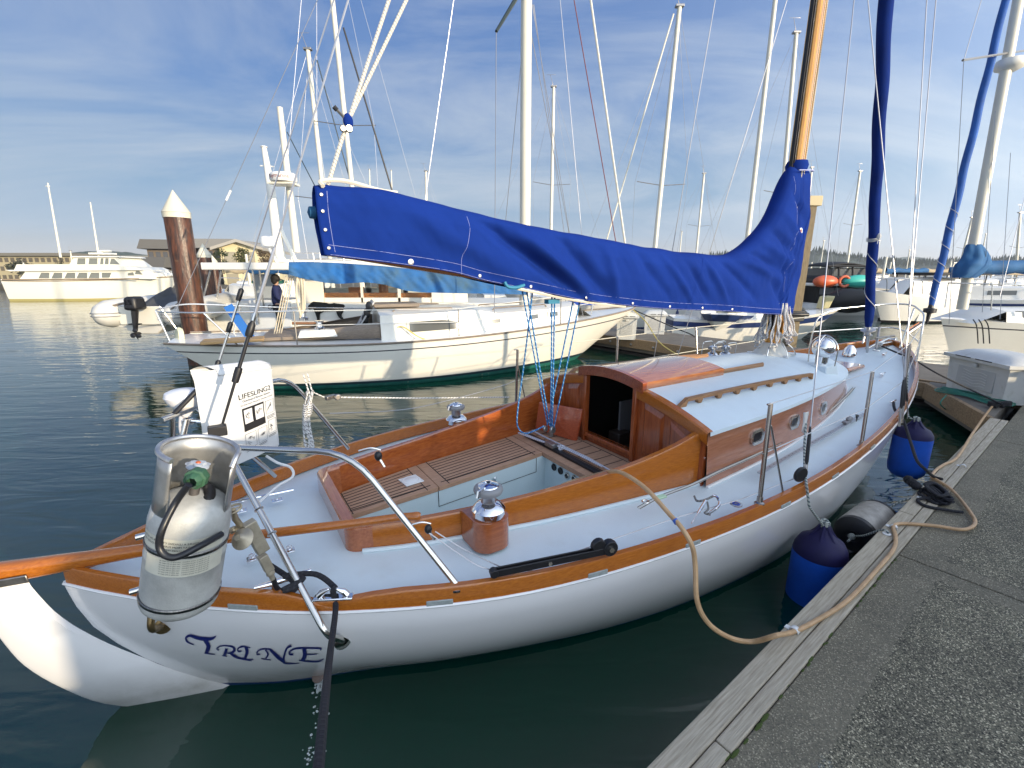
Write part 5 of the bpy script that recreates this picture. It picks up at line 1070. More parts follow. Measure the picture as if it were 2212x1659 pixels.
# stern line, bow lines
bk = rope_mat('black_rope', (.012, .012, .016), (.022, .022, .028), 45, thresh=.7)
def rope(name, pts, r, m, label, cat, k=6, group=None):
    P = smooth_path(pts, k) if k else pts; base = P[0]; e = MB().tube([p-base for p in P], r, 8).build(name, m); e.location = B2W(base); e.rotation_euler = (0, 0, PHI); return tag(e, label, cat, group)
rope('mooring_line', [bz(585, 1222, .98), bz(640, 1262, .965), bz(610, 1275, .97), bz(655, 1250, .975), bz(612, 1245, .98), bz(680, 1240, .975), bw(722, 1268, fc.y+.03), fc+Vector((.0, -.005, .035)), fc+Vector((.0, -.04, -.02)), bw(712, 1420, -1.25), bw(700, 1530, -1.6), bw(686, 1680, -1.86)], .0125, bk, 'black mooring line running from the stern cleat down over the painted name toward the dock', 'mooring line')
rope('mooring_line', [bz(1930, 870, 1.05), bz(1933, 885, 1.02), bw(1945, 900, -1.12), bw(1953, 912, -1.14), bw(1968, 958, -1.30), bw(1981, 995, -1.42), bw(2000, 1015, -1.5), bz(2018, 1030, .49), bz(2035, 1035, .49)], .0125, bk, 'black mooring line crossing the far blue fender to the dark coil on the dock', 'mooring line')
rope('mooring_line', [bz(1905, 748, 1.35), bz(1945, 765, 1.3), bw(1973, 776, -.3), bw(2029, 809, -.6), bz(2148, 866, .56), bz(2166, 874, .53)], .011, bk, 'black bow line stretched in front of the white dock box to a black cleat', 'mooring line', k=5)
# dock coil
mb = MB(); c = bz(2022, 1075, .46); c2 = B2W(c); 
for k in range(9): mb.tube([Vector(((.15-.013*(k % 5))*math.cos(R(a))*(1+.10*math.sin(R(a*2+k*50)))+.02*math.sin(k*2.1), (.095-.010*(k % 5))*math.sin(R(a+k*20))+.015*math.cos(k*1.7), .012+.008*k+.006*math.sin(R(a*3+k*60)))) for a in range(0, 360, 15)], .0125, 7, closed=True)
mb.tube(smooth_path([(-.12, .03, .03), (-.20, .10, .015), (-.28, .04, .012), (-.24, -.10, .012), (-.20, -.17, .012)], 5), .0125, 7)
for k in range(3): mb.ball((.03+.05*k, .14+.03*k, .05), .04, 8)
o = mb.build('coiled_line', bk); o.location = c2; o.rotation_euler = (0, 0, PHI+.2); tag(o, 'coil of thick black rope lying on the dock edge beside the tan hose loop', 'rope coil')
# tan shore hose
hose = [bz(1214, 1048, .80), bw(1245, 1037, -.30), bw(1290, 1025, -.55), bw(1325, 1018, -.80), bw(1353, 1026, -.92), bw(1398, 1058, -1.1), bw(1448, 1113, -1.28), bw(1473, 1141, -1.36), bw(1495, 1180, -1.42), bw(1502, 1224, -1.45), bw(1506, 1299, -1.5), bw(1532, 1348, -1.55), bw(1578, 1378, -1.6), bw(1626, 1386, -1.66), bw(1676, 1373, -1.76)]
hose += [bz(x, y, .477) for x, y in ((1712, 1365), (1757, 1344), (1832, 1296), (1900, 1224), (1930, 1187), (1935, 1160), (1930, 1138), (1950, 1131), (2020, 1136), (2080, 1144), (2106, 1131), (2095, 1105), (2057, 1059), (2024, 1037), (2012, 1030), (2022, 1015), (2040, 1003), (2068, 987), (2100, 938), (2130, 895), (2150, 870))]
rope('shore_hose', hose, .0125, lambda: mat('tan_hose', (.60, .38, .20), .5, noise_s=12, noise_amt=.3, col2=(.42, .26, .13)), 'tan hose looping from the cockpit over the rail and along the dock edge', 'hose')
tp_ = bw(1457, 1122, -1.31); mb = MB(); o = MB().tube([Vector((0, 0, 0)), bw(1463, 1131, -1.33)-tp_], .0138, 8).build('hose_tape', lambda: mat('blue_tape', (.02, .10, .45), .5), bpy.data.objects['shore_hose']); o.location = tp_-hose[0]
# washboard leaning in the cockpit
mb = MB(); q = [bw(1168, 868, .62), bw(1262, 884, .32), bw(1247, 953, .32), bw(1160, 925, .66)]; base = q[3]
mb.prism([p-base for p in q], Vector((-.02, .0, .0))); o = mb.build('washboard', lambda: mat('washboard_mahogany', (.42, .085, .03), .2, coat=.9, noise_s=5, stretch=WOODX, col2=(.28, .05, .018)), smooth=False, bevel=.004); o.location = B2W(base); o.rotation_euler = (0, 0, PHI); tag(o, 'loose reddish wooden washboard leaning beside the open companionway', 'washboard')
# ================================================================ DOCKS
DA = PHI+.0894; D0 = B2W((1.95, -1.80, 0)); DX = Vector((math.cos(DA), math.sin(DA), 0)); DY = Vector((-DX.y, DX.x, 0))
def d2w(x, y, z=0): return D0+DX*x+DY*y+Vector((0, 0, z))
def dpix(px, py, z): p = atz(px, py, z)-D0; return Vector((p.dot(DX), p.dot(DY), z))
def concrete():
    if 'dock_concrete' in MATS: return MATS['dock_concrete']
    m = mat('dock_concrete', (.2, .19, .17), .85); nt = m.node_tree; b = nt.nodes['Principled BSDF']; tx = nt.nodes.new('ShaderNodeTexCoord')
    v = nt.nodes.new('ShaderNodeTexVoronoi'); v.inputs['Scale'].default_value = 200; nt.links.new(tx.outputs['Object'], v.inputs['Vector'])
    sp_ = nt.nodes.new('ShaderNodeSeparateXYZ'); nt.links.new(v.outputs['Color'], sp_.inputs[0])
    r = nt.nodes.new('ShaderNodeValToRGB'); e = r.color_ramp.elements; e[0].position = 0; e[0].color = (.02, .021, .016, 1); e[1].position = 1; e[1].color = (.62, .57, .43, 1)
    e2 = r.color_ramp.elements.new(.45); e2.color = (.125, .118, .086, 1); e3 = r.color_ramp.elements.new(.85); e3.color = (.20, .185, .135, 1); nt.links.new(sp_.outputs[0], r.inputs[0])
    n = nt.nodes.new('ShaderNodeTexNoise'); n.inputs['Scale'].default_value = 2.2; n.inputs['Detail'].default_value = 8; n.inputs['Roughness'].default_value = .65; nt.links.new(tx.outputs['Object'], n.inputs['Vector'])
    r2 = nt.nodes.new('ShaderNodeValToRGB'); r2.color_ramp.elements[0].position = .38; r2.color_ramp.elements[1].position = .68; r2.color_ramp.elements[0].color = (.78, .75, .70, 1); r2.color_ramp.elements[1].color = (1.35, 1.30, 1.18, 1); nt.links.new(n.outputs['Fac'], r2.inputs[0])
    m1 = nt.nodes.new('ShaderNodeMixRGB'); m1.blend_type = 'MULTIPLY'; m1.inputs[0].default_value = 1; nt.links.new(r.outputs[0], m1.inputs[1]); nt.links.new(r2.outputs[0], m1.inputs[2])
    # smooth trowelled borders
    gx = nt.nodes.new('ShaderNodeSeparateXYZ'); nt.links.new(tx.outputs['Object'], gx.inputs[0])
    def mth(op, a, b_=None, c=None):
        q = nt.nodes.new('ShaderNodeMath'); q.operation = op
        for i, t in enumerate((a, b_, c)):
            if t is None: continue
            if isinstance(t, (int, float)): q.inputs[i].default_value = t
            else: nt.links.new(t, q.inputs[i])
        return q.outputs[0]
    u = mth('ABSOLUTE', mth('SUBTRACT', mth('FRACT', mth('DIVIDE', mth('SUBTRACT', gx.outputs['X'], 2.485), 3.6)), .5)); edge = mth('GREATER_THAN', u, .5-.14/3.6)
    wob = mth('ADD', gx.outputs['Y'], mth('MULTIPLY', n.outputs['Fac'], .12)); edge2 = mth('GREATER_THAN', wob, -.30) if 0 else None; edge2 = mth('GREATER_THAN', wob, -.335)
    ed = mth('MAXIMUM', edge, edge2); m2 = nt.nodes.new('ShaderNodeMixRGB'); m2.inputs[2].default_value = (.20, .175, .125, 1); nt.links.new(mth('MULTIPLY', ed, mth('MULTIPLY', n.outputs['Fac'], .95)), m2.inputs[0]); nt.links.new(m1.outputs[0], m2.inputs[1])
    # droppings and stains
    n3 = nt.nodes.new('ShaderNodeTexNoise'); n3.inputs['Scale'].default_value = 3.2; n3.inputs['Detail'].default_value = 9; n3.inputs['Roughness'].default_value = .8; nt.links.new(tx.outputs['Object'], n3.inputs['Vector'])
    r3 = nt.nodes.new('ShaderNodeValToRGB'); r3.color_ramp.elements[0].position = .63; r3.color_ramp.elements[1].position = .68; r3.color_ramp.elements[0].color = (0, 0, 0, 1); r3.color_ramp.elements[1].color = (.55, .55, .55, 1); nt.links.new(n3.outputs['Fac'], r3.inputs[0])
    m3 = nt.nodes.new('ShaderNodeMixRGB'); m3.inputs[2].default_value = (.36, .40, .38, 1); nt.links.new(r3.outputs[0], m3.inputs[0]); nt.links.new(m2.outputs[0], m3.inputs[1]); nt.links.new(m3.outputs[0], b.inputs['Base Color'])
    bp = nt.nodes.new('ShaderNodeBump'); bp.inputs['Strength'].default_value = .6; bp.inputs['Distance'].default_value = .003; nt.links.new(v.outputs['Distance'], bp.inputs['Height']); nt.links.new(bp.outputs[0], b.inputs['Normal'])
    return m
timber = lambda: mat('weathered_timber', (.50, .44, .34), .85, noise_s=6, stretch=(1.0, 16, 16), col2=(.30, .255, .185), bump=.9, bump_s=9, dirt=((.12, .11, .09), 5, .63, .5))
timber2 = lambda: mat('brown_timber', (.34, .235, .13), .8, noise_s=5, stretch=(1.0, 10, 10), col2=(.20, .135, .075), bump=.4, bump_s=9)
dock = empty('dock', D0, DA, 'grey speckled concrete dock with weathered timber edge along the right foreground', 'dock')
for k in range(-2, 3):
    x0, x1 = 2.485+3.6*(k-1)+.006, 2.485+3.6*k-.006
    if k == 2: x1 = 9.29
    if x1-x0 < .2: continue
    mb = MB(); 
    if k == 2: mb.prism([(x0, -3.0, .10), (x0, -.172, .10), (x1, -.172, .10), (x1, -3.0, .10)][::-1], (0, 0, .35))
    else: mb.prism([(x0, -3.0, .10), (x0, -.172, .10), (x1, -.172, .10), (x1, -3.0, .10)][::-1], (0, 0, .35))
    mb.build('concrete_slab', concrete, dock, bevel=.006, smooth=False)
random.seed(21)
for (y0, y1, offs) in ((-.098, 0.0, 0), (-.168, -.103, 1.7)):
    x = -6+offs
    while x < 7.0:
        x1 = min(x+4.6, 7.15); mb = MB(); mb.box(((x+x1)/2, (y0+y1)/2, .36), (x1-x-.006, y1-y0, .20)); mb.build('edge_board', timber, dock, bevel=.007, smooth=False); x = x1
mb = MB(); mb.box((2, -.03, .14), (14, .05, .22)); mb.build('lower_waler', lambda: mat('wet_timber', (.05, .045, .035), .6), dock)
mb = MB(); mb.box((1.5, -1.6, -.10), (16, 2.4, .3)); mb.build('float_pontoon', M_rubber, dock)
random.seed(4); mb = MB()
for i in range(46): x = random.uniform(-1.2, 2.4); mb.ball((x, -.175+random.uniform(-.006, .01), .452), random.uniform(.006, .016), 6, (2.2, .6, .35))
tag(mb.build('moss', lambda: mat('moss_green', (.05, .075, .012), .9), None), 'moss growing in the seam between timber and concrete', 'moss', kind='stuff'); o = bpy.data.objects['moss']; o.location = D0; o.rotation_euler = (0, 0, DA)
for px, py in ((1716, 1363), (1930, 1140), (2080, 1008)):    # white hose straps
    p = dpix(px, py, .462); mb = MB(); mb.tube([p+Vector((-.012+.0*k, .022*math.cos(R(a)), .018*math.sin(R(a))+.006)) for k in (0,) for a in range(-10, 191, 20)], .0035, 5)
    mb.grid(lambda u, v: p+Vector((-.016+.032*u, .021*math.cos(math.pi*v), .022*math.sin(math.pi*v))), 2, 10); mb.box(p+Vector((0, .03, .002)), (.03, .03, .004)); mb.build('hose_strap', M_white, dock, solid=.003)
# green corner filler with bolts, and the crossing dock beyond the bow
cross = empty('cross_dock', d2w(9.3, 0), DA, 'farther timber-sided concrete dock crossing beyond the bows of the moored boats', 'dock')
def cl(x, y, z): return Vector((x-9.3, y, z))
mb = MB(); mb.prism([cl(9.3, -12, .1), cl(9.3, 16, .1), cl(11.4, 16, .1), cl(11.4, -12, .1)][::-1], (0, 0, .34)); mb.build('concrete_slab', lambda: mat('far_concrete', (.17, .15, .125), .9, noise_s=3, noise_amt=.35), cross, smooth=False)
mb = MB(); mb.box(cl(9.26, 2, .33), (.07, 28, .26)); mb.build('edge_board', timber2, cross, bevel=.006, smooth=False)
mb = MB(); mb.prism([cl(7.2, -.02, .12), cl(9.02, .99, .12), cl(9.22, 1.0, .12), cl(9.22, -.02, .12)][::-1], (0, 0, .325)); mb.build('corner_slab', lambda: mat('far_concrete', (.17, .15, .125), .9), cross, smooth=False)
mb = MB(); mb.bar(cl(7.22, -.0, .32), cl(9.02, 1.0, .32), .07, .26); mb.bar(cl(9.05, .99, .33), cl(9.05, 1.45, .33), .09, .24); mb.build('corner_board', timber2, cross, bevel=.006, smooth=False)
for (x, y) in ((8.98, 1.12), (8.98, 1.3)): MB().lathe([(.035, 0), (.035, .012), (.018, .014), (.018, .03)], cl(x, y, .33), (-1, 0, 0), 12).build('bolt', M_dullsteel, cross)
for k in range(14): MB().lathe([(.04, 0), (.04, .012), (.02, .03)], cl(9.225, 2.2+k*.75, .30), (-1, 0, 0), 10).build('bolt', M_dullsteel, cross)
mb = MB(); mb.box((1.0, 2, -.1), (2.1, 26, .3)); mb.build('float_pontoon', M_rubber, cross)
# dock cleat, rubbing block, rope spill
p = dpix(2158, 878, .47); o = MB(); o.tube([Vector((-.17, 0, .05)), Vector((-.06, 0, .045)), Vector((.06, 0, .045)), Vector((.17, 0, .05))], [.012, .024, .024, .012], 8); o.box((-.05, 0, .02), (.03, .04, .05)); o.box((.05, 0, .02), (.03, .04, .05))
for k in range(5): o.tube([Vector((.16*math.cos(R(a)), .05*math.sin(R(a))*math.cos(R(a)), .03+.012*k)) for a in range(0, 360, 20)], .012, 6, closed=True)
o = o.build('dock_cleat', bk); o.location = d2w(p.x, p.y, .455); o.rotation_euler = (0, 0, DA-.6); tag(o, 'dark dock cleat wound with black bow line at the dock corner', 'cleat')
# cylindrical dock bumper
q0 = d2w(2.93, .19, .24); q1 = d2w(3.42, .16, .26); dvb = (q1-q0); mb = MB(); L_ = dvb.length; root = empty('dock_bumper', q0, 0, 'grey cylindrical bumper with black ends tied against the dock edge', 'bumper')
mb.lathe([(.15, .05), (.155, .07), (.155, L_-.07), (.15, L_-.05)], Z0, dvb, 32); mb.build('bumper_body', lambda: mat('bumper_grey', (.42, .39, .35), .5, noise_s=4, stretch=(3, 3, .6), noise_amt=.45), root)
for h, sg in ((.055, -1), (L_-.055, 1)): MB().lathe([(.153, 0), (.15, .035), (.12, .06), (.05, .065), (.03, .05), (0, .05)], dvb.normalized()*h, dvb*sg, 28).build('bumper_end', M_black, root)
gr = rope_mat('green_grey_rope', (.42, .44, .40), (.10, .13, .14), 35, thresh=.55); mb = MB(); mb.tube(smooth_path([Vector((0, 0, 0)), d2w(2.82, .10, .33)-q0, d2w(2.72, -.02, .475)-q0, d2w(2.70, -.06, .47)-q0], 5), .008, 6); mb.ball((-.02, -.01, .0), .028, 8); mb.tube([Vector((0, 0, 0)), Vector((-.08, -.05, -.02))], .008, 6); mb.build('bumper_rope', gr, root); mb = MB(); mb.tube(smooth_path([dvb, d2w(3.55, .06, .40)-q0, d2w(3.6, -.06, .475)-q0], 5), .008, 6); mb.build('bumper_rope', gr, root)
for x in (2.70, 3.60): MB().lathe([(.026, 0), (.026, .006), (.012, .008), (.010, .006)], d2w(x, -.05, .462)-q0, n=18).build('washer', M_white, root)
# green hose pile
mb = MB(); random.seed(8); hp = dpix(2030, 835, .5); hq = dpix(2190, 872, .5); mid = (hp+hq)/2; hd_ = (hq-hp); HL = hd_.length/2; hd_.normalize(); hn = Vector((-hd_.y, hd_.x, 0))
for k in range(5):
    pts = []
    for a in range(0, 360, 12):
        c, s = math.cos(R(a)), math.sin(R(a)); pts.append(mid+hd_*(HL*(1-.03*k)*c)+hn*(.20*(1-.2*k)*s*(.5+abs(c))-.02)+Vector((0, 0, .0+.010*k+.012*math.sin(R(a*3+k*40)))))
    mb.tube([p-mid for p in pts], .009, 6, closed=True)
mb.tube([p-mid for p in smooth_path([dpix(2045, 850, .5), dpix(2032, 868, .42), dpix(2050, 884, .2)], 5)], .009, 6)
o = mb.build('garden_hose', lambda: mat('green_hose', (.02, .17, .12), .45)); o.location = d2w(mid.x, mid.y, mid.z-.03); o.rotation_euler = (0, 0, DA); tag(o, 'long loops of green garden hose at the foot of the nearest dock box', 'garden hose')
# dock boxes
def dock_box(label, loc, rz, W=1.0, D=.62, H=.62, name='dock_box', group='white plastic dock boxes', sc=None):
    root = empty(name, loc, rz, label, 'dock box', group); bx = lambda: mat('box_plastic', (.62, .62, .59), .5, noise_s=5, noise_amt=.12, dirt=((.26, .26, .19), 7, .60, .5))
    mb = MB()
    def body(u, v):
        k = .93+.07*v; P = [(-W/2, 0), (W/2, 0), (W/2, D), (-W/2, D)]; a = u*4; i = int(a) % 4; f = a-int(a); p, q = P[i], P[(i+1) % 4]
        return (((p[0]+(q[0]-p[0])*f)*k), D/2+((p[1]+(q[1]-p[1])*f)-D/2)*k, H*.80*v)
    mb.grid(body, 24, 5, closeu=True); mb.build('box_body', bx, root, ang=20)
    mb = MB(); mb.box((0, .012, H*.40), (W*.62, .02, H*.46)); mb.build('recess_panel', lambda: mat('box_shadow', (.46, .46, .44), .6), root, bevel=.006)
    for k in range(6):
        mb = MB(); z = H*(.24+.06*k); mb.tube([(-W*.2+W*.4*i/16, -.004, z+.012*math.sin(i/16*9+k*.3)) for i in range(17)], .004, 5); mb.build('wave_rib', bx, root)
    mb = MB()
    def lid(u, v):
        y = -.06+(D+.12)*v; x = (-W/2-.05)+(W+.10)*u; h = H*.82+.13*(1-abs(2*u-1)**5)*(1-abs(2*v-1)**4); return (x, y, h)
    mb.grid(lid, 20, 12); mb.box((0, D/2, H*.815), (W+.10, D+.12, .05)); mb.build('box_lid', bx, root, ang=50)
    for x0 in (-.30, .04): 
        mb = MB(); mb.box((x0*W+.12, -.062, H*.845), (.26*W, .012, .012)); mb.build('lid_slot', M_black, root)
    MB().box((0, -.03, H*.70), (.07, .03, .05)).build('box_latch', bx, root, bevel=.006); return root
a = atz(2036, 836, .45); b = atz(2163, 876, .45); rzb = math.atan2(b.y-a.y, b.x-a.x)
dock_box('nearest white dock box with mouldy lid and wavy ribs, green hose at its foot', (a+b)/2, rzb, (b-a).length, .66, .68)
a2 = a+(Vector((-(b-a).y, (b-a).x, 0)).normalized())*.95+(b-a)*.45; dock_box('white dock box just behind the one with the green hose', (a2+(b-a)*.5), rzb, 1.15, .66, .80)
q = atz(1413, 722, .44); dock_box('white dock box by the water between neighbour bow and blue-banded bow', q, -.25, .62, .55, .72)
q = atz(1352, 734, .44); dock_box('white dock box half hidden behind the sharp bow of the neighbour sailboat', q, -.25, .55, .55, .78)
# ================================================================ OTHER BOATS: a shared hull shaper
def hull_mesh(L, B, fb0, fbm, fb1, stern=.75, rake=.09, ov=.06, zk=-.35, tr_rake=.0, full=.55, nx=48, sheer_p=2):
    """x 0 stern..L bow; half breadth, sheer; returns point(t, q) with q 0 sheer..1 waterline"""
    def zs(t): return fb0*(1-t)*(1-2*t)+4*fbm*t*(1-t)+fb1*t*(2*t-1)
    def hbr(t):
        tm = .42; 
        if t < tm: return B/2*(stern+(1-stern)*math.sin(t/tm*math.pi/2)**.9)
        return B/2*max(0, math.cos((t-tm)/(1-tm)*math.pi/2))**full
    def pt(t, q):
        z = zs(t)*(1-q) if q <= 1 else zk*(q-1)
        f = (1-max(z, -.2)/max(zs(1), .1)) ; xs = tr_rake*f*1.0; xe = L*(1-rake*f)
        x = xs+(xe-xs)*t; w = hbr(t)*(1-.16*q**1.6-.25*t**3*q); w = w if q <= 1 else w*(1-(q-1)**1.6)
        return x, w, z
    return pt, zs, hbr
def build_hull(root, spec, mats, bands, nx=48, deckm=None, name='hull'):
    pt, zs, hbr = hull_mesh(**spec); QS_ = [0]+bands+[1.0, 1.3, 2.0]; mb = MB()
    for sg in (-1, 1):
        o = len(mb.v)
        for i in range(nx+1):
            for q in QS_: x, w, z = pt(i/nx, q); mb.v.append(Vector((x, sg*w, z)))
        n = len(QS_)
        for i in range(nx):
            for j in range(n-1):
                mb.mi = mats[1][min(j, len(mats[1])-1)]; a, b, c, d = o+i*n+j, o+(i+1)*n+j, o+(i+1)*n+j+1, o+i*n+j+1; mb.face((a, b, c, d) if sg > 0 else (a, d, c, b))
        if sg > 0:
            for j in range(n-1): mb.mi = mats[1][min(j, len(mats[1])-1)]; a, b = o+j, o+j+1; a2, b2 = j, j+1; mb.face((a, b, b2, a2))
    h = mb.build(name, mats[0], root, ang=50)
    mb = MB(); mb.grid(lambda u, v: ((lambda p: (p[0], p[1]*(2*v-1)*.995, zs(u)-.01+.05*(1-(2*v-1)**2)))(pt(u, 0))), nx, 6); mb.build('deck', deckm or M_white, root); return pt, zs, hbr
class Frame:                                             # picture point -> local point of a boat frame
    def __init__(s, o, a): s.o = Vector(o); s.a = a; s.ex = Vector((math.cos(a), math.sin(a), 0)); s.ey = Vector((-s.ex.y, s.ex.x, 0))
    def loc(s, p): d = Vector(p)-s.o; return Vector((d.dot(s.ex), d.dot(s.ey), d.z))
    def Y(s, px, py, y): r = ray(px, py); c = Vector((0, 0, CAMH))-s.o; t = (y-c.dot(s.ey))/r.dot(s.ey); return s.loc(Vector((0, 0, CAMH))+r*t)
    def Z(s, px, py, z): return s.loc(atz(px, py, z))
    def X(s, px, py, x): r = ray(px, py); c = Vector((0, 0, CAMH))-s.o; t = (x-c.dot(s.ex))/r.dot(s.ex); return s.loc(Vector((0, 0, CAMH))+r*t)
cream_w = lambda: mat('cream_gelcoat', (.78, .755, .68), .28, coat=.2, noise_s=1.5, noise_amt=.07)
alum = lambda: mat('mast_white', (.70, .665, .56), .35, noise_s=.7, noise_amt=.1)
def mast(root, base, top, r0, r1=None, name='mast', m=None): return MB().tube([base, top], [r0, r1 or r0*.8], 14).build(name, m or alum, root)
def wires(root, pairs, r=.006, name='stay', m=None):
    for a, b in pairs: MB().tube([a, b], r, 4).build(name, m or M_wire, root)
# ---------------- neighbour sailboat
N0 = Vector((-7.05, 9.0, 0)); NA = R(20.9); nf = Frame(N0, NA)
nb = empty('sailboat', N0, NA, 'cream-white sailboat with faded light blue boom cover and green waterline beside the nearest boat', 'sailboat')
spec = dict(L=11.25, B=3.3, fb0=1.0, fbm=.93, fb1=1.32, stern=.52, rake=.16, zk=-.5, tr_rake=1.6, full=.62)
pt, zs, hbr = build_hull(nb, spec, ([cream_w, lambda: mat('dark_green_line', (.01, .03, .04), .4), lambda: mat('teal_antifouling', (.015, .16, .13), .6, noise_s=5, noise_amt=.4, dirt=((.55, .52, .40), 9, .64, .7)), lambda: mat('cove_line', (.02, .02, .03), .5)], [0, 3, 0, 0, 1, 2, 2, 2]), [.13, .155, .5, .86, .92])
def nside(x, sg=-1): t = x/11.25; return sg*hbr(t)
mb = MB(); mb.tube([(pt(i/40, 0)[0], -pt(i/40, 0)[1]-.005, zs(i/40)+.02) for i in range(41)], .022, 6); mb.tube([(pt(i/40, 0)[0], pt(i/40, 0)[1], zs(i/40)+.02) for i in range(41)], .022, 6)
greyteak = lambda: mat('grey_teak', (.26, .21, .165), .8, noise_s=5, stretch=(1, 12, 12), noise_amt=.35)
mb.build('toe_rail', greyteak, nb)
# coaming, cabin
def trunk(root, fr, x0, x1, hw, z0, hgt, m, name='cabin', nose=.25, camber=.08, taper=.55, n=24):
    def w(x): t = (x-x0)/(x1-x0); return hw*(1-(1-taper)*t**1.6) if t < .96 else hw*taper*.9
    def zt(x): t = (x-x0)/(x1-x0); return z0(x)+hgt(t)
    mb = MB()
    for sg in (-1, 1): mb.grid(lambda u, v: (x0+(x1-x0)*u, sg*(w(x0+(x1-x0)*u)-.06*v), z0(x0+(x1-x0)*u)-.03+(zt(x0+(x1-x0)*u)-z0(x0+(x1-x0)*u)+.03)*v), n, 3, flip=(sg < 0))
    mb.grid(lambda u, v: (x0+(x1-x0)*u, (2*v-1)*(w(x0+(x1-x0)*u)-.06), zt(x0+(x1-x0)*u)+camber*(1-(2*v-1)**2)), n, 8)
    mb.grid(lambda u, v: (x0, (2*v-1)*(w(x0)-.06*u), z0(x0)-.03+u*(zt(x0)-z0(x0)+.03+camber*(1-(2*v-1)**2))), 3, 8)
    mb.grid(lambda u, v: (x1+nose*(1-u), (2*v-1)*(w(x1)-.06*u), z0(x1)-.03+u*(zt(x1)-z0(x1)+.03+camber*(1-(2*v-1)**2))), 3, 8, flip=True)
    return mb.build(name, m, root, ang=35), w, zt
z0f = lambda x: zs(x/11.25)+.02
A_ = nf.Y(822, 700, -1.15).x; Bx = nf.Y(1265, 680, -.9).x
cabn, cw, czt = trunk(nb, nf, A_, Bx, 1.18, z0f, lambda t: (.50 if t < .42 else .50-.13*min(1, (t-.42)/.12))-.10*max(0, t-.55), cream_w, name='cabin_trunk', nose=.5, taper=.5)
def sidepanel(root, x0, x1, zl, zh, w, m, name='window', off=.006, slope=0, tip=0, parent=None):
    mb = MB(); n = 10; top = []; bot = []
    for i in range(n+1):
        u = i/n; x = x0+(x1-x0)*u; zb = zl(x); zt_ = zh(x)-(tip*(max(0, u-.55)/.45)**2*(zh(x)-zl(x))); top.append(Vector((x, -w(x)+.03-off, zt_))); bot.append(Vector((x, -w(x)+.01-off, zb)))
    mb.add(bot+top, [(i, i+1, n+2+i, n+1+i) for i in range(n)]); return mb.build(name, m, parent or root)
smoke = lambda: mat('smoked_pane', (.10, .105, .10), .08, coat=.5)
nx0, nx1 = nf.Y(885, 705, -1.15).x, nf.Y(1000, 705, -1.1).x
fr_ = sidepanel(nb, nx0-.06, nx1+.06, lambda x: z0f(x)+.10, lambda x: z0f(x)+.37, cw, lambda: mat('frame_cream', (.62, .60, .52), .5), 'window_frame', .004, tip=.5); sidepanel(nb, nx0, nx1, lambda x: z0f(x)+.13, lambda x: z0f(x)+.34, cw, smoke, 'pane', .010, tip=.55, parent=fr_)
for px in (1072, 1160, 1207):
    xx = nf.Y(px, 692, -1.0).x; f2_ = sidepanel(nb, xx-.16, xx+.16, lambda x: z0f(x)+.13, lambda x: z0f(x)+.29, cw, M_steel, 'porthole', .006); sidepanel(nb, xx-.12, xx+.12, lambda x: z0f(x)+.155, lambda x: z0f(x)+.265, cw, smoke, 'pane', .012, parent=f2_)
mb = MB(); mb.box((A_+.45, 0, czt(A_+.4)+.14), (1.0, .75, .08)); mb.build('companion_hatch', greyteak, nb, bevel=.02)
mb = MB(); 
for sg in (-1, 1): mb.tube(fillet([(A_+.3, sg*.75, czt(A_)+.04), (A_+.35, sg*.75, czt(A_)+.10), (A_+1.6, sg*.72, czt(A_)+.09), (A_+1.65, sg*.72, czt(A_)+.03)], .04), .018, 6); mb.tube(fillet([(A_+2.6, sg*.6, czt(A_+2.7)+.04), (A_+2.65, sg*.6, czt(A_+2.7)+.10), (A_+4.0, sg*.5, czt(A_+4)+.10), (A_+4.05, sg*.5, czt(A_+4)+.03)], .04), .018, 6)
mb.build('grab_rail', greyteak, nb)
# cockpit coaming and well
cx0 = nf.Y(560, 735, -1.0).x; mb = MB()
for sg in (-1, 1):
    w1 = 1.15; mb.grid(lambda u, v: (cx0+(A_-cx0)*u, sg*((.62+.5*u)+.08*v*0+(-.10 if v > .5 else 0)), z0f(3)+.03+(.05+.28*u)*min(1, 2*v)), 12, 3)
mb.build('cockpit_coaming', greyteak, nb, solid=.03)
mb = MB(); mb.box(((cx0+A_)/2, 0, z0f(2)+.06), (A_-cx0, 1.6, .06)); mb.build('cockpit_seat', greyteak, nb)
mb = MB(); mb.grid(lambda u, v: nf.Y(1340/3.456*.864+345.6+ (0), 0, 0)*0+Vector((A_-.42+.40*v, -.42+.8*u, z0f(2)+.10+.62*v)), 4, 4); mb.build('companion_board', lambda: mat('board_grey', (.42, .42, .42), .6), nb, solid=.03)
mb = MB()
for k in range(4): mb.ball((A_-.15-.05*k, -.42+.04*k, z0f(2)+.62-.14*k), .11, 8, (.7, .5, 1.1))
mb.build('black_cushion', M_black, nb)
for px, py, y in ((692, 705, -.85), (660, 690, .4)):
    p = nf.Y(px, 722, y); p.z = 1.15 if y < 0 else 1.25; mb = MB(); mb.lathe([(.10, 0), (.10, .05), (.06, .07), (.055, .15), (.09, .17), (.09, .19), (0, .19)], p, n=16); mb.build('winch', M_chrome, nb)
p = nf.Y(688, 735, -.86); mb = MB(); mb.box((p.x, -.86, 1.09), (.75, .30, .14), taper=.85); mb.build('winch_base', cream_w, nb, bevel=.02)
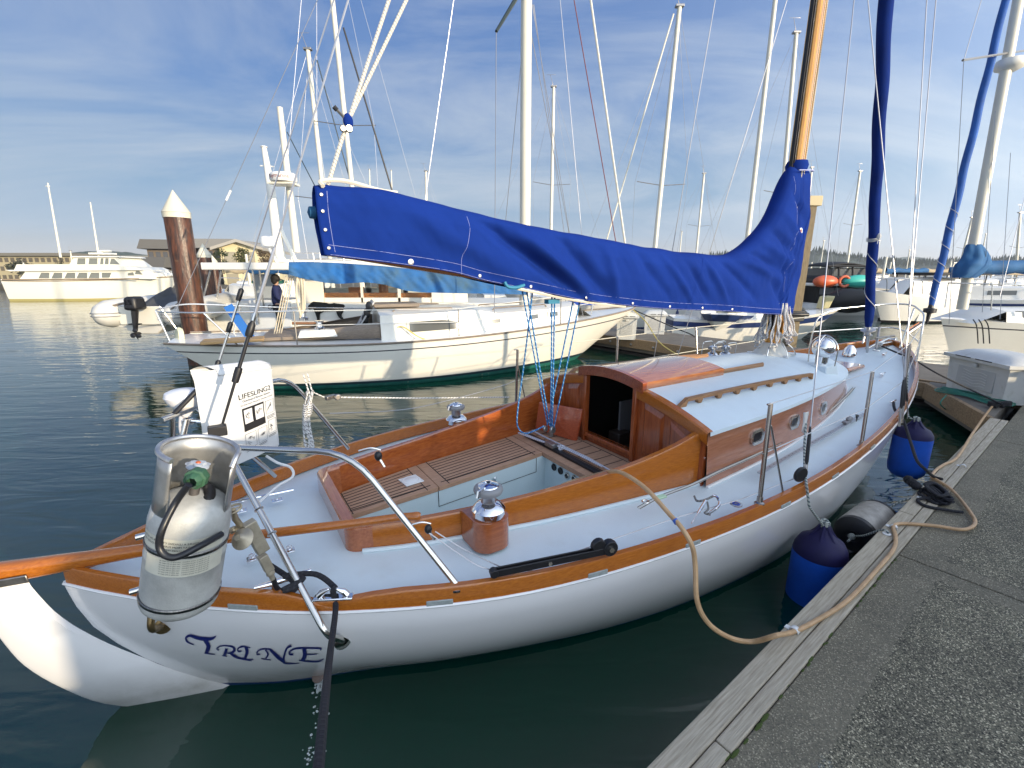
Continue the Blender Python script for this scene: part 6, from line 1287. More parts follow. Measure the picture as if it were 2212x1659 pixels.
# stern deck bits
mb = MB(); p = nf.Z(505, 735, 1.06); mb.box(p, (1.0, .5, .05), Matrix.Rotation(.1, 3, 'Z')); mb.build('stern_seat', lambda: mat('light_teak', (.42, .26, .11), .6), nb, bevel=.01)
p = nf.Y(387, 727, -.2); mb = MB(); mb.lathe([(0, .05), (.16, .04), (.19, 0), (.16, -.05), (0, -.06)], p, (-.8, -.4, .1), 18); mb.build('rescue_cushion', lambda: mat('pale_yellow_vinyl', (.74, .70, .48), .5), nb)
st_l = lambda: mat('bright_rail', (.72, .70, .66), .25, metal=.85)
def nY(px, py, y): return nf.Y(px, py, y)
mb = MB(); mb.tube(fillet([nY(900, 668, 1.2), nY(600, 664, .95), nY(400, 656, .6), nY(338, 668, .1), nY(336, 674, -.3), nY(420, 676, -.85), nY(640, 672, -1.1)], .25), .016, 8)
for a, b in (((336, 672, -.25), (372, 748, -.4)), ((345, 662, .25), (400, 735, .3)), ((440, 677, -.9), (520, 752, -1.0)), ((520, 660, .9), (500, 735, .9))): mb.tube([nY(*a), nY(*b)], .015, 8)
mb.build('pushpit', st_l, nb)
for px, yt, yb in ((634, 672, 752), (990, 667, 730), (1212, 640, 712), (1130, 650, 722)):
    if px == 1130: continue
    t = nY(px, yt, -1.35 if px < 1200 else -1.0); b = Vector((t.x, t.y, zs(t.x/11.25)+.02)); MB().tube([b, t], .013, 8).build('stanchion', M_dullsteel, nb)
tA, tB, tC = nY(640, 672, -1.1), nY(990, 667, -1.35), nY(1212, 640, -1.0)
tD = Vector((10.6, -.35, 1.9)); wl_ = lambda: mat('white_wire', (.70, .69, .64), .5)
wires(nb, [(tA, tB), (tB, tC), (tC, tD)], .008, 'lifeline', wl_); wires(nb, [(tA-Vector((0, 0, .28)), tB-Vector((0, 0, .28))), (tB-Vector((0, 0, .28)), tC-Vector((0, 0, .28))), (tC-Vector((0, 0, .28)), tD-Vector((0, 0, .28)))], .007, 'lifeline', wl_)
mb = MB(); mb.tube(fillet([(9.4, -.75, 1.25), (9.5, -.72, 1.85), (10.6, -.38, 1.92), (11.3, 0, 1.95), (10.6, .38, 1.92), (9.5, .72, 1.85), (9.4, .75, 1.25)], .2), .016, 8); mb.build('pulpit', st_l, nb)
# mast, boom, cover
mbase = nY(1133, 655, 0); mtop = nY(1138, -60, 0); mast(nb, Vector((mbase.x, 0, 1.3)), Vector((mbase.x, 0, mtop.z+6.5)), .135, .11)
a, b = nY(1150, 25, .0), nY(1072, 68, 0); sp_ = MB(); q0_ = Vector((mbase.x, 0, a.z+.55)); q1_ = nY(1072, 68, -.9); sp_.tube([q0_, q1_], [.05, .03], 6); sp_.build('spreader', lambda: mat('green_black', (.01, .02, .015), .4), nb)
for px0, py0, px1, py1, y0, y1 in ((1072, 70, 1068, 690, -.9, -1.3), (1150, 10, 1262, 700, 0, -.6), (1153, 10, 1245, 700, 0, -.7), (1145, 60, 1240, 560, 0, .8), (1133, 60, 1090, 500, 0, .9)):
    wires(nb, [(nY(px0, py0, y0), nY(px1, py1, y1))], .009)
bt0, bt1 = nY(632, 578, 0), nY(1137, 618, 0)
mb = MB(); mb.tube([bt0, bt1], .075, 12); mb.build('boom', alum, nb)
CT2 = [(625, 566), (680, 566), (760, 570), (860, 578), (960, 592), (1060, 605), (1135, 615)]; CB2 = [(625, 592), (650, 600), (720, 612), (790, 610), (830, 615), (880, 628), (950, 632), (1060, 634), (1135, 636)]
def fc2(u, v):
    px = 625+(1135-625)*u; yt = herm(CT2, px); yb = herm(CB2, px); k = abs(2*v-1); hh = 1-k; pz = yt+(yb-yt)*(1-min(1, hh*1.25)); p = nf.Y(px, pz, 0); sd = -1 if v < .5 else 1
    wv = .17*math.sqrt(max(0, 1-max(0, hh*1.25-.3)**2/ .93)) if hh < .99 else 0; wv *= (.5+.5*min(1, k*4)); f = .06*noise.noise(Vector((u*26, hh*1.5, 3)))+.045*noise.noise(Vector((u*60+hh*9, hh*3, 5)))
    return Vector((p.x, sd*(wv+f*min(1, k*3)), p.z))
MB().grid(fc2, 160, 24, flip=True).build('boom_cover', lambda: mat('faded_blue_canvas', (.008, .105, .33), .85, noise_s=1.6, col2=(.045, .10, .15)), nb, ang=180)
mb = MB(); random.seed(2)
for k in range(6): p = nY(640+k*3, 590, -.1); q = nY(648+k*2, 688-4*k, -.15); mb.tube(smooth_path([p, (p+q)/2+Vector((random.uniform(-.06, .06), random.uniform(-.05, .05), 0)), q], 5), .02, 5)
mb.build('furled_ropes', lambda: mat('cream_rope', (.60, .53, .40), .8), nb)
for k in range(4): wires(nb, [(nY(618+k*5, 595, 0), nY(592+k*5, 722, -.1))], .011, 'mainsheet', lambda: mat('cream_rope', (.60, .53, .40), .8))
mb = MB(); p, q = nY(492, 660, -.7), nY(545, 735, -.75); mb.bar(p, q, .02, .16, up=(1, 0, 0)); mb.build('blue_strap', lambda: mat('strap_blue', (.01, .12, .42), .7), nb)
mb = MB(); mb.tube(smooth_path([nY(848, 712, -1.05), nY(870, 706, -1.2), nY(905, 728, -1.3), nY(945, 741, -1.3)], 5), .014, 6); mb.ball(nY(842, 704, -1.0), .05, 8); mb.build('yellow_rope', lambda: mat('yellow_cord', (.52, .42, .12), .6), nb)
bsa, bsb = nY(388, 653, 0), nY(528, 346, 0); wires(nb, [(bsa-(bsb-bsa)*.12, bsb+(bsb-bsa)*2.2)], .006, 'backstay')
mb = MB(); mb.tube([bsa+(bsb-bsa)*.72, bsa+(bsb-bsa)*.79], .02, 8); mb.build('insulator', M_white, nb)
def ntext(t, size, px, py, par, m, fr=nf, y=None, name='lettering', rz=0):
    y = -hbr(.9)*.7 if y is None else y; p = fr.Y(px, py, y); return text_mesh(t, size, m, par, .001, name, lambda c: p+Vector((c.x, -.004, c.y)))
# yellow shore line from bow
a = Vector((11.1, 0, 1.3)); o = MB().tube(smooth_path([N0+nf.ex*11.1+Vector((0, 0, 1.32)), aty(1395, 695, 12.5), aty(1425, 740, 11.5), aty(1470, 770, 10.8), aty(1500, 785, 10.5)], 6), .014, 6).build('shore_line', lambda: mat('yellow_cord', (.52, .42, .12), .6)); tag(o, 'yellow shore line drooping from the neighbour sailboat bow to the dock', 'rope')
o = MB().tube(smooth_path([N0+nf.ex*11.1+Vector((0, 0, 1.30)), aty(1450, 705, 12.5), aty(1492, 722, 12.0), aty(1500, 728, 12)], 6), .016, 6).build('shore_line', bk); tag(o, 'dark line from the neighbour sailboat bow toward the middle dock', 'rope')
# ---------------- trawler behind the neighbour
TY = 14.6
tr = empty('trawler', (0, 0, 0), 0, 'white trawler yacht with long cabin windows and covered aft deck behind the neighbour sailboat', 'motor yacht')
tw = lambda: mat('trawler_white', (.80, .78, .71), .35, noise_s=1, noise_amt=.06)
def T(px, py, Y=TY): return aty(px, py, Y)
def slab(name, x0, x1, y0, y1, Y0, Y1, m, par=tr, bevel=.02):
    a = T(x0, y0, Y0); b = T(x1, y1, Y0); mb = MB(); mb.box(((a.x+b.x)/2, (Y0+Y1)/2, (a.z+b.z)/2), (b.x-a.x, Y1-Y0, abs(a.z-b.z))); return mb.build(name, m, par, bevel=bevel)
a, b = T(432, 568, 13.4), T(1010, 582, 13.4); slab('aft_roof', 432, 1010, 567, 583, 13.5, 16.8, tw)
# pilothouse wall with openings
def wallpiece(x0, x1, y0, y1): slab('cabin_wall', x0, x1, y0, y1, TY, TY+.08, tw, bevel=.004)
wallpiece(632, 700, 583, 655); wallpiece(775, 785, 583, 655); wallpiece(856, 866, 583, 655); wallpiece(930, 1010, 583, 655); wallpiece(700, 930, 643, 655); wallpiece(700, 930, 583, 589)
for (x0, x1) in ((700, 775), (785, 856), (866, 930)):
    slab('window_sill', x0, x1, 633, 643, TY+.10, TY+.5, lambda: mat('orange_teak', (.42, .16, .05), .4), bevel=.004)
    mb = MB(); a, b = T(x0, 589), T(x1, 643); mb.box(((a.x+b.x)/2, TY+.04, (a.z+b.z)/2), (b.x-a.x, .006, a.z-b.z)); mb.build('window_glass', lambda: mat('clear_glass', (.9, .95, .95), .02, trans=1.0, ior=1.1), tr)
mb = MB(); z1_ = T(700, 583).z; z0_ = T(700, 655).z
for x0, x1 in ((640, 700), (790, 800), (870, 880), (950, 1010)):
    a, b = T(x0, 600, 16.8), T(x1, 600, 16.8); mb.box(((a.x+b.x)/2, 16.8, (z0_+z1_)/2), (b.x-a.x, .06, z1_-z0_))
a, b = T(640, 600, 16.8), T(1010, 600, 16.8); mb.box(((a.x+b.x)/2, 16.8, z0_+.15), (b.x-a.x, .06, .5)); mb.build('far_cabin_wall', tw, tr)
mb = MB(); a = T(828, 620, 15.6); mb.tube([a+Vector((0, 0, -.5)), a+Vector((0, 0, .25))], .16, 8); mb.box(a+Vector((-.9, 0, -.25)), (.4, .4, .5)); mb.build('helm_chair', lambda: mat('chair_wood', (.30, .12, .05), .4), tr)
slab('hull_side', 440, 1150, 655, 705, TY-.5, TY+2.6, tw); 
hp_ = [T(440, 690, TY-.5), T(1150, 690, TY-.5)]; mb = MB(); mb.box(((hp_[0].x+hp_[1].x)/2, TY+1.2, .35), (hp_[1].x-hp_[0].x, 3.4, .9)); mb.build('lower_hull', tw, tr, bevel=.1)
slab('cap_rail', 560, 1150, 696, 701, TY-.58, TY-.42, lambda: mat('rail_brown', (.30, .15, .08), .5))
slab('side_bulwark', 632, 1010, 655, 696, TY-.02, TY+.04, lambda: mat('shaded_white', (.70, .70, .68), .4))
for px0, py0, px1, py1 in ((455, 583, 440, 640), (478, 583, 462, 690), (545, 583, 560, 700), (560, 583, 570, 665)): MB().tube([T(px0, py0, 13.7), T(px1, py1, 13.9)], .025, 8).build('roof_post', st_l, tr)
mb = MB(); 
for y in (546, 560): mb.tube([T(625, y, 15), T(690, y+1, 15), T(760, y+3, 15)], .016, 6)
for px in (628, 634, 676, 690, 740): mb.tube([T(px, 546, 15), T(px+4, 568, 15)], .016, 6)
mb.build('flybridge_rail', st_l, tr)
mb = MB(); 
def fly(u, v): p = T(640+120*u, 569-11*math.sin(math.pi*u)**.5*(1 if v < .99 else .2), 15); return Vector((p.x, 15.1+1.4*v, p.z))
mb.grid(fly, 12, 4); mb.build('flybridge_canvas', lambda: mat('grey_canvas', (.26, .24, .22), .8), tr, solid=.05)
slab('flybridge_coaming', 610, 1000, 560, 568, 15.0, 16.4, tw)
mb = MB(); a = T(620, 567, 15); b = T(588, 320, 15)
mb.tube([T(606, 566, 15), T(584, 400, 15), T(570, 318, 15)], [.17, .12, .07], 12); mb.tube([T(640, 566, 15), T(606, 495, 15)], .06, 8); mb.build('signal_mast', tw, tr)
mb = MB(); mb.tube([T(562, 358, 15), T(592, 360, 15)], .02, 6); mb.lathe([(.10, 0), (.10, .02)], T(570, 318, 15), n=12); mb.build('mast_fitting', tw, tr)
mb = MB(); c = T(580, 522, 14.8); mb.lathe([(.16, -.16), (.22, -.13), (.25, 0), (.22, .14), (.15, .17), (0, .17)], c, n=20); mb.tube([c+Vector((0, 0, -.2)), c+Vector((.25, 0, -.75))], .05, 8); mb.build('radar_dome', M_white, tr)
c = T(612, 384, 14.2); mb = MB(); mb.lathe([(.0, -.12), (.34, -.12), (.37, -.08), (.37, .06), (.33, .11), (0, .12)], c, n=28); o = mb.build('radar_dome', M_white, tr); mb = MB(); mb.box(c+Vector((0, 0, -.17)), (.7, .5, .05)); mb.build('radar_bracket', alum, tr)
text_mesh('Raymarine', .15, lambda: mat('radar_red', (.35, .03, .04), .5), o, .002, 'lettering', lambda q: c+Vector((math.sin(q.x/.375)*.375, -math.cos(q.x/.375)*.375, q.y)))
mast(tr, T(641, 545, 14.6), T(604, 232, 14.6), .105, .08)
# canvas tender cover etc at the stern, and dark enclosure
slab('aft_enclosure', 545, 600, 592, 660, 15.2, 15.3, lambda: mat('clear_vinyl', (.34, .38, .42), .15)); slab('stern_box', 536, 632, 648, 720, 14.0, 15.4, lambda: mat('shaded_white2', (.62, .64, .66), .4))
text_mesh('ORB', .20, M_black, tr, .002, 'lettering', lambda q: T(592, 664, 13.98)+Vector((q.x, 0, q.y)))
# person standing on the aft deck, and the black dog
def skin(name, V, E_, rad, m, par=None, sub=2):
    me = bpy.data.meshes.new(name); me.from_pydata(V, E_, []); o = bpy.data.objects.new(name, me); COL.objects.link(o); me.materials.append(m()); md = o.modifiers.new('skin', 'SKIN'); md.use_smooth_shade = True
    me.skin_vertices[0] if me.skin_vertices else None
    if not me.skin_vertices:
        import bmesh; bm = bmesh.new(); bm.from_mesh(me); bm.verts.layers.skin.verify(); bm.to_mesh(me); bm.free()
    sv = me.skin_vertices[0].data
    for i, r in enumerate(rad): sv[i].radius = (r, r) if not isinstance(r, tuple) else r; sv[i].use_root = (i == 0)
    s2 = o.modifiers.new('sub', 'SUBSURF'); s2.levels = sub; s2.render_levels = sub
    if par: o.parent = par
    return o
pf = T(607, 705, 14.1); head = T(606, 605, 14.1); HT = 1.72; pf = Vector((pf.x+.0, 14.1, head.z+.10-HT))
per = empty('person', pf, R(-70), 'dark-haired person in a navy jacket standing on the aft deck of the trawler', 'person')
Vb = [(0, 0, .94), (0, 0, 1.12), (0, -.01, 1.36), (0, 0, 1.47), (0, .02, 1.55), (0, .03, 1.64), (.10, 0, .88), (.11, .0, .48), (.11, -.02, .07), (.11, .10, .03), (-.10, 0, .88), (-.11, 0, .48), (-.11, -.02, .07), (-.11, .10, .03), (.19, 0, 1.38), (.25, .02, 1.12), (.22, .22, .98), (-.19, 0, 1.38), (-.25, .02, 1.12), (-.22, .22, .98)]
Eb = [(0, 1), (1, 2), (2, 3), (3, 4), (4, 5), (0, 6), (6, 7), (7, 8), (8, 9), (0, 10), (10, 11), (11, 12), (12, 13), (2, 14), (14, 15), (15, 16), (2, 17), (17, 18), (18, 19)]
skin('body', Vb, Eb, [.14, .13, .14, .06, .055, .095, .09, .065, .045, .04, .09, .065, .045, .04, .07, .05, .03, .07, .05, .03], lambda: mat('skin_tone', (.40, .24, .17), .6), per)
skin('jacket', [(0, 0, .80), (0, 0, 1.12), (0, -.01, 1.37), (0, 0, 1.47), (.19, 0, 1.39), (.26, .02, 1.12), (.23, .20, .99), (-.19, 0, 1.39), (-.26, .02, 1.12), (-.23, .20, .99)], [(0, 1), (1, 2), (2, 3), (2, 4), (4, 5), (5, 6), (2, 7), (7, 8), (8, 9)], [.19, .19, .19, .09, .10, .08, .055, .10, .08, .055], lambda: mat('navy_jacket', (.006, .012, .065), .8), per)
skin('trousers', [(0, 0, .88), (.10, 0, .80), (.11, 0, .48), (.11, -.02, .10), (-.10, 0, .80), (-.11, 0, .48), (-.11, -.02, .10)], [(0, 1), (1, 2), (2, 3), (0, 4), (4, 5), (5, 6)], [.15, .12, .085, .07, .12, .085, .07], lambda: mat('black_trousers', (.008, .008, .012), .8), per)
mb = MB(); mb.ball((0, .0, 1.67), .125, 14, (.95, 1.05, 1.05)); mb.ball((0, -.03, 1.60), .11, 12, (1.0, .9, 1.0)); mb.build('hair', lambda: mat('dark_hair', (.008, .006, .005), .7), per)
for sg in (-1, 1): MB().ball((sg*.035, .105+.02, 1.64), .012, 6).build('eye', M_black, per)
MB().ball((0, .125+.02, 1.615), .018, 6).build('nose', lambda: mat('skin_tone', (.40, .24, .17), .6), per)
dg = T(712, 700, 14.15); hipz = .62; dl = empty('dog', Vector((dg.x, 14.15, T(712, 700, 14.15).z-.02)), 0, 'black dog standing on the side deck with its tail stretched out', 'dog')
Vd = [(.36, 0, .56), (.08, 0, .52), (-.26, 0, .56), (-.42, 0, .60), (-.52, 0, .55), (-.60, 0, .46), (.55, .0, .58), (.80, .03, .53), (.98, .05, .50)]
Ed = [(0, 1), (1, 2), (2, 3), (3, 4), (4, 5), (0, 6), (6, 7), (7, 8)]; rd = [.14, .135, .165, .12, .10, .06, .045, .035, .02]
for sg in (-1, 1):
    i = len(Vd); Vd += [(.38, sg*.09, .40), (.36, sg*.10, .28), (.46, sg*.10, .17), (.43, sg*.10, .03)]; Ed += [(0, i), (i, i+1), (i+1, i+2), (i+2, i+3)]; rd += [.10, .06, .035, .03]
    i = len(Vd); Vd += [(-.30, sg*.09, .38), (-.29, sg*.09, .20), (-.30, sg*.09, .03)]; Ed += [(2, i), (i, i+1), (i+1, i+2)]; rd += [.075, .045, .032]
fur = lambda: mat('black_fur', (.006, .006, .006), .75); skin('body', Vd, Ed, rd, fur, dl)
for sg in (-1, 1): MB().prism([(-.46, sg*.07, .66), (-.40, sg*.10, .66), (-.45, sg*.12, .54)], (0, sg*.015, 0)).build('ear', fur, dl, bevel=.004)
# ---------------- timber pilings with white cone caps
def piling(px, ytop, ycap, ybot, hw, Y, label, cap=True):
    b = aty(px+ (ybot-ycap)*.166*(1 if px < 1106 else -1)*0, ybot, Y); c = aty(px, ycap, Y); d = c.y*CP-(c.z-CAMH)*SP; r = hw*d/FPX*.98; t = aty(px, ytop, Y)
    root = empty('piling', (c.x, Y, 0), 0, label, 'piling', 'timber pilings with white cone caps')
    bark = lambda: mat('creosote_timber', (.13, .045, .02), .34, noise_s=3.2, stretch=(6, 6, .9), col2=(.006, .004, .003), bump=1.0, bump_s=12, dirt=((.30, .19, .11), 5, .64, .55))
    mb = MB(); zt = c.z
    def pf_(u, v): a = 2*math.pi*u; z = -.4+(zt+.4)*v; k = 1+.05*noise.noise(Vector((math.cos(a)*3, math.sin(a)*3, z*.8)))+.035*noise.noise(Vector((math.cos(a)*9, math.sin(a)*9, z*2.2))); return (r*k*math.cos(a), r*k*math.sin(a), z)
    mb.grid(pf_, 48, 60, closeu=True, flip=False); mb.build('pile_shaft', bark, root, ang=60)
    if cap: mb = MB(); H = max(.2, t.z-zt); mb.lathe([(r*1.07, -.30*H*.75), (r*1.07, .0), (r*1.10, .005), (r*.02, H), (0, H)], (0, 0, zt+.02), n=32); mb.build('cone_cap', lambda: mat('cap_cream', (.62, .58, .46), .5, noise_s=6, noise_amt=.08, dirt=((.4, .36, .28), 12, .72, .4)), root, ang=50)
    return root
piling(381, 412, 462, 735, 25, 11.6, 'large dark brown piling with a white cone cap standing behind the neighbour sailboat stern')
piling(441, 527, 552, 700, 13, 19, 'smaller piling partly behind the tall brown piling, with conical white cap')
piling(459, 551, 566, 700, 9, 24, 'smallest and farthest capped piling seen under the white trawler roof')
b = aty(1712, 700, 13.5); t = aty(1752, 437, 13.5); root = empty('dock_post', (aty(1712, 700, 13.5).x, 13.5, 0), 0, 'square weathered timber post with a block on top, right of the near mast', 'post')
zt = t.z; mb = MB(); mb.box((0, 0, zt/2), (.26, .26, zt)); mb.build('post_shaft', lambda: mat('post_timber', (.22, .17, .10), .8, noise_s=6, stretch=(10, 10, 1), noise_amt=.45), root, bevel=.01)
mb = MB(); mb.box((.0, 0, zt+.02), (.46, .36, .26)); mb.build('post_block', lambda: mat('block_timber', (.50, .42, .26), .7), root, bevel=.02)
mb = MB(); mb.box((0, 0, 1.05), (.42, .38, .3)); mb.tube([(-.3, -.2, 1.1), (.3, -.2, 1.1)], .06, 8); mb.build('post_bracket', M_black, root, bevel=.02)
# ---------------- big white motor yacht on the left
YD = 39.0; YA = R(33)
yo = aty(48, 634, YD); yo.z = 0; yf = Frame(yo, R(0)); my = empty('motor_yacht', yo, R(8), 'large cream motor yacht with two rows of windows across the calm water', 'motor yacht')
yf = Frame(yo, R(8)); yl = lambda px, py, y=-1.9: yf.Y(px, py, y)
ybx = yl(392, 610, 0).x
x_s = yl(5, 615).x; 
myb = lambda: mat('yacht_cream', (.80, .78, .69), .3, coat=.2, noise_s=.4, noise_amt=.06)
spec = dict(L=ybx-x_s, B=4.4, fb0=yl(5, 603).z, fbm=yl(200, 603).z, fb1=yl(385, 594, 0).z, stern=.88, rake=.12, zk=-.4, full=.55)
ym = empty('tmp'); bpy.data.objects.remove(ym)
hullr = empty('hull_holder'); bpy.data.objects.remove(hullr)
_pt, _zs, _hb = hull_mesh(**spec); mb = MB(); QY = [0, .04, .09, .8, .9, 1, 1.4]
for sg in (-1, 1):
    o = len(mb.v)
    for i in range(41):
        for q in QY: x, w, z = _pt(i/40, q); mb.v.append(Vector((x_s+x, sg*w, z)))
    n = len(QY)
    for i in range(40):
        for j in range(n-1):
            mb.mi = [0, 1, 0, 0, 2, 2][j]; a, b, c, d = o+i*n+j, o+(i+1)*n+j, o+(i+1)*n+j+1, o+i*n+j+1; mb.face((a, b, c, d) if sg > 0 else (a, d, c, b))
    if sg > 0:
        for j in range(n-1): mb.face((o+j, o+j+1, j+1, j))
mb.build('hull', [myb, lambda: mat('rub_brown', (.30, .22, .14), .5), lambda: mat('boot_yellow', (.42, .36, .14), .5)], my, ang=50)
mb = MB(); mb.grid(lambda u, v: ((lambda p: (x_s+p[0], p[1]*(2*v-1), _zs(u)-.02))(_pt(u, 0))), 30, 4); mb.build('deck', myb, my)
def ypoly(name, pts, m, y0=-1.75, y1=1.75, par=my, bevel=.03):
    P = [yl(px, py, y0) for px, py in pts]; mb = MB(); mb.prism([Vector((p.x, y0, p.z)) for p in P][::-1], (0, y1-y0, 0)); return mb.build(name, m, par, smooth=False, bevel=bevel)
ypoly('main_cabin', [(42, 603), (56, 584), (310, 584), (325, 598), (330, 603)], myb); ypoly('upper_deck', [(8, 583), (30, 583), (35, 571), (150, 571), (290, 577), (307, 584), (20, 586)], myb, -2.0, 2.0)
ypoly('wheelhouse', [(148, 573), (160, 555), (252, 556), (262, 562), (282, 576)], myb, -1.5, 1.5); ypoly('wheelhouse_roof', [(150, 556), (152, 553), (255, 553), (260, 556)], myb, -1.7, 1.7)
ypoly('foredeck_house', [(300, 594), (303, 588), (345, 590), (352, 597), (340, 600)], myb, -1.0, 1.0)
yg = lambda: mat('yacht_glass', (.16, .17, .155), .12, coat=.4)
def ywin(pts, y): P = [yl(px, py, y) for px, py in pts]; mb = MB(); mb.prism([Vector((p.x, y, p.z)) for p in P][::-1], (0, .03, 0)); mb.build('window', yg, my, smooth=False)
for x in (86, 114, 142, 168, 194): ywin([(x-3, 601), (x+3, 589), (x+20, 589), (x+20, 601)], -1.78)
ywin([(220, 600), (220, 589), (240, 589), (236, 600)], -1.78)
for x0, x1 in ((166, 184), (191, 210), (216, 223), (226, 234)): ywin([(x0, 571), (x0+2, 558), (x1, 558), (x1, 571)], -1.53)
ywin([(237, 571), (240, 559), (246, 559), (258, 571)], -1.53); ywin([(276, 590), (276, 595), (290, 595), (287, 588)], -1.78); ywin([(291, 592), (294, 585), (300, 585), (308, 593)], -1.78)
MB().tube([yl(5, 604, -2.25), yl(300, 602, -2.25)], .05, 6).build('rub_rail', lambda: mat('rub_brown', (.30, .22, .14), .5), my)
mast(my, yl(131, 556, 0), yl(103, 395, 0), .09, .05); mast(my, yl(213, 553, 0), yl(195, 437, 0), .08, .04)
mb = MB(); mb.tube([yl(98, 402, 0), yl(108, 402, 0)], .04, 6); mb.box(yl(222, 548, 0), (1.6, .9, .14)); mb.box(yl(228, 542, 0), (.8, .3, .12)); mb.tube([yl(213, 545, 0), yl(222, 548, 0)], .12, 6); mb.build('radar_array', myb, my, bevel=.02)
mb = MB(); mb.tube(fillet([yl(328, 596, -.8), yl(332, 588, -.8), (yl(355, 588, -.8)), yl(360, 597, -.8)], .3), .05, 6)
for i in range(14): p = yl(310+i*5.6, 598, -1.2+.08*i); mb.tube([p, p+Vector((0, 0, .55))], .018, 4)
mb.tube([yl(310, 585, -1.2), yl(388, 588, 0)], .02, 5); mb.build('bow_rail', st_l, my)
# ---------------- inflatable dinghy with outboard, carried across the neighbour's stern side
dc = aty(280, 672, 12.6); dn_ = empty('dinghy', (dc.x, 12.6, 0), R(0), 'grey inflatable dinghy with a black outboard and dark cover beside the brown piling', 'dinghy'); D = lambda px, py, Y=12.3: aty(px, py, Y)-Vector((dc.x, 12.6, 0))
rub = lambda: mat('hypalon_grey', (.62, .61, .57), .5, noise_s=3, noise_amt=.12)
for (px, py, rr) in ((222, 680, .36), (372, 682, .34)):
    c = D(px, py, 12.0); mb = MB(); mb.lathe([(0, -.30), (rr*.35, -.27), (rr*.75, -.15), (rr, .08), (rr, .5), (rr*.95, 2.6), (rr*.6, 3.0), (0, 3.2)], c+Vector((.0, .1, 0)), (.12 if px < 300 else -.08, 1, .06), 28)
    tb = mb.build('buoyancy_tube', rub, dn_, ang=60); mb = MB()
    for z in (-.04, .04): mb.tube([c+Vector((rr*1.01*math.cos(R(a)), -.12+.20*(1-abs(math.cos(R(a)))) , z)) if 0 else c+Vector((-rr*.99*math.cos(R(a)), .17-.36*math.sin(R(a)), z)) for a in range(0, 181, 15)], .012, 5)
    mb.build('rubbing_strip', M_grey, tb)
mb = MB(); a = D(250, 662, 12.1); b = D(352, 702, 12.1); mb.box(((a.x+b.x)/2, 12.15-12.6, (a.z+b.z)/2), (b.x-a.x, .06, abs(a.z-b.z))); mb.build('transom', lambda: mat('transom_cream', (.70, .68, .60), .4), dn_, bevel=.02)
mb = MB(); a = D(225, 700, 12.4); b = D(360, 722, 12.4); mb.prism([D(235, 700, 12.2), D(360, 700, 12.2), D(340, 722, 12.2), D(300, 722, 12.2)][::-1], (0, 2.6, .1)); mb.build('dinghy_floor', rub, dn_, bevel=.03)
def dcov(u, v): px = 250+110*u; top = interp([(0, 662), (.2, 648), (.33, 628), (.42, 622), (.52, 634), (.75, 640), (.9, 632), (1, 650)], u); p = D(px, top+(672-top)*abs(2*v-1)**1.3, 12.2); return Vector((p.x, -.3+2.2*v, p.z+.04*noise.noise(Vector((u*8, v*6, 1)))))
MB().grid(dcov, 28, 12).build('dinghy_cover', lambda: mat('charcoal_canvas', (.06, .065, .075), .8, noise_s=2, noise_amt=.4), dn_, solid=.02)
mb = MB(); mb.tube([D(228, 664, 12.1), D(300, 648, 12.1)], .03, 6); mb.tube([D(355, 680, 11.9), D(385, 655, 11.9)], .02, 6); mb.build('oar', greyteak, dn_)
oc_ = D(291, 655, 11.8); mb = MB(); mb.box(oc_+Vector((0, 0, .0)), (.34, .42, .34), taper=.85); eng = mb.build('outboard_motor', M_black, dn_, bevel=.07)
mb = MB(); mb.tube([D(291, 668, 11.8), D(293, 715, 11.8)], [.085, .05], 8); mb.box(D(292, 700, 11.85), (.26, .12, .03)); mb.lathe([(.02, -.16), (.045, -.1), (.05, .1), (.03, .16)], D(293, 722, 11.8), (0, 1, 0), 10); mb.prism([D(290, 722, 11.8), D(297, 722, 11.8), D(298, 734, 11.8)], (0, .02, 0)); mb.build('motor_leg', M_black, eng)
mb = MB(); c = D(293, 722, 11.6)
for a in (90, 210, 330): mb.ball(c+Vector((math.cos(R(a))*.09, 0, math.sin(R(a))*.09)), .07, 8, (1, .25, .7))
mb.build('propeller', M_black, eng)
text_mesh('3.5', .17, M_white, eng, .001, 'lettering', lambda q: oc_+Vector((q.x, -.222, q.y+.03)))
# ---------------- far shore: hills, buildings, trees
def ridge(name, pts, Y, Y2, m, seedz, amp=.6):
    mb = MB(); n = 220
    def f(u, v):
        px = pts[0][0]+(pts[-1][0]-pts[0][0])*u; top = aty(px, herm(pts, px), Y); base = aty(px, 590, Y)
        z = max(.2, top.z)+amp*noise.noise(Vector((u*60, seedz, 0)))*2+amp*noise.noise(Vector((u*200, seedz, 5)))
        k = [0, .25, .6, 1, .9][int(round(v*4))]; yy = Y-(Y2-Y)*.5*(1-k) if v <= .75 else Y2
        s = yy/Y; return (base.x*s, yy, -1+(z+1)*k)
    mb.grid(f, n, 4); return tag(mb.build(name, m, smooth=True), kind='structure')
ridge('hills', [(1350, 578), (1480, 562), (1530, 553), (1590, 548), (1640, 547), (1680, 547), (1720, 545), (1745, 541), (1800, 548), (1860, 556), (1900, 563), (1960, 566), (2040, 563), (2100, 560), (2150, 560), (2230, 558), (2400, 552)], 480, 700, lambda: mat('forest_ground', (.035, .05, .03), .95, noise_s=.05, noise_amt=.5), 1, 1.0)
ridge('hills', [(-150, 551), (60, 552), (160, 546), (200, 543), (290, 545), (330, 552), (420, 556), (700, 566), (1100, 575), (1400, 580)], 1000, 1150, lambda: mat('far_hill', (.045, .065, .05), .95), 4, .8)
ridge('far_hills', [(1700, 570), (1850, 566), (1930, 557), (1965, 554), (2010, 560), (2200, 564)], 1200, 1300, lambda: mat('far_hill', (.045, .065, .05), .95), 6, .5)
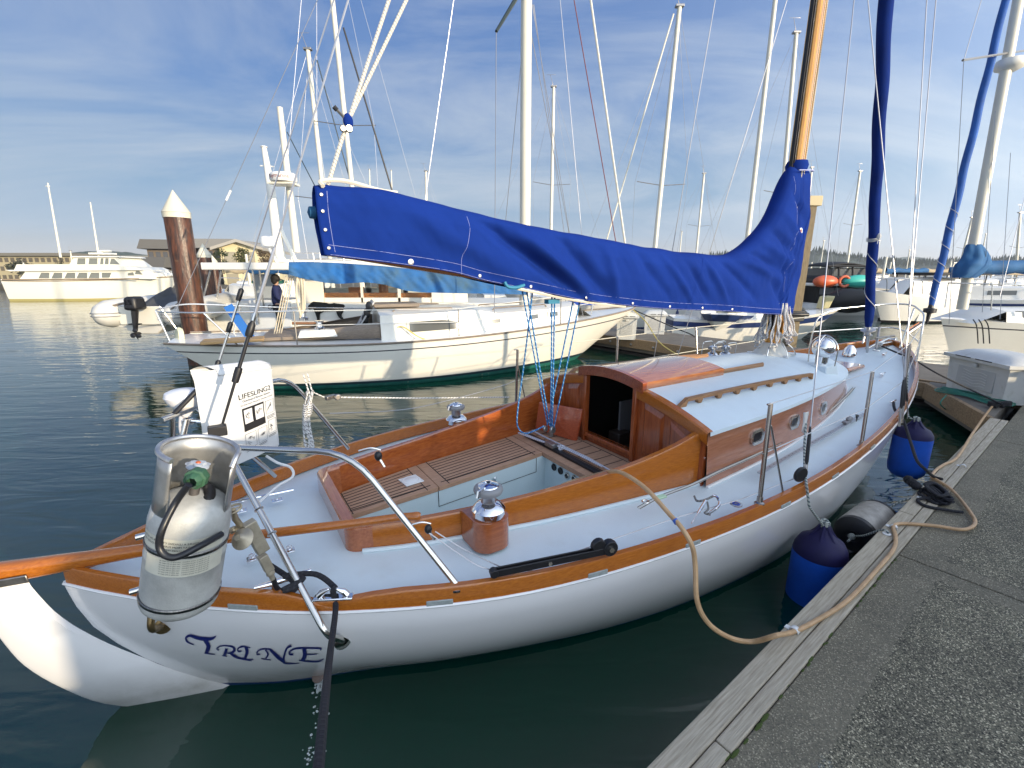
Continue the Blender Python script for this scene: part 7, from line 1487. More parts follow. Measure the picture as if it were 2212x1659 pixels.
random.seed(13); mb = MB(); HP = [(1350, 578), (1480, 562), (1530, 553), (1590, 548), (1640, 547), (1680, 547), (1720, 545), (1745, 541), (1800, 548), (1860, 556), (1900, 563), (1960, 566), (2040, 563), (2100, 560), (2150, 560), (2230, 558), (2400, 552)]
for k in range(2600):
    px = random.uniform(1360, 2390); r_ = random.random()**.6; yt = herm(HP, px); Y = 480-50*(1-r_) if r_ < .97 else 480; p = aty(px, yt+ (586-yt)*(1-r_)*.95, Y); h = random.uniform(4, 8.5)*(.75+.4*noise.noise(Vector((px*.02, 3, 3)))); w = h*random.uniform(.16, .26)
    o = len(mb.v); m_i = 6; z0_ = p.z-1
    for (rr, hh) in ((w, 0), (w*.55, h*.45), (.05, h)):
        for a in range(m_i): q = 2*math.pi*a/m_i+k; mb.v.append(Vector((p.x+rr*math.cos(q)*random.uniform(.7, 1.25), Y-2+rr*math.sin(q), z0_+hh)))
    for j in range(2):
        for a in range(m_i): mb.face((o+j*m_i+a, o+j*m_i+(a+1) % m_i, o+(j+1)*m_i+(a+1) % m_i, o+(j+1)*m_i+a))
tag(mb.build('forest', lambda: mat('conifer_mass', (.022, .040, .020), .95, noise_s=.12, noise_amt=.6), smooth=False), 'dense conifer forest covering the far hillside across the harbour', 'forest', kind='stuff')
random.seed(17)
ORD = 'leftmost second third fourth fifth sixth seventh eighth ninth tenth eleventh twelfth thirteenth fourteenth fifteenth sixteenth seventeenth eighteenth nineteenth rightmost'.split()
for k in range(20):
    px = 1500+36*k+random.uniform(-10, 10); py = random.uniform(586, 590) if k % 3 else random.uniform(579, 584); Y = 300 if k % 3 else 400; p = aty(px, py+2, Y); w = random.uniform(3, 7)*Y/400; h = random.uniform(1.0, 2.4)*Y/400
    root = empty('waterfront_building', (p.x, Y, 0), random.uniform(-.3, .3), '%s in the row of small waterfront buildings below the wooded hill' % ORD[k], 'building', 'small buildings on the far wooded shore')
    mb = MB(); mb.box((0, 0, p.z/2+h/2), (w, 8, p.z+h)); c_ = random.choice([(.30, .29, .27), (.16, .15, .14), (.40, .39, .36), (.17, .12, .09)]); mb.build('wall', mat('bldg%d' % (int(c_[0]*100)), c_, .8), root, smooth=False)
    mb = MB(); mb.prism([(-w/2-.4, -4.4, p.z+h), (w/2+.4, -4.4, p.z+h), (w/2+.4, 0, p.z+h*1.35), (-w/2-.4, 0, p.z+h*1.35)], (0, 0, .4)); mb.build('roof', lambda: mat('roof_dark', (.09, .085, .08), .8), root, smooth=False)
def building(label, px0, px1, ytop, ybase, Y, wallc, roofc, rows, cols, rot=0, gable=False, depth=14, roofh=1.2, win=(.06, .06, .065)):
    a, b = aty(px0, ytop, Y), aty(px1, ytop, Y); W = b.x-a.x; H = a.z; root = empty('building', ((a.x+b.x)/2, Y, 0), rot, label, 'building')
    MB().box((0, depth/2, H/2), (W, depth, H)).build('wall', mat('wall_%s' % '_'.join(str(int(c*100)) for c in wallc), wallc, .85, noise_s=.3, noise_amt=.15), root, smooth=False)
    mb = MB()
    if gable: mb.prism([(-W/2-.8, -.8, H), (0, -.8, H+roofh), (W/2+.8, -.8, H), (W/2+.8, -.8, H-.35), (0, -.8, H+roofh-.35), (-W/2-.8, -.8, H-.35)], (0, depth+1.6, 0)); g = MB().prism([(-W/2, 0, H), (0, 0, H+roofh), (W/2, 0, H)][::-1], (0, .2, 0)); g.build('gable', mat('wall_%s' % '_'.join(str(int(c*100)) for c in wallc), wallc, .85), root, smooth=False)
    else: mb.box((0, depth/2, H+roofh/2), (W+1.6, depth+1.6, roofh), taper=.9)
    mb.build('roof', mat('roof_%s' % '_'.join(str(int(c*100)) for c in roofc), roofc, .8), root, smooth=False)
    for r_ in range(rows):
        for c in range(cols):
            x = -W/2+W*(c+.5)/cols; z = H*(r_+.55)/rows; f = MB().box((x, -.03, z), (W/cols*.62, .08, H/rows*.5)).build('window', mat('pane_%d' % int(win[0]*100), win, .15), root, smooth=False)
    return root
building('dark brown three-storey building left of the brown piling', 322, 374, 538, 592, 62, (.15, .12, .09), (.10, .095, .085), 3, 4, rot=.35)
building('dark brown wing of the building right behind the tall piling', 374, 436, 538, 592, 66, (.20, .14, .09), (.12, .115, .10), 3, 5, rot=.15)
building('cream gabled building with a low roof above the two leafy trees', 478, 552, 535, 592, 60, (.66, .58, .36), (.34, .32, .28), 2, 2, rot=.25, gable=True, roofh=1.0, depth=16, win=(.30, .27, .2))
building('shaded brown block joining the cream gabled building', 430, 492, 536, 592, 64, (.20, .15, .11), (.20, .19, .17), 3, 4, rot=.1)
building('long tan apartment building with balconies on the far left shore', -60, 150, 553, 592, 110, (.42, .36, .22), (.16, .14, .10), 3, 16, roofh=.7, win=(.12, .10, .07))
building('distant cream apartment block seen between yacht and piling', 262, 325, 562, 592, 130, (.50, .47, .36), (.22, .21, .18), 3, 9, win=(.14, .13, .11))
building('low dark shed near the water left of the piling', 300, 350, 578, 592, 56, (.08, .07, .06), (.10, .09, .08), 1, 2)
def tree(label, px, ytop, ybase, Y, rw, col, n=900, seed=1):
    t = aty(px, ytop, Y); b = aty(px, ybase, Y); H = t.z-b.z; r = rw*Y/FPX; root = empty('tree', (t.x, Y, b.z), 0, label, 'tree', 'trees on the far left shore'); rnd = random.Random(seed)
    mb = MB(); mb.tube([(0, 0, 0), (.1, 0, H*.45), (0, .1, H*.8)], [r*.10, r*.06, r*.02], 7)
    for k in range(6): a = rnd.uniform(0, 6.28); mb.tube([(0, 0, H*(.25+.08*k)), (math.cos(a)*r*.6, math.sin(a)*r*.6, H*(.4+.08*k))], [r*.04, r*.012], 5)
    mb.build('trunk', lambda: mat('bark', (.07, .05, .035), .9), root); mb = MB()
    cl_ = [(rnd.uniform(-.65, .65)*r, rnd.uniform(-.65, .65)*r, H*rnd.uniform(.25, .92), r*rnd.uniform(.30, .55)) for _ in range(15)]
    for k in range(n):
        c = rnd.choice(cl_); d = Vector((rnd.gauss(0, 1), rnd.gauss(0, 1), rnd.gauss(0, .8))).normalized()*c[3]*rnd.uniform(.5, 1.1); p = Vector(c[:3])+d; s = r*rnd.uniform(.07, .14); x = Vector((rnd.gauss(0, 1), rnd.gauss(0, 1), rnd.gauss(0, 1))).normalized(); y = x.cross(Vector((rnd.gauss(0, 1), rnd.gauss(0, 1), rnd.gauss(0, 1)))).normalized()
        mb.add([p-x*s, p-y*s*.6, p+x*s, p+y*s*.6], [(0, 1, 2, 3)])
    mb.build('crown', mat('leaf_%d' % int(col[1]*1000), col, .8, noise_s=.6, noise_amt=.5), root, smooth=False); return root
tree('dark green rounded tree left of the cream gabled building', 476, 537, 592, 48, 15, (.05, .07, .018), seed=1); tree('olive tree directly in front of the cream gabled wall', 518, 535, 592, 46, 17, (.075, .085, .022), seed=2)
tree('brown-orange autumn shrub at the foot of the dark building', 403, 568, 592, 50, 12, (.22, .12, .03), 500, 3); tree('bare brown tree beside the trawler mast', 566, 540, 592, 50, 17, (.16, .11, .06), 700, 4)
tree('small dark tree beside the distant cream apartments', 251, 556, 592, 90, 9, (.045, .05, .025), 500, 5); tree('wide low dark trees before the tan apartments', 40, 566, 592, 95, 26, (.05, .055, .03), 700, 6); tree('dark pointed tree by the yacht masts', 128, 553, 592, 95, 8, (.045, .05, .025), 400, 7)
shore = MB().add([(-250, 46, .3), (-12, 46, .3), (-14, 140, .9), (-300, 150, .9)], [(0, 1, 2, 3)])
mbs = MB(); mbs.prism([(-46, 50, -.5), (-20, 44, -.5), (-6, 60, -.5), (-4, 160, -.5), (-250, 160, -.5), (-120, 90, -.5)][::-1], (0, 0, 1.2)); tag(mbs.build('shore', lambda: mat('shore_earth', (.12, .10, .07), .95), smooth=False), kind='structure')
mbs = MB(); mbs.prism([(90, 260, -.5), (900, 200, -.5), (900, 520, -.5), (60, 520, -.5)][::-1], (0, 0, 1.6)); tag(mbs.build('far_shore', lambda: mat('shore_earth2', (.10, .09, .075), .95), smooth=False), kind='structure')
# ---------------- background boats on the right and in the middle
whiteb = lambda: mat('boat_white', (.78, .76, .70), .3, noise_s=1, noise_amt=.06)
navy = lambda: mat('stripe_navy', (.012, .03, .12), .4)
def simple_boat(name, label, cat, o, ang, L, B, fb, mats, midx, bands, cabin=None, group=None, stern=.8, rake=.14, full=.6):
    root = empty(name, o, ang, label, cat, group); spec = dict(L=L, B=B, fb0=fb*.92, fbm=fb*.9, fb1=fb*1.25, stern=stern, rake=rake, zk=-.3, full=full)
    pt_, zs_, hb_ = build_hull(root, spec, (mats, midx), bands, nx=28)
    if cabin:
        x0, x1, hw, h = cabin; c, w, zt = trunk(root, None, x0, x1, hw, lambda x: zs_(x/L), lambda t: h*(1-.25*t), whiteb, 'cabin', nose=h*.8, taper=.6, n=12)
        for k in range(2):
            xa = x0+(x1-x0)*(.15+.38*k); sidepanel(root, xa, xa+(x1-x0)*.26, lambda x: zs_(x/L)+h*.38, lambda x: zs_(x/L)+h*.72, w, smoke, 'window')
    return root, zs_, hb_
# boat with WN number on a blue band, bow toward the dock
o_ = aty(1640, 735, 15.2); o_.z = 0; bowp = aty(1536, 678, 14.6); sp0 = Vector((bowp.x+9.2*math.cos(R(52)), bowp.y+9.2*math.sin(R(52)), 0))
r1, z1f, h1f = simple_boat('sailboat', 'white sailboat with a navy band and registration number partly hidden by the near mast', 'sailboat', sp0, R(232), 9.2, 2.9, .80, [whiteb, navy, M_black], [1, 0, 0, 1, 1, 2, 2][:7], [.26, .5, .90, .93], cabin=(2.2, 6.6, .9, .5))
f1r = Frame(sp0, R(232)); p_ = f1r.Y(1630, 682, 1.2); 
t_ = text_mesh('WN 0448 NE', .17, M_white, r1, .002, 'lettering', lambda q: (lambda P: Vector((P.x, hb1(P.x)+.02, P.z)))(Vector((7.0-q.x, 0, 1.14+q.y))) if 0 else Vector((7.85-q.x, h1f((7.85-q.x)/9.2)+.02, .74+q.y)))
mast(r1, (5.4, 0, 1.4), (5.4, 0, 12), .09, .07)
# small white cuddy boat with blue stripe
a = aty(1815, 705, 15.6); a.z = 0; c2_, z2f, h2f = simple_boat('sailboat', 'small white cabin sailboat with a navy stripe just right of the timber post', 'sailboat', Vector((a.x-5.6*math.cos(R(-3))-.1, 16.3, 0)), R(-3), 5.9, 2.2, .86, [whiteb, navy, M_black], [0, 1, 0, 0, 0, 2], [.12, .34, .6, .9], cabin=(.9, 4.2, .85, .60), stern=.8, rake=.2)
mb = MB(); mb.box((1.2, 0, 1.52), (.5, .7, .25)); mb.build('fuel_locker', whiteb, c2_, bevel=.05); mb = MB(); mb.tube(fillet([(.3, .8, 1.1), (.3, .8, 1.75), (.9, .8, 1.85), (.9, .8, 1.3)], .15), .02, 6); mb.tube(fillet([(.3, -.8, 1.1), (.3, -.8, 1.75), (.9, -.8, 1.85), (.9, -.8, 1.3)], .15), .02, 6); mb.build('stern_rail', st_l, c2_)
mb = MB(); mb.prism([(5.15, -.2, 1.05), (5.4, -.2, 1.08), (5.55, -.2, 1.5), (5.22, -.2, 1.48)], (0, .4, 0)); mb.build('anchor_locker_lid', lambda: mat('tan_cover', (.42, .38, .20), .6), c2_, bevel=.05)
# white hulls in the middle distance with hanging fenders
m1r, z3f, h3f = simple_boat('sailboat', 'low white hull with two hanging fenders behind the middle dock box', 'sailboat', Vector((aty(1555, 700, 19).x, 19.6, 0)), R(183), 9.0, 2.8, 1.2, [whiteb, navy, M_black], [0, 0, 0, 1, 2, 2], [.2, .5, .85, .93], cabin=(2, 6, .9, .45))
for k, px in enumerate((1462, 1497)):
    p = aty(px, 688, 17.9); root = empty('fender', (p.x, p.y, p.z-.45), 0, ('white fender with a blue tip' if k == 0 else 'white fender with a black tip')+' hanging on the low white hull', 'fender', 'small white fenders on the middle white hull'); MB().lathe([(0, 0), (.12, .04), (.14, .12), (.14, .45), (.05, .55)], Z0, n=14).build('fender_body', M_white, root); MB().lathe([(.07, .50), (.05, .72), (.02, .78), (.01, 1.2)], Z0, n=10).build('fender_end', (navy if k == 0 else M_black), root)
# dark flybridge cruiser with kayaks and lifebuoy
FY = 25.0; fo = aty(1830, 660, FY); fb_ = empty('motor_yacht', (fo.x, FY, 0), 0, 'flybridge cruiser with black canvas enclosures carrying kayaks and an orange lifebuoy', 'motor yacht'); G = lambda px, py, y=0: aty(px, py, FY+y)-Vector((fo.x, FY, 0))
def fbox(name, x0, x1, y0, y1, d0, d1, m, bevel=.04, par=fb_): a, b = G(x0, y0, d0), G(x1, y1, d0); return MB().box(((a.x+b.x)/2, (d0+d1)/2, (a.z+b.z)/2), (b.x-a.x, d1-d0, a.z-b.z)).build(name, m, par, bevel=bevel)
blkc = lambda: mat('black_canvas', (.010, .010, .012), .7)
fbox('hull', 1748, 1905, 655, 700, 0, 4.2, whiteb, .3); fbox('saloon', 1765, 1880, 618, 656, .2, 3.8, lambda: mat('black_canvas', (.010, .010, .012), .7), .1); fbox('flybridge_deck', 1757, 1892, 612, 618, -.1, 4, whiteb); fbox('flybridge_screen', 1780, 1880, 597, 612, .0, 3.4, blkc, .1)
fbox('enclosure_panel', 1798, 1874, 579, 598, .6, 2.8, lambda: mat('smoked_vinyl', (.07, .075, .08), .2), .05)
for x0, x1 in ((1772, 1800), (1804, 1828), (1832, 1862)): fbox('clear_panel', x0, x1, 622, 636, .15, .19, lambda: mat('vinyl_window', (.16, .17, .18), .12), .01)
mb = MB()
for px in (1785, 1812, 1842, 1872): mb.tube([G(px, 598, .3), G(px+(5 if px < 1800 else 0), 576, .5)], .05, 6)
mb.tube([G(1788, 575, .4), G(1876, 575, .4)], .06, 6); mb.build('enclosure_frame', blkc, fb_)
mb = MB(); mb.grid(lambda u, v: (lambda p: Vector((p.x, .4+2.6*v, p.z+.12*math.sin(math.pi*v))))(G(1792+88*u, 578-9*math.sin(math.pi*min(1, u*1.02))**.5, .4)), 12, 6); mb.build('bimini', blkc, fb_, solid=.05)
def kayak(px, py, L, col, label, cat='kayak'):
    p = G(px, py, -.4)+Vector((fo.x, FY, 0)); mb = MB(); mb.ball((0, 0, 0), 1, 18, (L/2, .32, .36)); return tag(mb.build('kayak', mat('kayak_%d' % int(col[0]*100), col, .4)), label, cat)
k_ = kayak(1783, 608, 3.6, (.55, .10, .03), 'orange-red kayak on the left side of the flybridge cruiser'); k_.location = G(1783, 608, -.4)+Vector((fo.x, FY, 0)); k_.scale = (.36, 1, .9)
k_ = kayak(1855, 608, 3.2, (.04, .42, .34), 'turquoise kayak on the right side of the flybridge cruiser'); k_.location = G(1855, 608, -.4)+Vector((fo.x, FY, 0)); k_.scale = (.52, 1, .95)
mb = MB(); mb.tube([Vector((.26*math.cos(R(a)), 0, .26*math.sin(R(a)))) for a in range(0, 360, 20)], .07, 8, closed=True); o = mb.build('lifebuoy', lambda: mat('buoy_orange', (.55, .12, .05), .5)); o.location = G(1824, 608, -.5)+Vector((fo.x, FY, 0)); tag(o, 'orange ring lifebuoy between the two kayaks', 'lifebuoy')
# dark bow cover in front of it
mb = MB(); mb.ball((0, 0, 0), 1, 16, (1.3, .6, .62)); o = mb.build('boat_cover', blkc, fb_); o.location = G(1835, 650, -1.2)
# right-hand sailboat with blue furled sail
RO = Vector((11.35, 12.2, 0)); ra = R(5); RL = 11.5; hx = RO+Vector((math.cos(ra), math.sin(ra), 0))*RL
rs = empty('sailboat', hx, ra+math.pi, 'cream sailboat at the right edge with furled bright blue headsail and radar on its mast', 'sailboat')
spec = dict(L=RL, B=3.6, fb0=.98, fbm=.93, fb1=1.10, stern=.7, rake=.05, zk=-.3, full=.8)
ptr, zsr, hbr_ = build_hull(rs, spec, ([cream_w, lambda: mat('cove_line', (.02, .02, .03), .5), M_black], [0, 1, 0, 0, 2, 2]), [.16, .19, .6, .95])
rf_ = Frame(hx, ra+math.pi); rY = lambda px, py, y=0: rf_.Y(px, py, y)
cabr, cwr, ctr = trunk(rs, None, 3.0, 10.3, 1.2, lambda x: zsr(x/RL), lambda t: .42-.16*t, whiteb, 'cabin_trunk', nose=.9, taper=.55)
def side2(x0, x1, zl, zh, m, name, cut=0):
    mb = MB(); n = 6; bot = []; top = []
    for i in range(n+1): x = x0+(x1-x0)*i/n; bot.append(Vector((x, cwr(x)-.01+.006, zl))); top.append(Vector((x, cwr(x)-.04+.012, zh-(cut*(i/n)))))
    mb.add(bot+top, [(i, n+1+i, n+2+i, i+1) for i in range(n)]); return mb.build(name, m, rs)
side2(9.0, 10.1, 1.17, 1.36, smoke, 'window', .03)
for x in (8.3, 7.6, 6.9): side2(x, x+.35, 1.13, 1.25, smoke, 'window', 0)
mb = MB(); mb.tube(fillet([(RL-1.9, 1.15, 1.35), (RL-1.9, 1.15, 1.95), (RL-.6, .55, 2.0), (RL-.0, 0, 2.02), (RL-.6, -.55, 2.0), (RL-1.9, -1.15, 1.95), (RL-1.9, -1.15, 1.35)], .2), .016, 8); mb.tube([(RL-.7, .58, 1.35), (RL-.6, .55, 2.0)], .015, 6); mb.tube([(RL-.5, -.4, 1.35), (RL-.55, -.5, 2.0)], .015, 6); mb.build('pulpit', st_l, rs)
for x in (RL-3.9, RL-6.0): MB().tube([(x, hbr_(x/RL)-.05, zsr(x/RL)), (x, hbr_(x/RL)-.05, zsr(x/RL)+.66)], .013, 6).build('stanchion', M_steel, rs)
wires(rs, [(Vector((RL-1.9, 1.15, 1.95)), Vector((RL-3.9, hbr_(1-3.9/RL)-.05, zsr(.7)+.66))), (Vector((RL-3.9, hbr_(1-3.9/RL)-.05, zsr(.7)+.66)), Vector((RL-6, hbr_(1-6/RL)-.05, zsr(.5)+.66)))], .006, 'lifeline')
mb_ = rY(2078, 668, 0); mt_ = rY(2200, 0, 0); md = (mt_-mb_); mast(rs, mb_, mb_+md*1.9, .12, .09)
fs0, fs1 = rY(2010, 665, 0), rY(2172, 0, 0); fd = fs1-fs0
def fj(u, v): t = u*1.5; c = fs0+fd*t; x, y = frame_for(fd); a = 2*math.pi*v; r = interp([(0, .05), (.04, .075), (.3, .085), (1, .075), (1.5, .04)], t)*(1+.12*math.sin(a-t*30)); return c+(x*math.cos(a)+y*math.sin(a))*r
MB().grid(fj, 120, 14).build('furled_headsail', lambda: mat('bright_sail_blue', (.008, .10, .42), .7, noise_s=3, noise_amt=.35), rs, ang=180)
x_, y_ = frame_for(fd); mb = MB(); mb.tube([fs0+fd*(.03+.33*i/80)+(x_*math.cos(-i*.42)+y_*math.sin(-i*.42))*.095 for i in range(81)], .007, 5); mb.build('sheet_wrap', lambda: mat('pale_line', (.55, .55, .55), .8), rs)
mb = MB(); mb.lathe([(.05, .1), (.06, 0), (.14, -.02), (.14, -.12), (.05, -.14), (.03, -.4)], fs0, fd, 14); mb.build('furling_drum', M_black, rs)
c = rY(2182, 140, 0); mb = MB(); mb.lathe([(0, -.16), (.12, -.15), (.26, -.08), (.29, 0), (.26, .10), (.12, .13), (0, .13)], c, n=22); mb.build('radar_dome', whiteb, rs, ang=60); mb = MB(); mb.tube([c+Vector((0, 0, -.15)), c+Vector((0, 0, -.4))], .07, 8); mb.build('radar_bracket', M_grey, rs)
a, b = rY(2080, 130, 1.3), rY(2240, 105, -1.0); MB().tube([a, b], .025, 6).build('spreader', M_dullsteel, rs)
for (x0, y0, ya, x1, y1, yb) in ((2082, 128, 1.3, 2050, 700, 1.5), (2150, 240, .1, 2120, 700, .2), (2183, 330, .3, 2160, 690, .8), (2120, 0, .8, 2082, 130, 1.3), (2240, 320, -.5, 2160, 640, .8)): wires(rs, [(rY(x0, y0, ya), rY(x1, y1, yb))], .008)
def mcov(u, v): a = 2*math.pi*v; t = u; c = rY(2104-22*t, 528+72*t, 0); r = interp([(0, .16), (.15, .22), (.6, .36), (.85, .33), (1, .27)], t)*(1+.16*math.sin(a*5+t*4)*.6+.1*noise.noise(Vector((t*5, math.cos(a)*2, math.sin(a)*2)))); return Vector((c.x-.35*math.sin(math.pi*t)*.4+r*math.cos(a)*1.1, c.y+r*math.sin(a)*.7, c.z))
mb = MB(); mb.grid(mcov, 24, 40); mb.grid(lambda u, v: (lambda a: Vector((mb_.x-.1-4.2*u, (.20-.06*u)*math.sin(a)*(1+.1*math.sin(u*40)), rY(2060, 578, 0).z+.10*u+(.17-.04*u)*math.cos(a))))(2*math.pi*v), 40, 16); mb.build('boom_cover', lambda: mat('cover_blue', (.012, .10, .26), .8, noise_s=2, noise_amt=.3), rs, ang=180)
mb = MB(); p = rY(1990, 700, 0); mb.tube([p, rY(1960, 720, .1)], .05, 8); mb.build('anchor', M_dullsteel, rs)
mb = MB(); mb.tube(smooth_path([rY(1985, 697, 0), rY(1960, 715, .2), rY(1935, 760, .4)], 4), .012, 5); mb.build('orange_line', lambda: mat('orange_cord', (.55, .18, .05), .6), rs)
for px in (2110, 2122, 2135): MB().tube(smooth_path([rY(px-8, 690, 1.7), rY(px, 705, 1.78), rY(px+3, 742, 1.8)], 4), .012, 5).build('hanging_line', M_black, rs)
# ---------------- rows of boats further down the marina
random.seed(31)
DESC = ['white cruiser with black canopy', 'white sailboat with blue bundle', 'cream sailboat with bare deck', 'white motorboat with tan top', 'small white sloop']
spots = [(2075, 650, 23, 8), (2215, 655, 21, 8), (1945, 636, 34, 8), (2060, 600, 58, 9), (1880, 606, 56, 9), (2120, 598, 70, 9), (1700, 606, 60, 9), (1660, 640, 27, 8), (1260, 640, 34, 8), (1910, 655, 30, 9), (1960, 650, 27, 8), (1925, 620, 45, 10), (2030, 628, 36, 9), (2140, 640, 26, 9), (2190, 622, 38, 10), (1850, 622, 42, 9), (1760, 612, 46, 9), (2090, 612, 50, 10), (2000, 606, 60, 9), (2170, 604, 62, 10), (1990, 668, 22, 6.5), (560, 652, 25, 7), (590, 632, 33, 8), (1290, 662, 22, 8), (1190, 655, 26, 8), (1420, 640, 30, 9), (1500, 632, 36, 9), (1350, 628, 40, 9)]
WHERE = ['just beyond the bow rail of the cream right-hand sailboat', 'largest at the extreme right edge', 'left of the bright blue furled sail', 'far off beyond the cream bow', 'left of the dark furled sail, far off', 'far off beside the blue mast cover', 'far off left of the timber post', 'directly behind the halyards of the near mast', 'behind the foredeck of the neighbour sailboat', 'right of the blue furled headsail of the near boat', 'low between the two blue furled sails', 'far behind, right of the black canvas cruiser', 'behind the bow rail of the cream sailboat', 'behind the deck of the cream sailboat at the right edge', 'farthest along the right edge', 'behind the black canvas cruiser', 'behind the small navy-striped boat', 'behind the blue mast cover at right', 'small in the distance between the blue sails', 'small in the distance at the far right', 'just beyond the bow of the near boat', 'behind the trawler roof posts', 'farther behind the trawler roof posts', 'under the middle of the royal blue cover', 'under the royal blue cover near the tall white mast', 'beyond the middle dock boxes', 'beyond the navy-band boat', 'low under the cover beside the neighbour bow']
for k, (px, py, Y, L) in enumerate(spots):
    p = aty(px, py, Y); kind = k % 5; ang = random.choice([R(15), R(195), R(60), R(-35), R(170)]); o = Vector((p.x, Y, 0))-Vector((math.cos(ang), math.sin(ang), 0))*L*.5
    rt, zz_, hh_ = simple_boat('motorboat' if kind in (0, 3) else 'sailboat', DESC[kind]+' '+WHERE[k], 'motorboat' if kind in (0, 3) else 'sailboat', o, ang, L, L*.32, 1.0+L*.03, [whiteb, navy, M_black], [0, (1 if k % 2 else 0), 0, 0, 2, 2], [.15, .25, .6, .92], cabin=(L*.25, L*.7, L*.11, .55 if kind else .9), group='boats moored further along the marina')
    if kind in (0, 3): mb = MB(); mb.box((L*.42, 0, 2.2), (L*.28, L*.2, .12)); [mb.tube([(L*(.30+.22*i), j*L*.09, 1.5), (L*(.30+.22*i), j*L*.09, 2.2)], .03, 5) for i in (0, 1) for j in (-1, 1)]; mb.build('canopy', (blkc if kind == 0 else lambda: mat('tan_canvas', (.35, .28, .18), .8)), rt, bevel=.04)
    else: mb = MB(); mb.grid(lambda u, v: Vector((L*.15+L*.4*u, .14*math.sin(6.28*v), 2.35+.16*math.cos(6.28*v)+.05*math.sin(u*20))), 10, 10); mb.build('boom_cover', (lambda: mat('cover_blue', (.012, .10, .26), .8)) if kind != 2 else (lambda: mat('tan_canvas', (.35, .28, .18), .8)), rt); mast(rt, (L*.56, 0, 1.4), (L*.56, 0, 3.2), .08)
    mb = MB(); mb.tube(fillet([(L*.70, L*.12, 1.3), (L*.72, L*.12, 1.95), (L*.98, 0, 2.0), (L*.72, -L*.12, 1.95), (L*.70, -L*.12, 1.3)], .2), .02, 5); mb.build('bow_rail', st_l, rt)
# ---------------- masts of boats whose hulls are hidden (picture top x, y, bottom x, y, depth, half width px)
MST = [(718, 0, 762, 420, 22, 5.4, 'second bare white mast from the left pair, passing behind the topping lift', 1), (665, 108, 698, 420, 22, 5.0, 'white mast with a slanted cap left of the topping lift', 0), (1196, 188, 1189, 560, 24, 3.6, 'thin white mast right of the thick central mast', 0),
       (1468, 15, 1412, 560, 20, 5.0, 'white mast with crosstrees midway between the central mast and the wooden mast', 0), (1720, 72, 1686, 470, 21, 4.4, 'slim white mast close on the left of the wooden mast', 0), (1521, 375, 1500, 590, 34, 2.4, 'short distant mast left of the sail cover peak', 0),
       (1754, 362, 1735, 560, 34, 2.2, 'short distant mast beside the timber post', 0), (1858, 370, 1826, 600, 33, 2.4, 'short distant mast with crosstrees right of the timber post', 0), (2062, 568, 2030, 620, 40, 2.0, 'short mast low between the blue sails', 0), (2100, 470, 2062, 620, 38, 2.2, 'short mast behind the blue mast cover', 0),
       (920, 370, 921, 430, 45, 2.6, 'small mast tip showing just above the left part of the blue cover', 0), (845, 368, 848, 440, 55, 1.2, 'thin pole tip above the blue cover, left', 0), (798, 366, 800, 440, 55, 1.4, 'short white pole tip above the blue cover near the paired masts', 0),
       (50, 567, 55, 585, 80, 1.5, 'tiny mast far left before the tan apartments', 0), (152, 542, 158, 585, 75, 1.4, 'tiny mast behind the cream motor yacht', 0), (2204, 460, 2190, 640, 30, 2.6, 'mast at the extreme right edge', 0), (1473, 500, 1466, 570, 60, 1.2, 'tiny distant mast under the cover peak', 0), (1780, 520, 1770, 590, 60, 1.2, 'tiny distant mast over the small striped boat', 0), (1900, 520, 1888, 590, 60, 1.2, 'tiny distant mast beside the near furled sail', 0), (2130, 505, 2112, 590, 60, 1.2, 'tiny distant mast right of the blue mast cover', 0), (1965, 540, 1955, 600, 60, 1.2, 'tiny distant mast between the blue sails', 0)]
for (xt, yt, xb, yb, Y, hw, lab, ext) in MST:
    b = aty(xb, yb, Y); t = aty(xt, yt, Y); d = t-b; d2 = Vector((0, 0, d.z)); t = Vector((b.x+d.x, Y, t.z)); dist = b.y*CP-(b.z-CAMH)*SP; r = hw*dist/FPX
    base = b-(t-b)*((b.z-1.2)/max(.1, (t.z-b.z))); root = empty('yacht_mast', base, 0, lab, 'mast', 'white masts of moored yachts')
    top = (t-base)*(1.45 if ext else 1.0); mast(root, Z0, top, r, r*.85, 'mast_tube'); 
    if hw > 2: 
        sz = top*(.55 if hw < 4 else .42); mb = MB(); mb.tube([sz+Vector((-r*11, -.3, .10)), sz, sz+Vector((r*11, .3, .10))], r*.18, 5); mb.build('crosstrees', M_dullsteel, root)
        for sg in (-1, 1): wires(root, [(top*.98, sz+Vector((sg*r*11, 0, .1))), (sz+Vector((sg*r*11, 0, .1)), Vector((sg*r*9, 0, 0)))], max(.006, r*.07), 'shroud')
        wires(root, [(top, Vector((-3.2-2*random.random(), -1, 0))), (top, Vector((3.6, 1, 0)))], max(.006, r*.07), 'stay')
    if not ext: mb = MB(); mb.box(top+Vector((0, 0, r*.3)), (r*3.2, r*2, r*.8)); mb.tube([top, top+Vector((-r*2, 0, r*6))], r*.15, 4); mb.tube([top+Vector((-r*4, 0, r*6)), top+Vector((r*1, 0, r*6))], r*.12, 4); mb.build('masthead', M_dullsteel, root, bevel=r*.2)
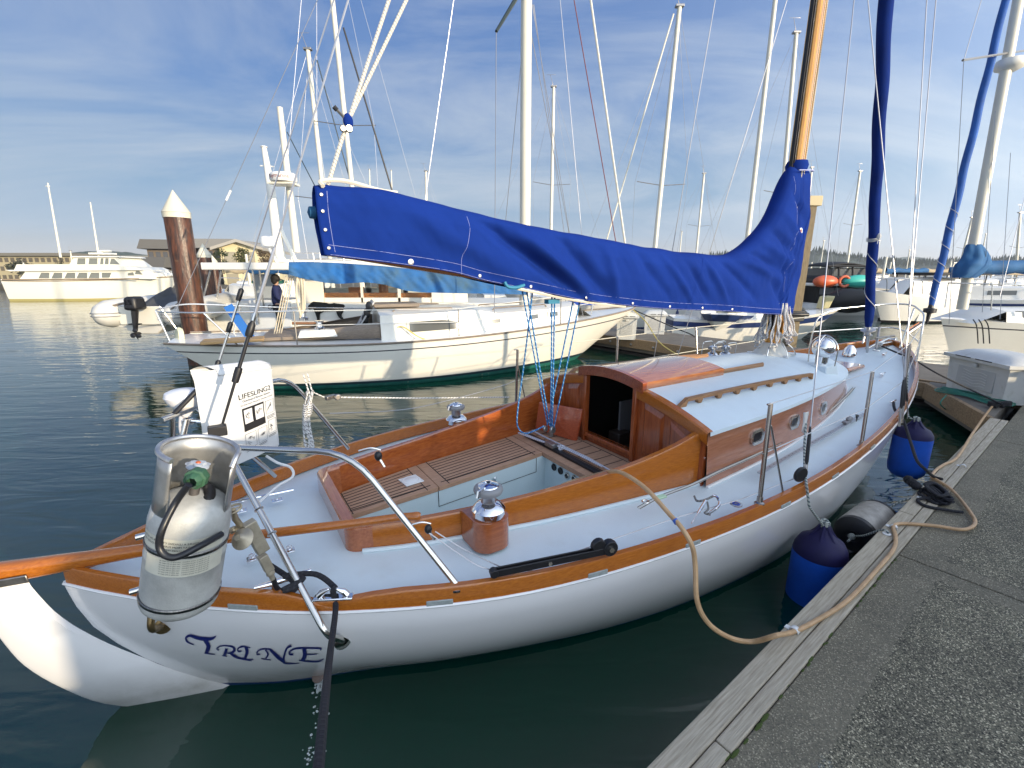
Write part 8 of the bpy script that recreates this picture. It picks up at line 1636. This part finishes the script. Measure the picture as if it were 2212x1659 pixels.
# single stays seen against the sky, each belonging to a boat out of the picture
for (x0, y0, x1, y1, Y, r, m, lab) in ((742, 60, 848, 415, 20, .035, M_black, 'thick black furled stay slanting down behind the topping lift'), (685, 130, 770, 440, 22, .025, lambda: mat('dark_green_line', (.01, .03, .04), .4), 'dark green stay from the left cap mast to the blue cover'), (620, 285, 700, 440, 18, .018, lambda: mat('dark_green_line', (.01, .03, .04), .4), 'thin dark green stay left of the cover end'),
      (1276, 0, 1350, 525, 16, .035, alum, 'pale stay slanting right of the central mast'), (1240, 0, 1328, 510, 15, .014, lambda: mat('maroon_line', (.16, .04, .04), .7), 'thin maroon halyard right of the central mast'), (1455, 30, 1310, 520, 18, .028, alum, 'pale furled stay slanting down-left from the crosstree mast'), (1210, 0, 1258, 520, 17, .010, M_wire, 'fine dark wire just right of the central mast'),
      (980, 0, 920, 420, 18, .010, M_wire, 'fine wire slanting above the left part of the blue cover')):
    a, b = aty(x0, y0, Y), aty(x1, y1, Y); o = MB().tube([Z0, (a-b)*(1.5 if y0 < 10 else 1)], r, 6).build('rigging_wire', m); o.location = b; b2 = b-(a-b)*((b.z-1.2)/(a.z-b.z)); o.location = b2; 
    me = o.data; bpy.data.objects.remove(o); o = MB().tube([Z0, (a-b2)*(1.4 if y0 < 10 else 1)], r, 6).build('rigging_wire', m); o.location = b2; tag(o, lab, 'rigging wire')
# green and blue canvas on boats behind the trawler posts
for (x0, x1, y0, y1, Y, c, lab) in ((548, 612, 598, 612, 27, (.01, .10, .055), 'green canvas boat canopy seen under the white trawler roof'), (584, 604, 612, 648, 24, (.012, .06, .28), 'upright blue canvas cover beside the person'), (1225, 1300, 645, 656, 17, (.012, .07, .40), 'flat blue cover on a deck under the big blue sail cover'), (2082, 2122, 622, 655, 22, (.012, .04, .17), 'domed navy boat cover behind the cream sailboat mast')):
    a, b = aty(x0, y0, Y), aty(x1, y1, Y); mb = MB(); W = b.x-a.x; H = a.z-b.z; mb.grid(lambda u, v: Vector((W*(u-.5), 1.4*(v-.5), H*(math.sin(math.pi*u)**.4*math.sin(math.pi*v)**.4))), 16, 12); o = mb.build('canvas_cover', mat('cv_%d' % int(c[1]*1000), c, .8, noise_s=2, noise_amt=.3)); o.location = ((a.x+b.x)/2, Y, b.z); tag(o, lab, 'canvas cover')
# ---------------- unseen boat added across the dock behind the camera, to shade the near boat
sb = empty('motorboat', d2w(-1.6, -4.95), DA, 'unseen white cabin motorboat added behind the viewer to shade the nearest boat', 'motorboat')
spec = dict(L=11.2, B=2.9, fb0=1.38, fbm=1.42, fb1=1.75, stern=.9, rake=.12, zk=-.3, full=.6)
build_hull(sb, spec, ([whiteb, navy], [0, 1, 0, 0, 0, 0]), [.15, .25, .6, .95], nx=28)
MB().box((2.75, 0, 1.98), (2.3, 2.2, 1.2)).build('cabin', whiteb, sb, bevel=.08); MB().box((6.95, 0, 1.95), (5.3, 2.2, 1.1)).build('shade_fore_cabin', whiteb, sb, bevel=.08); MB().box((4.1, -.7, 2.6), (1.2, .08, .06)).build('roof_rail', st_l, sb)  # cabin height and the gap between cabins are shaped for the cast shade
# ---------------- harbour haze
hz = MB(); hz.box((350, 600, 24), (1290, 1700, 51.0)); hzm = bpy.data.materials.new('harbour_haze'); hzm.use_nodes = True; hn_ = hzm.node_tree; hn_.nodes.clear()
pv = hn_.nodes.new('ShaderNodeVolumePrincipled'); pv.inputs['Color'].default_value = (.80, .87, .95, 1); pv.inputs['Density'].default_value = .0004; pv.inputs['Anisotropy'].default_value = .2
ho = hn_.nodes.new('ShaderNodeOutputMaterial'); hn_.links.new(pv.outputs[0], ho.inputs['Volume'])
tag(hz.build('haze', hzm, smooth=False), 'thin bluish haze over the harbour', 'haze', kind='stuff')
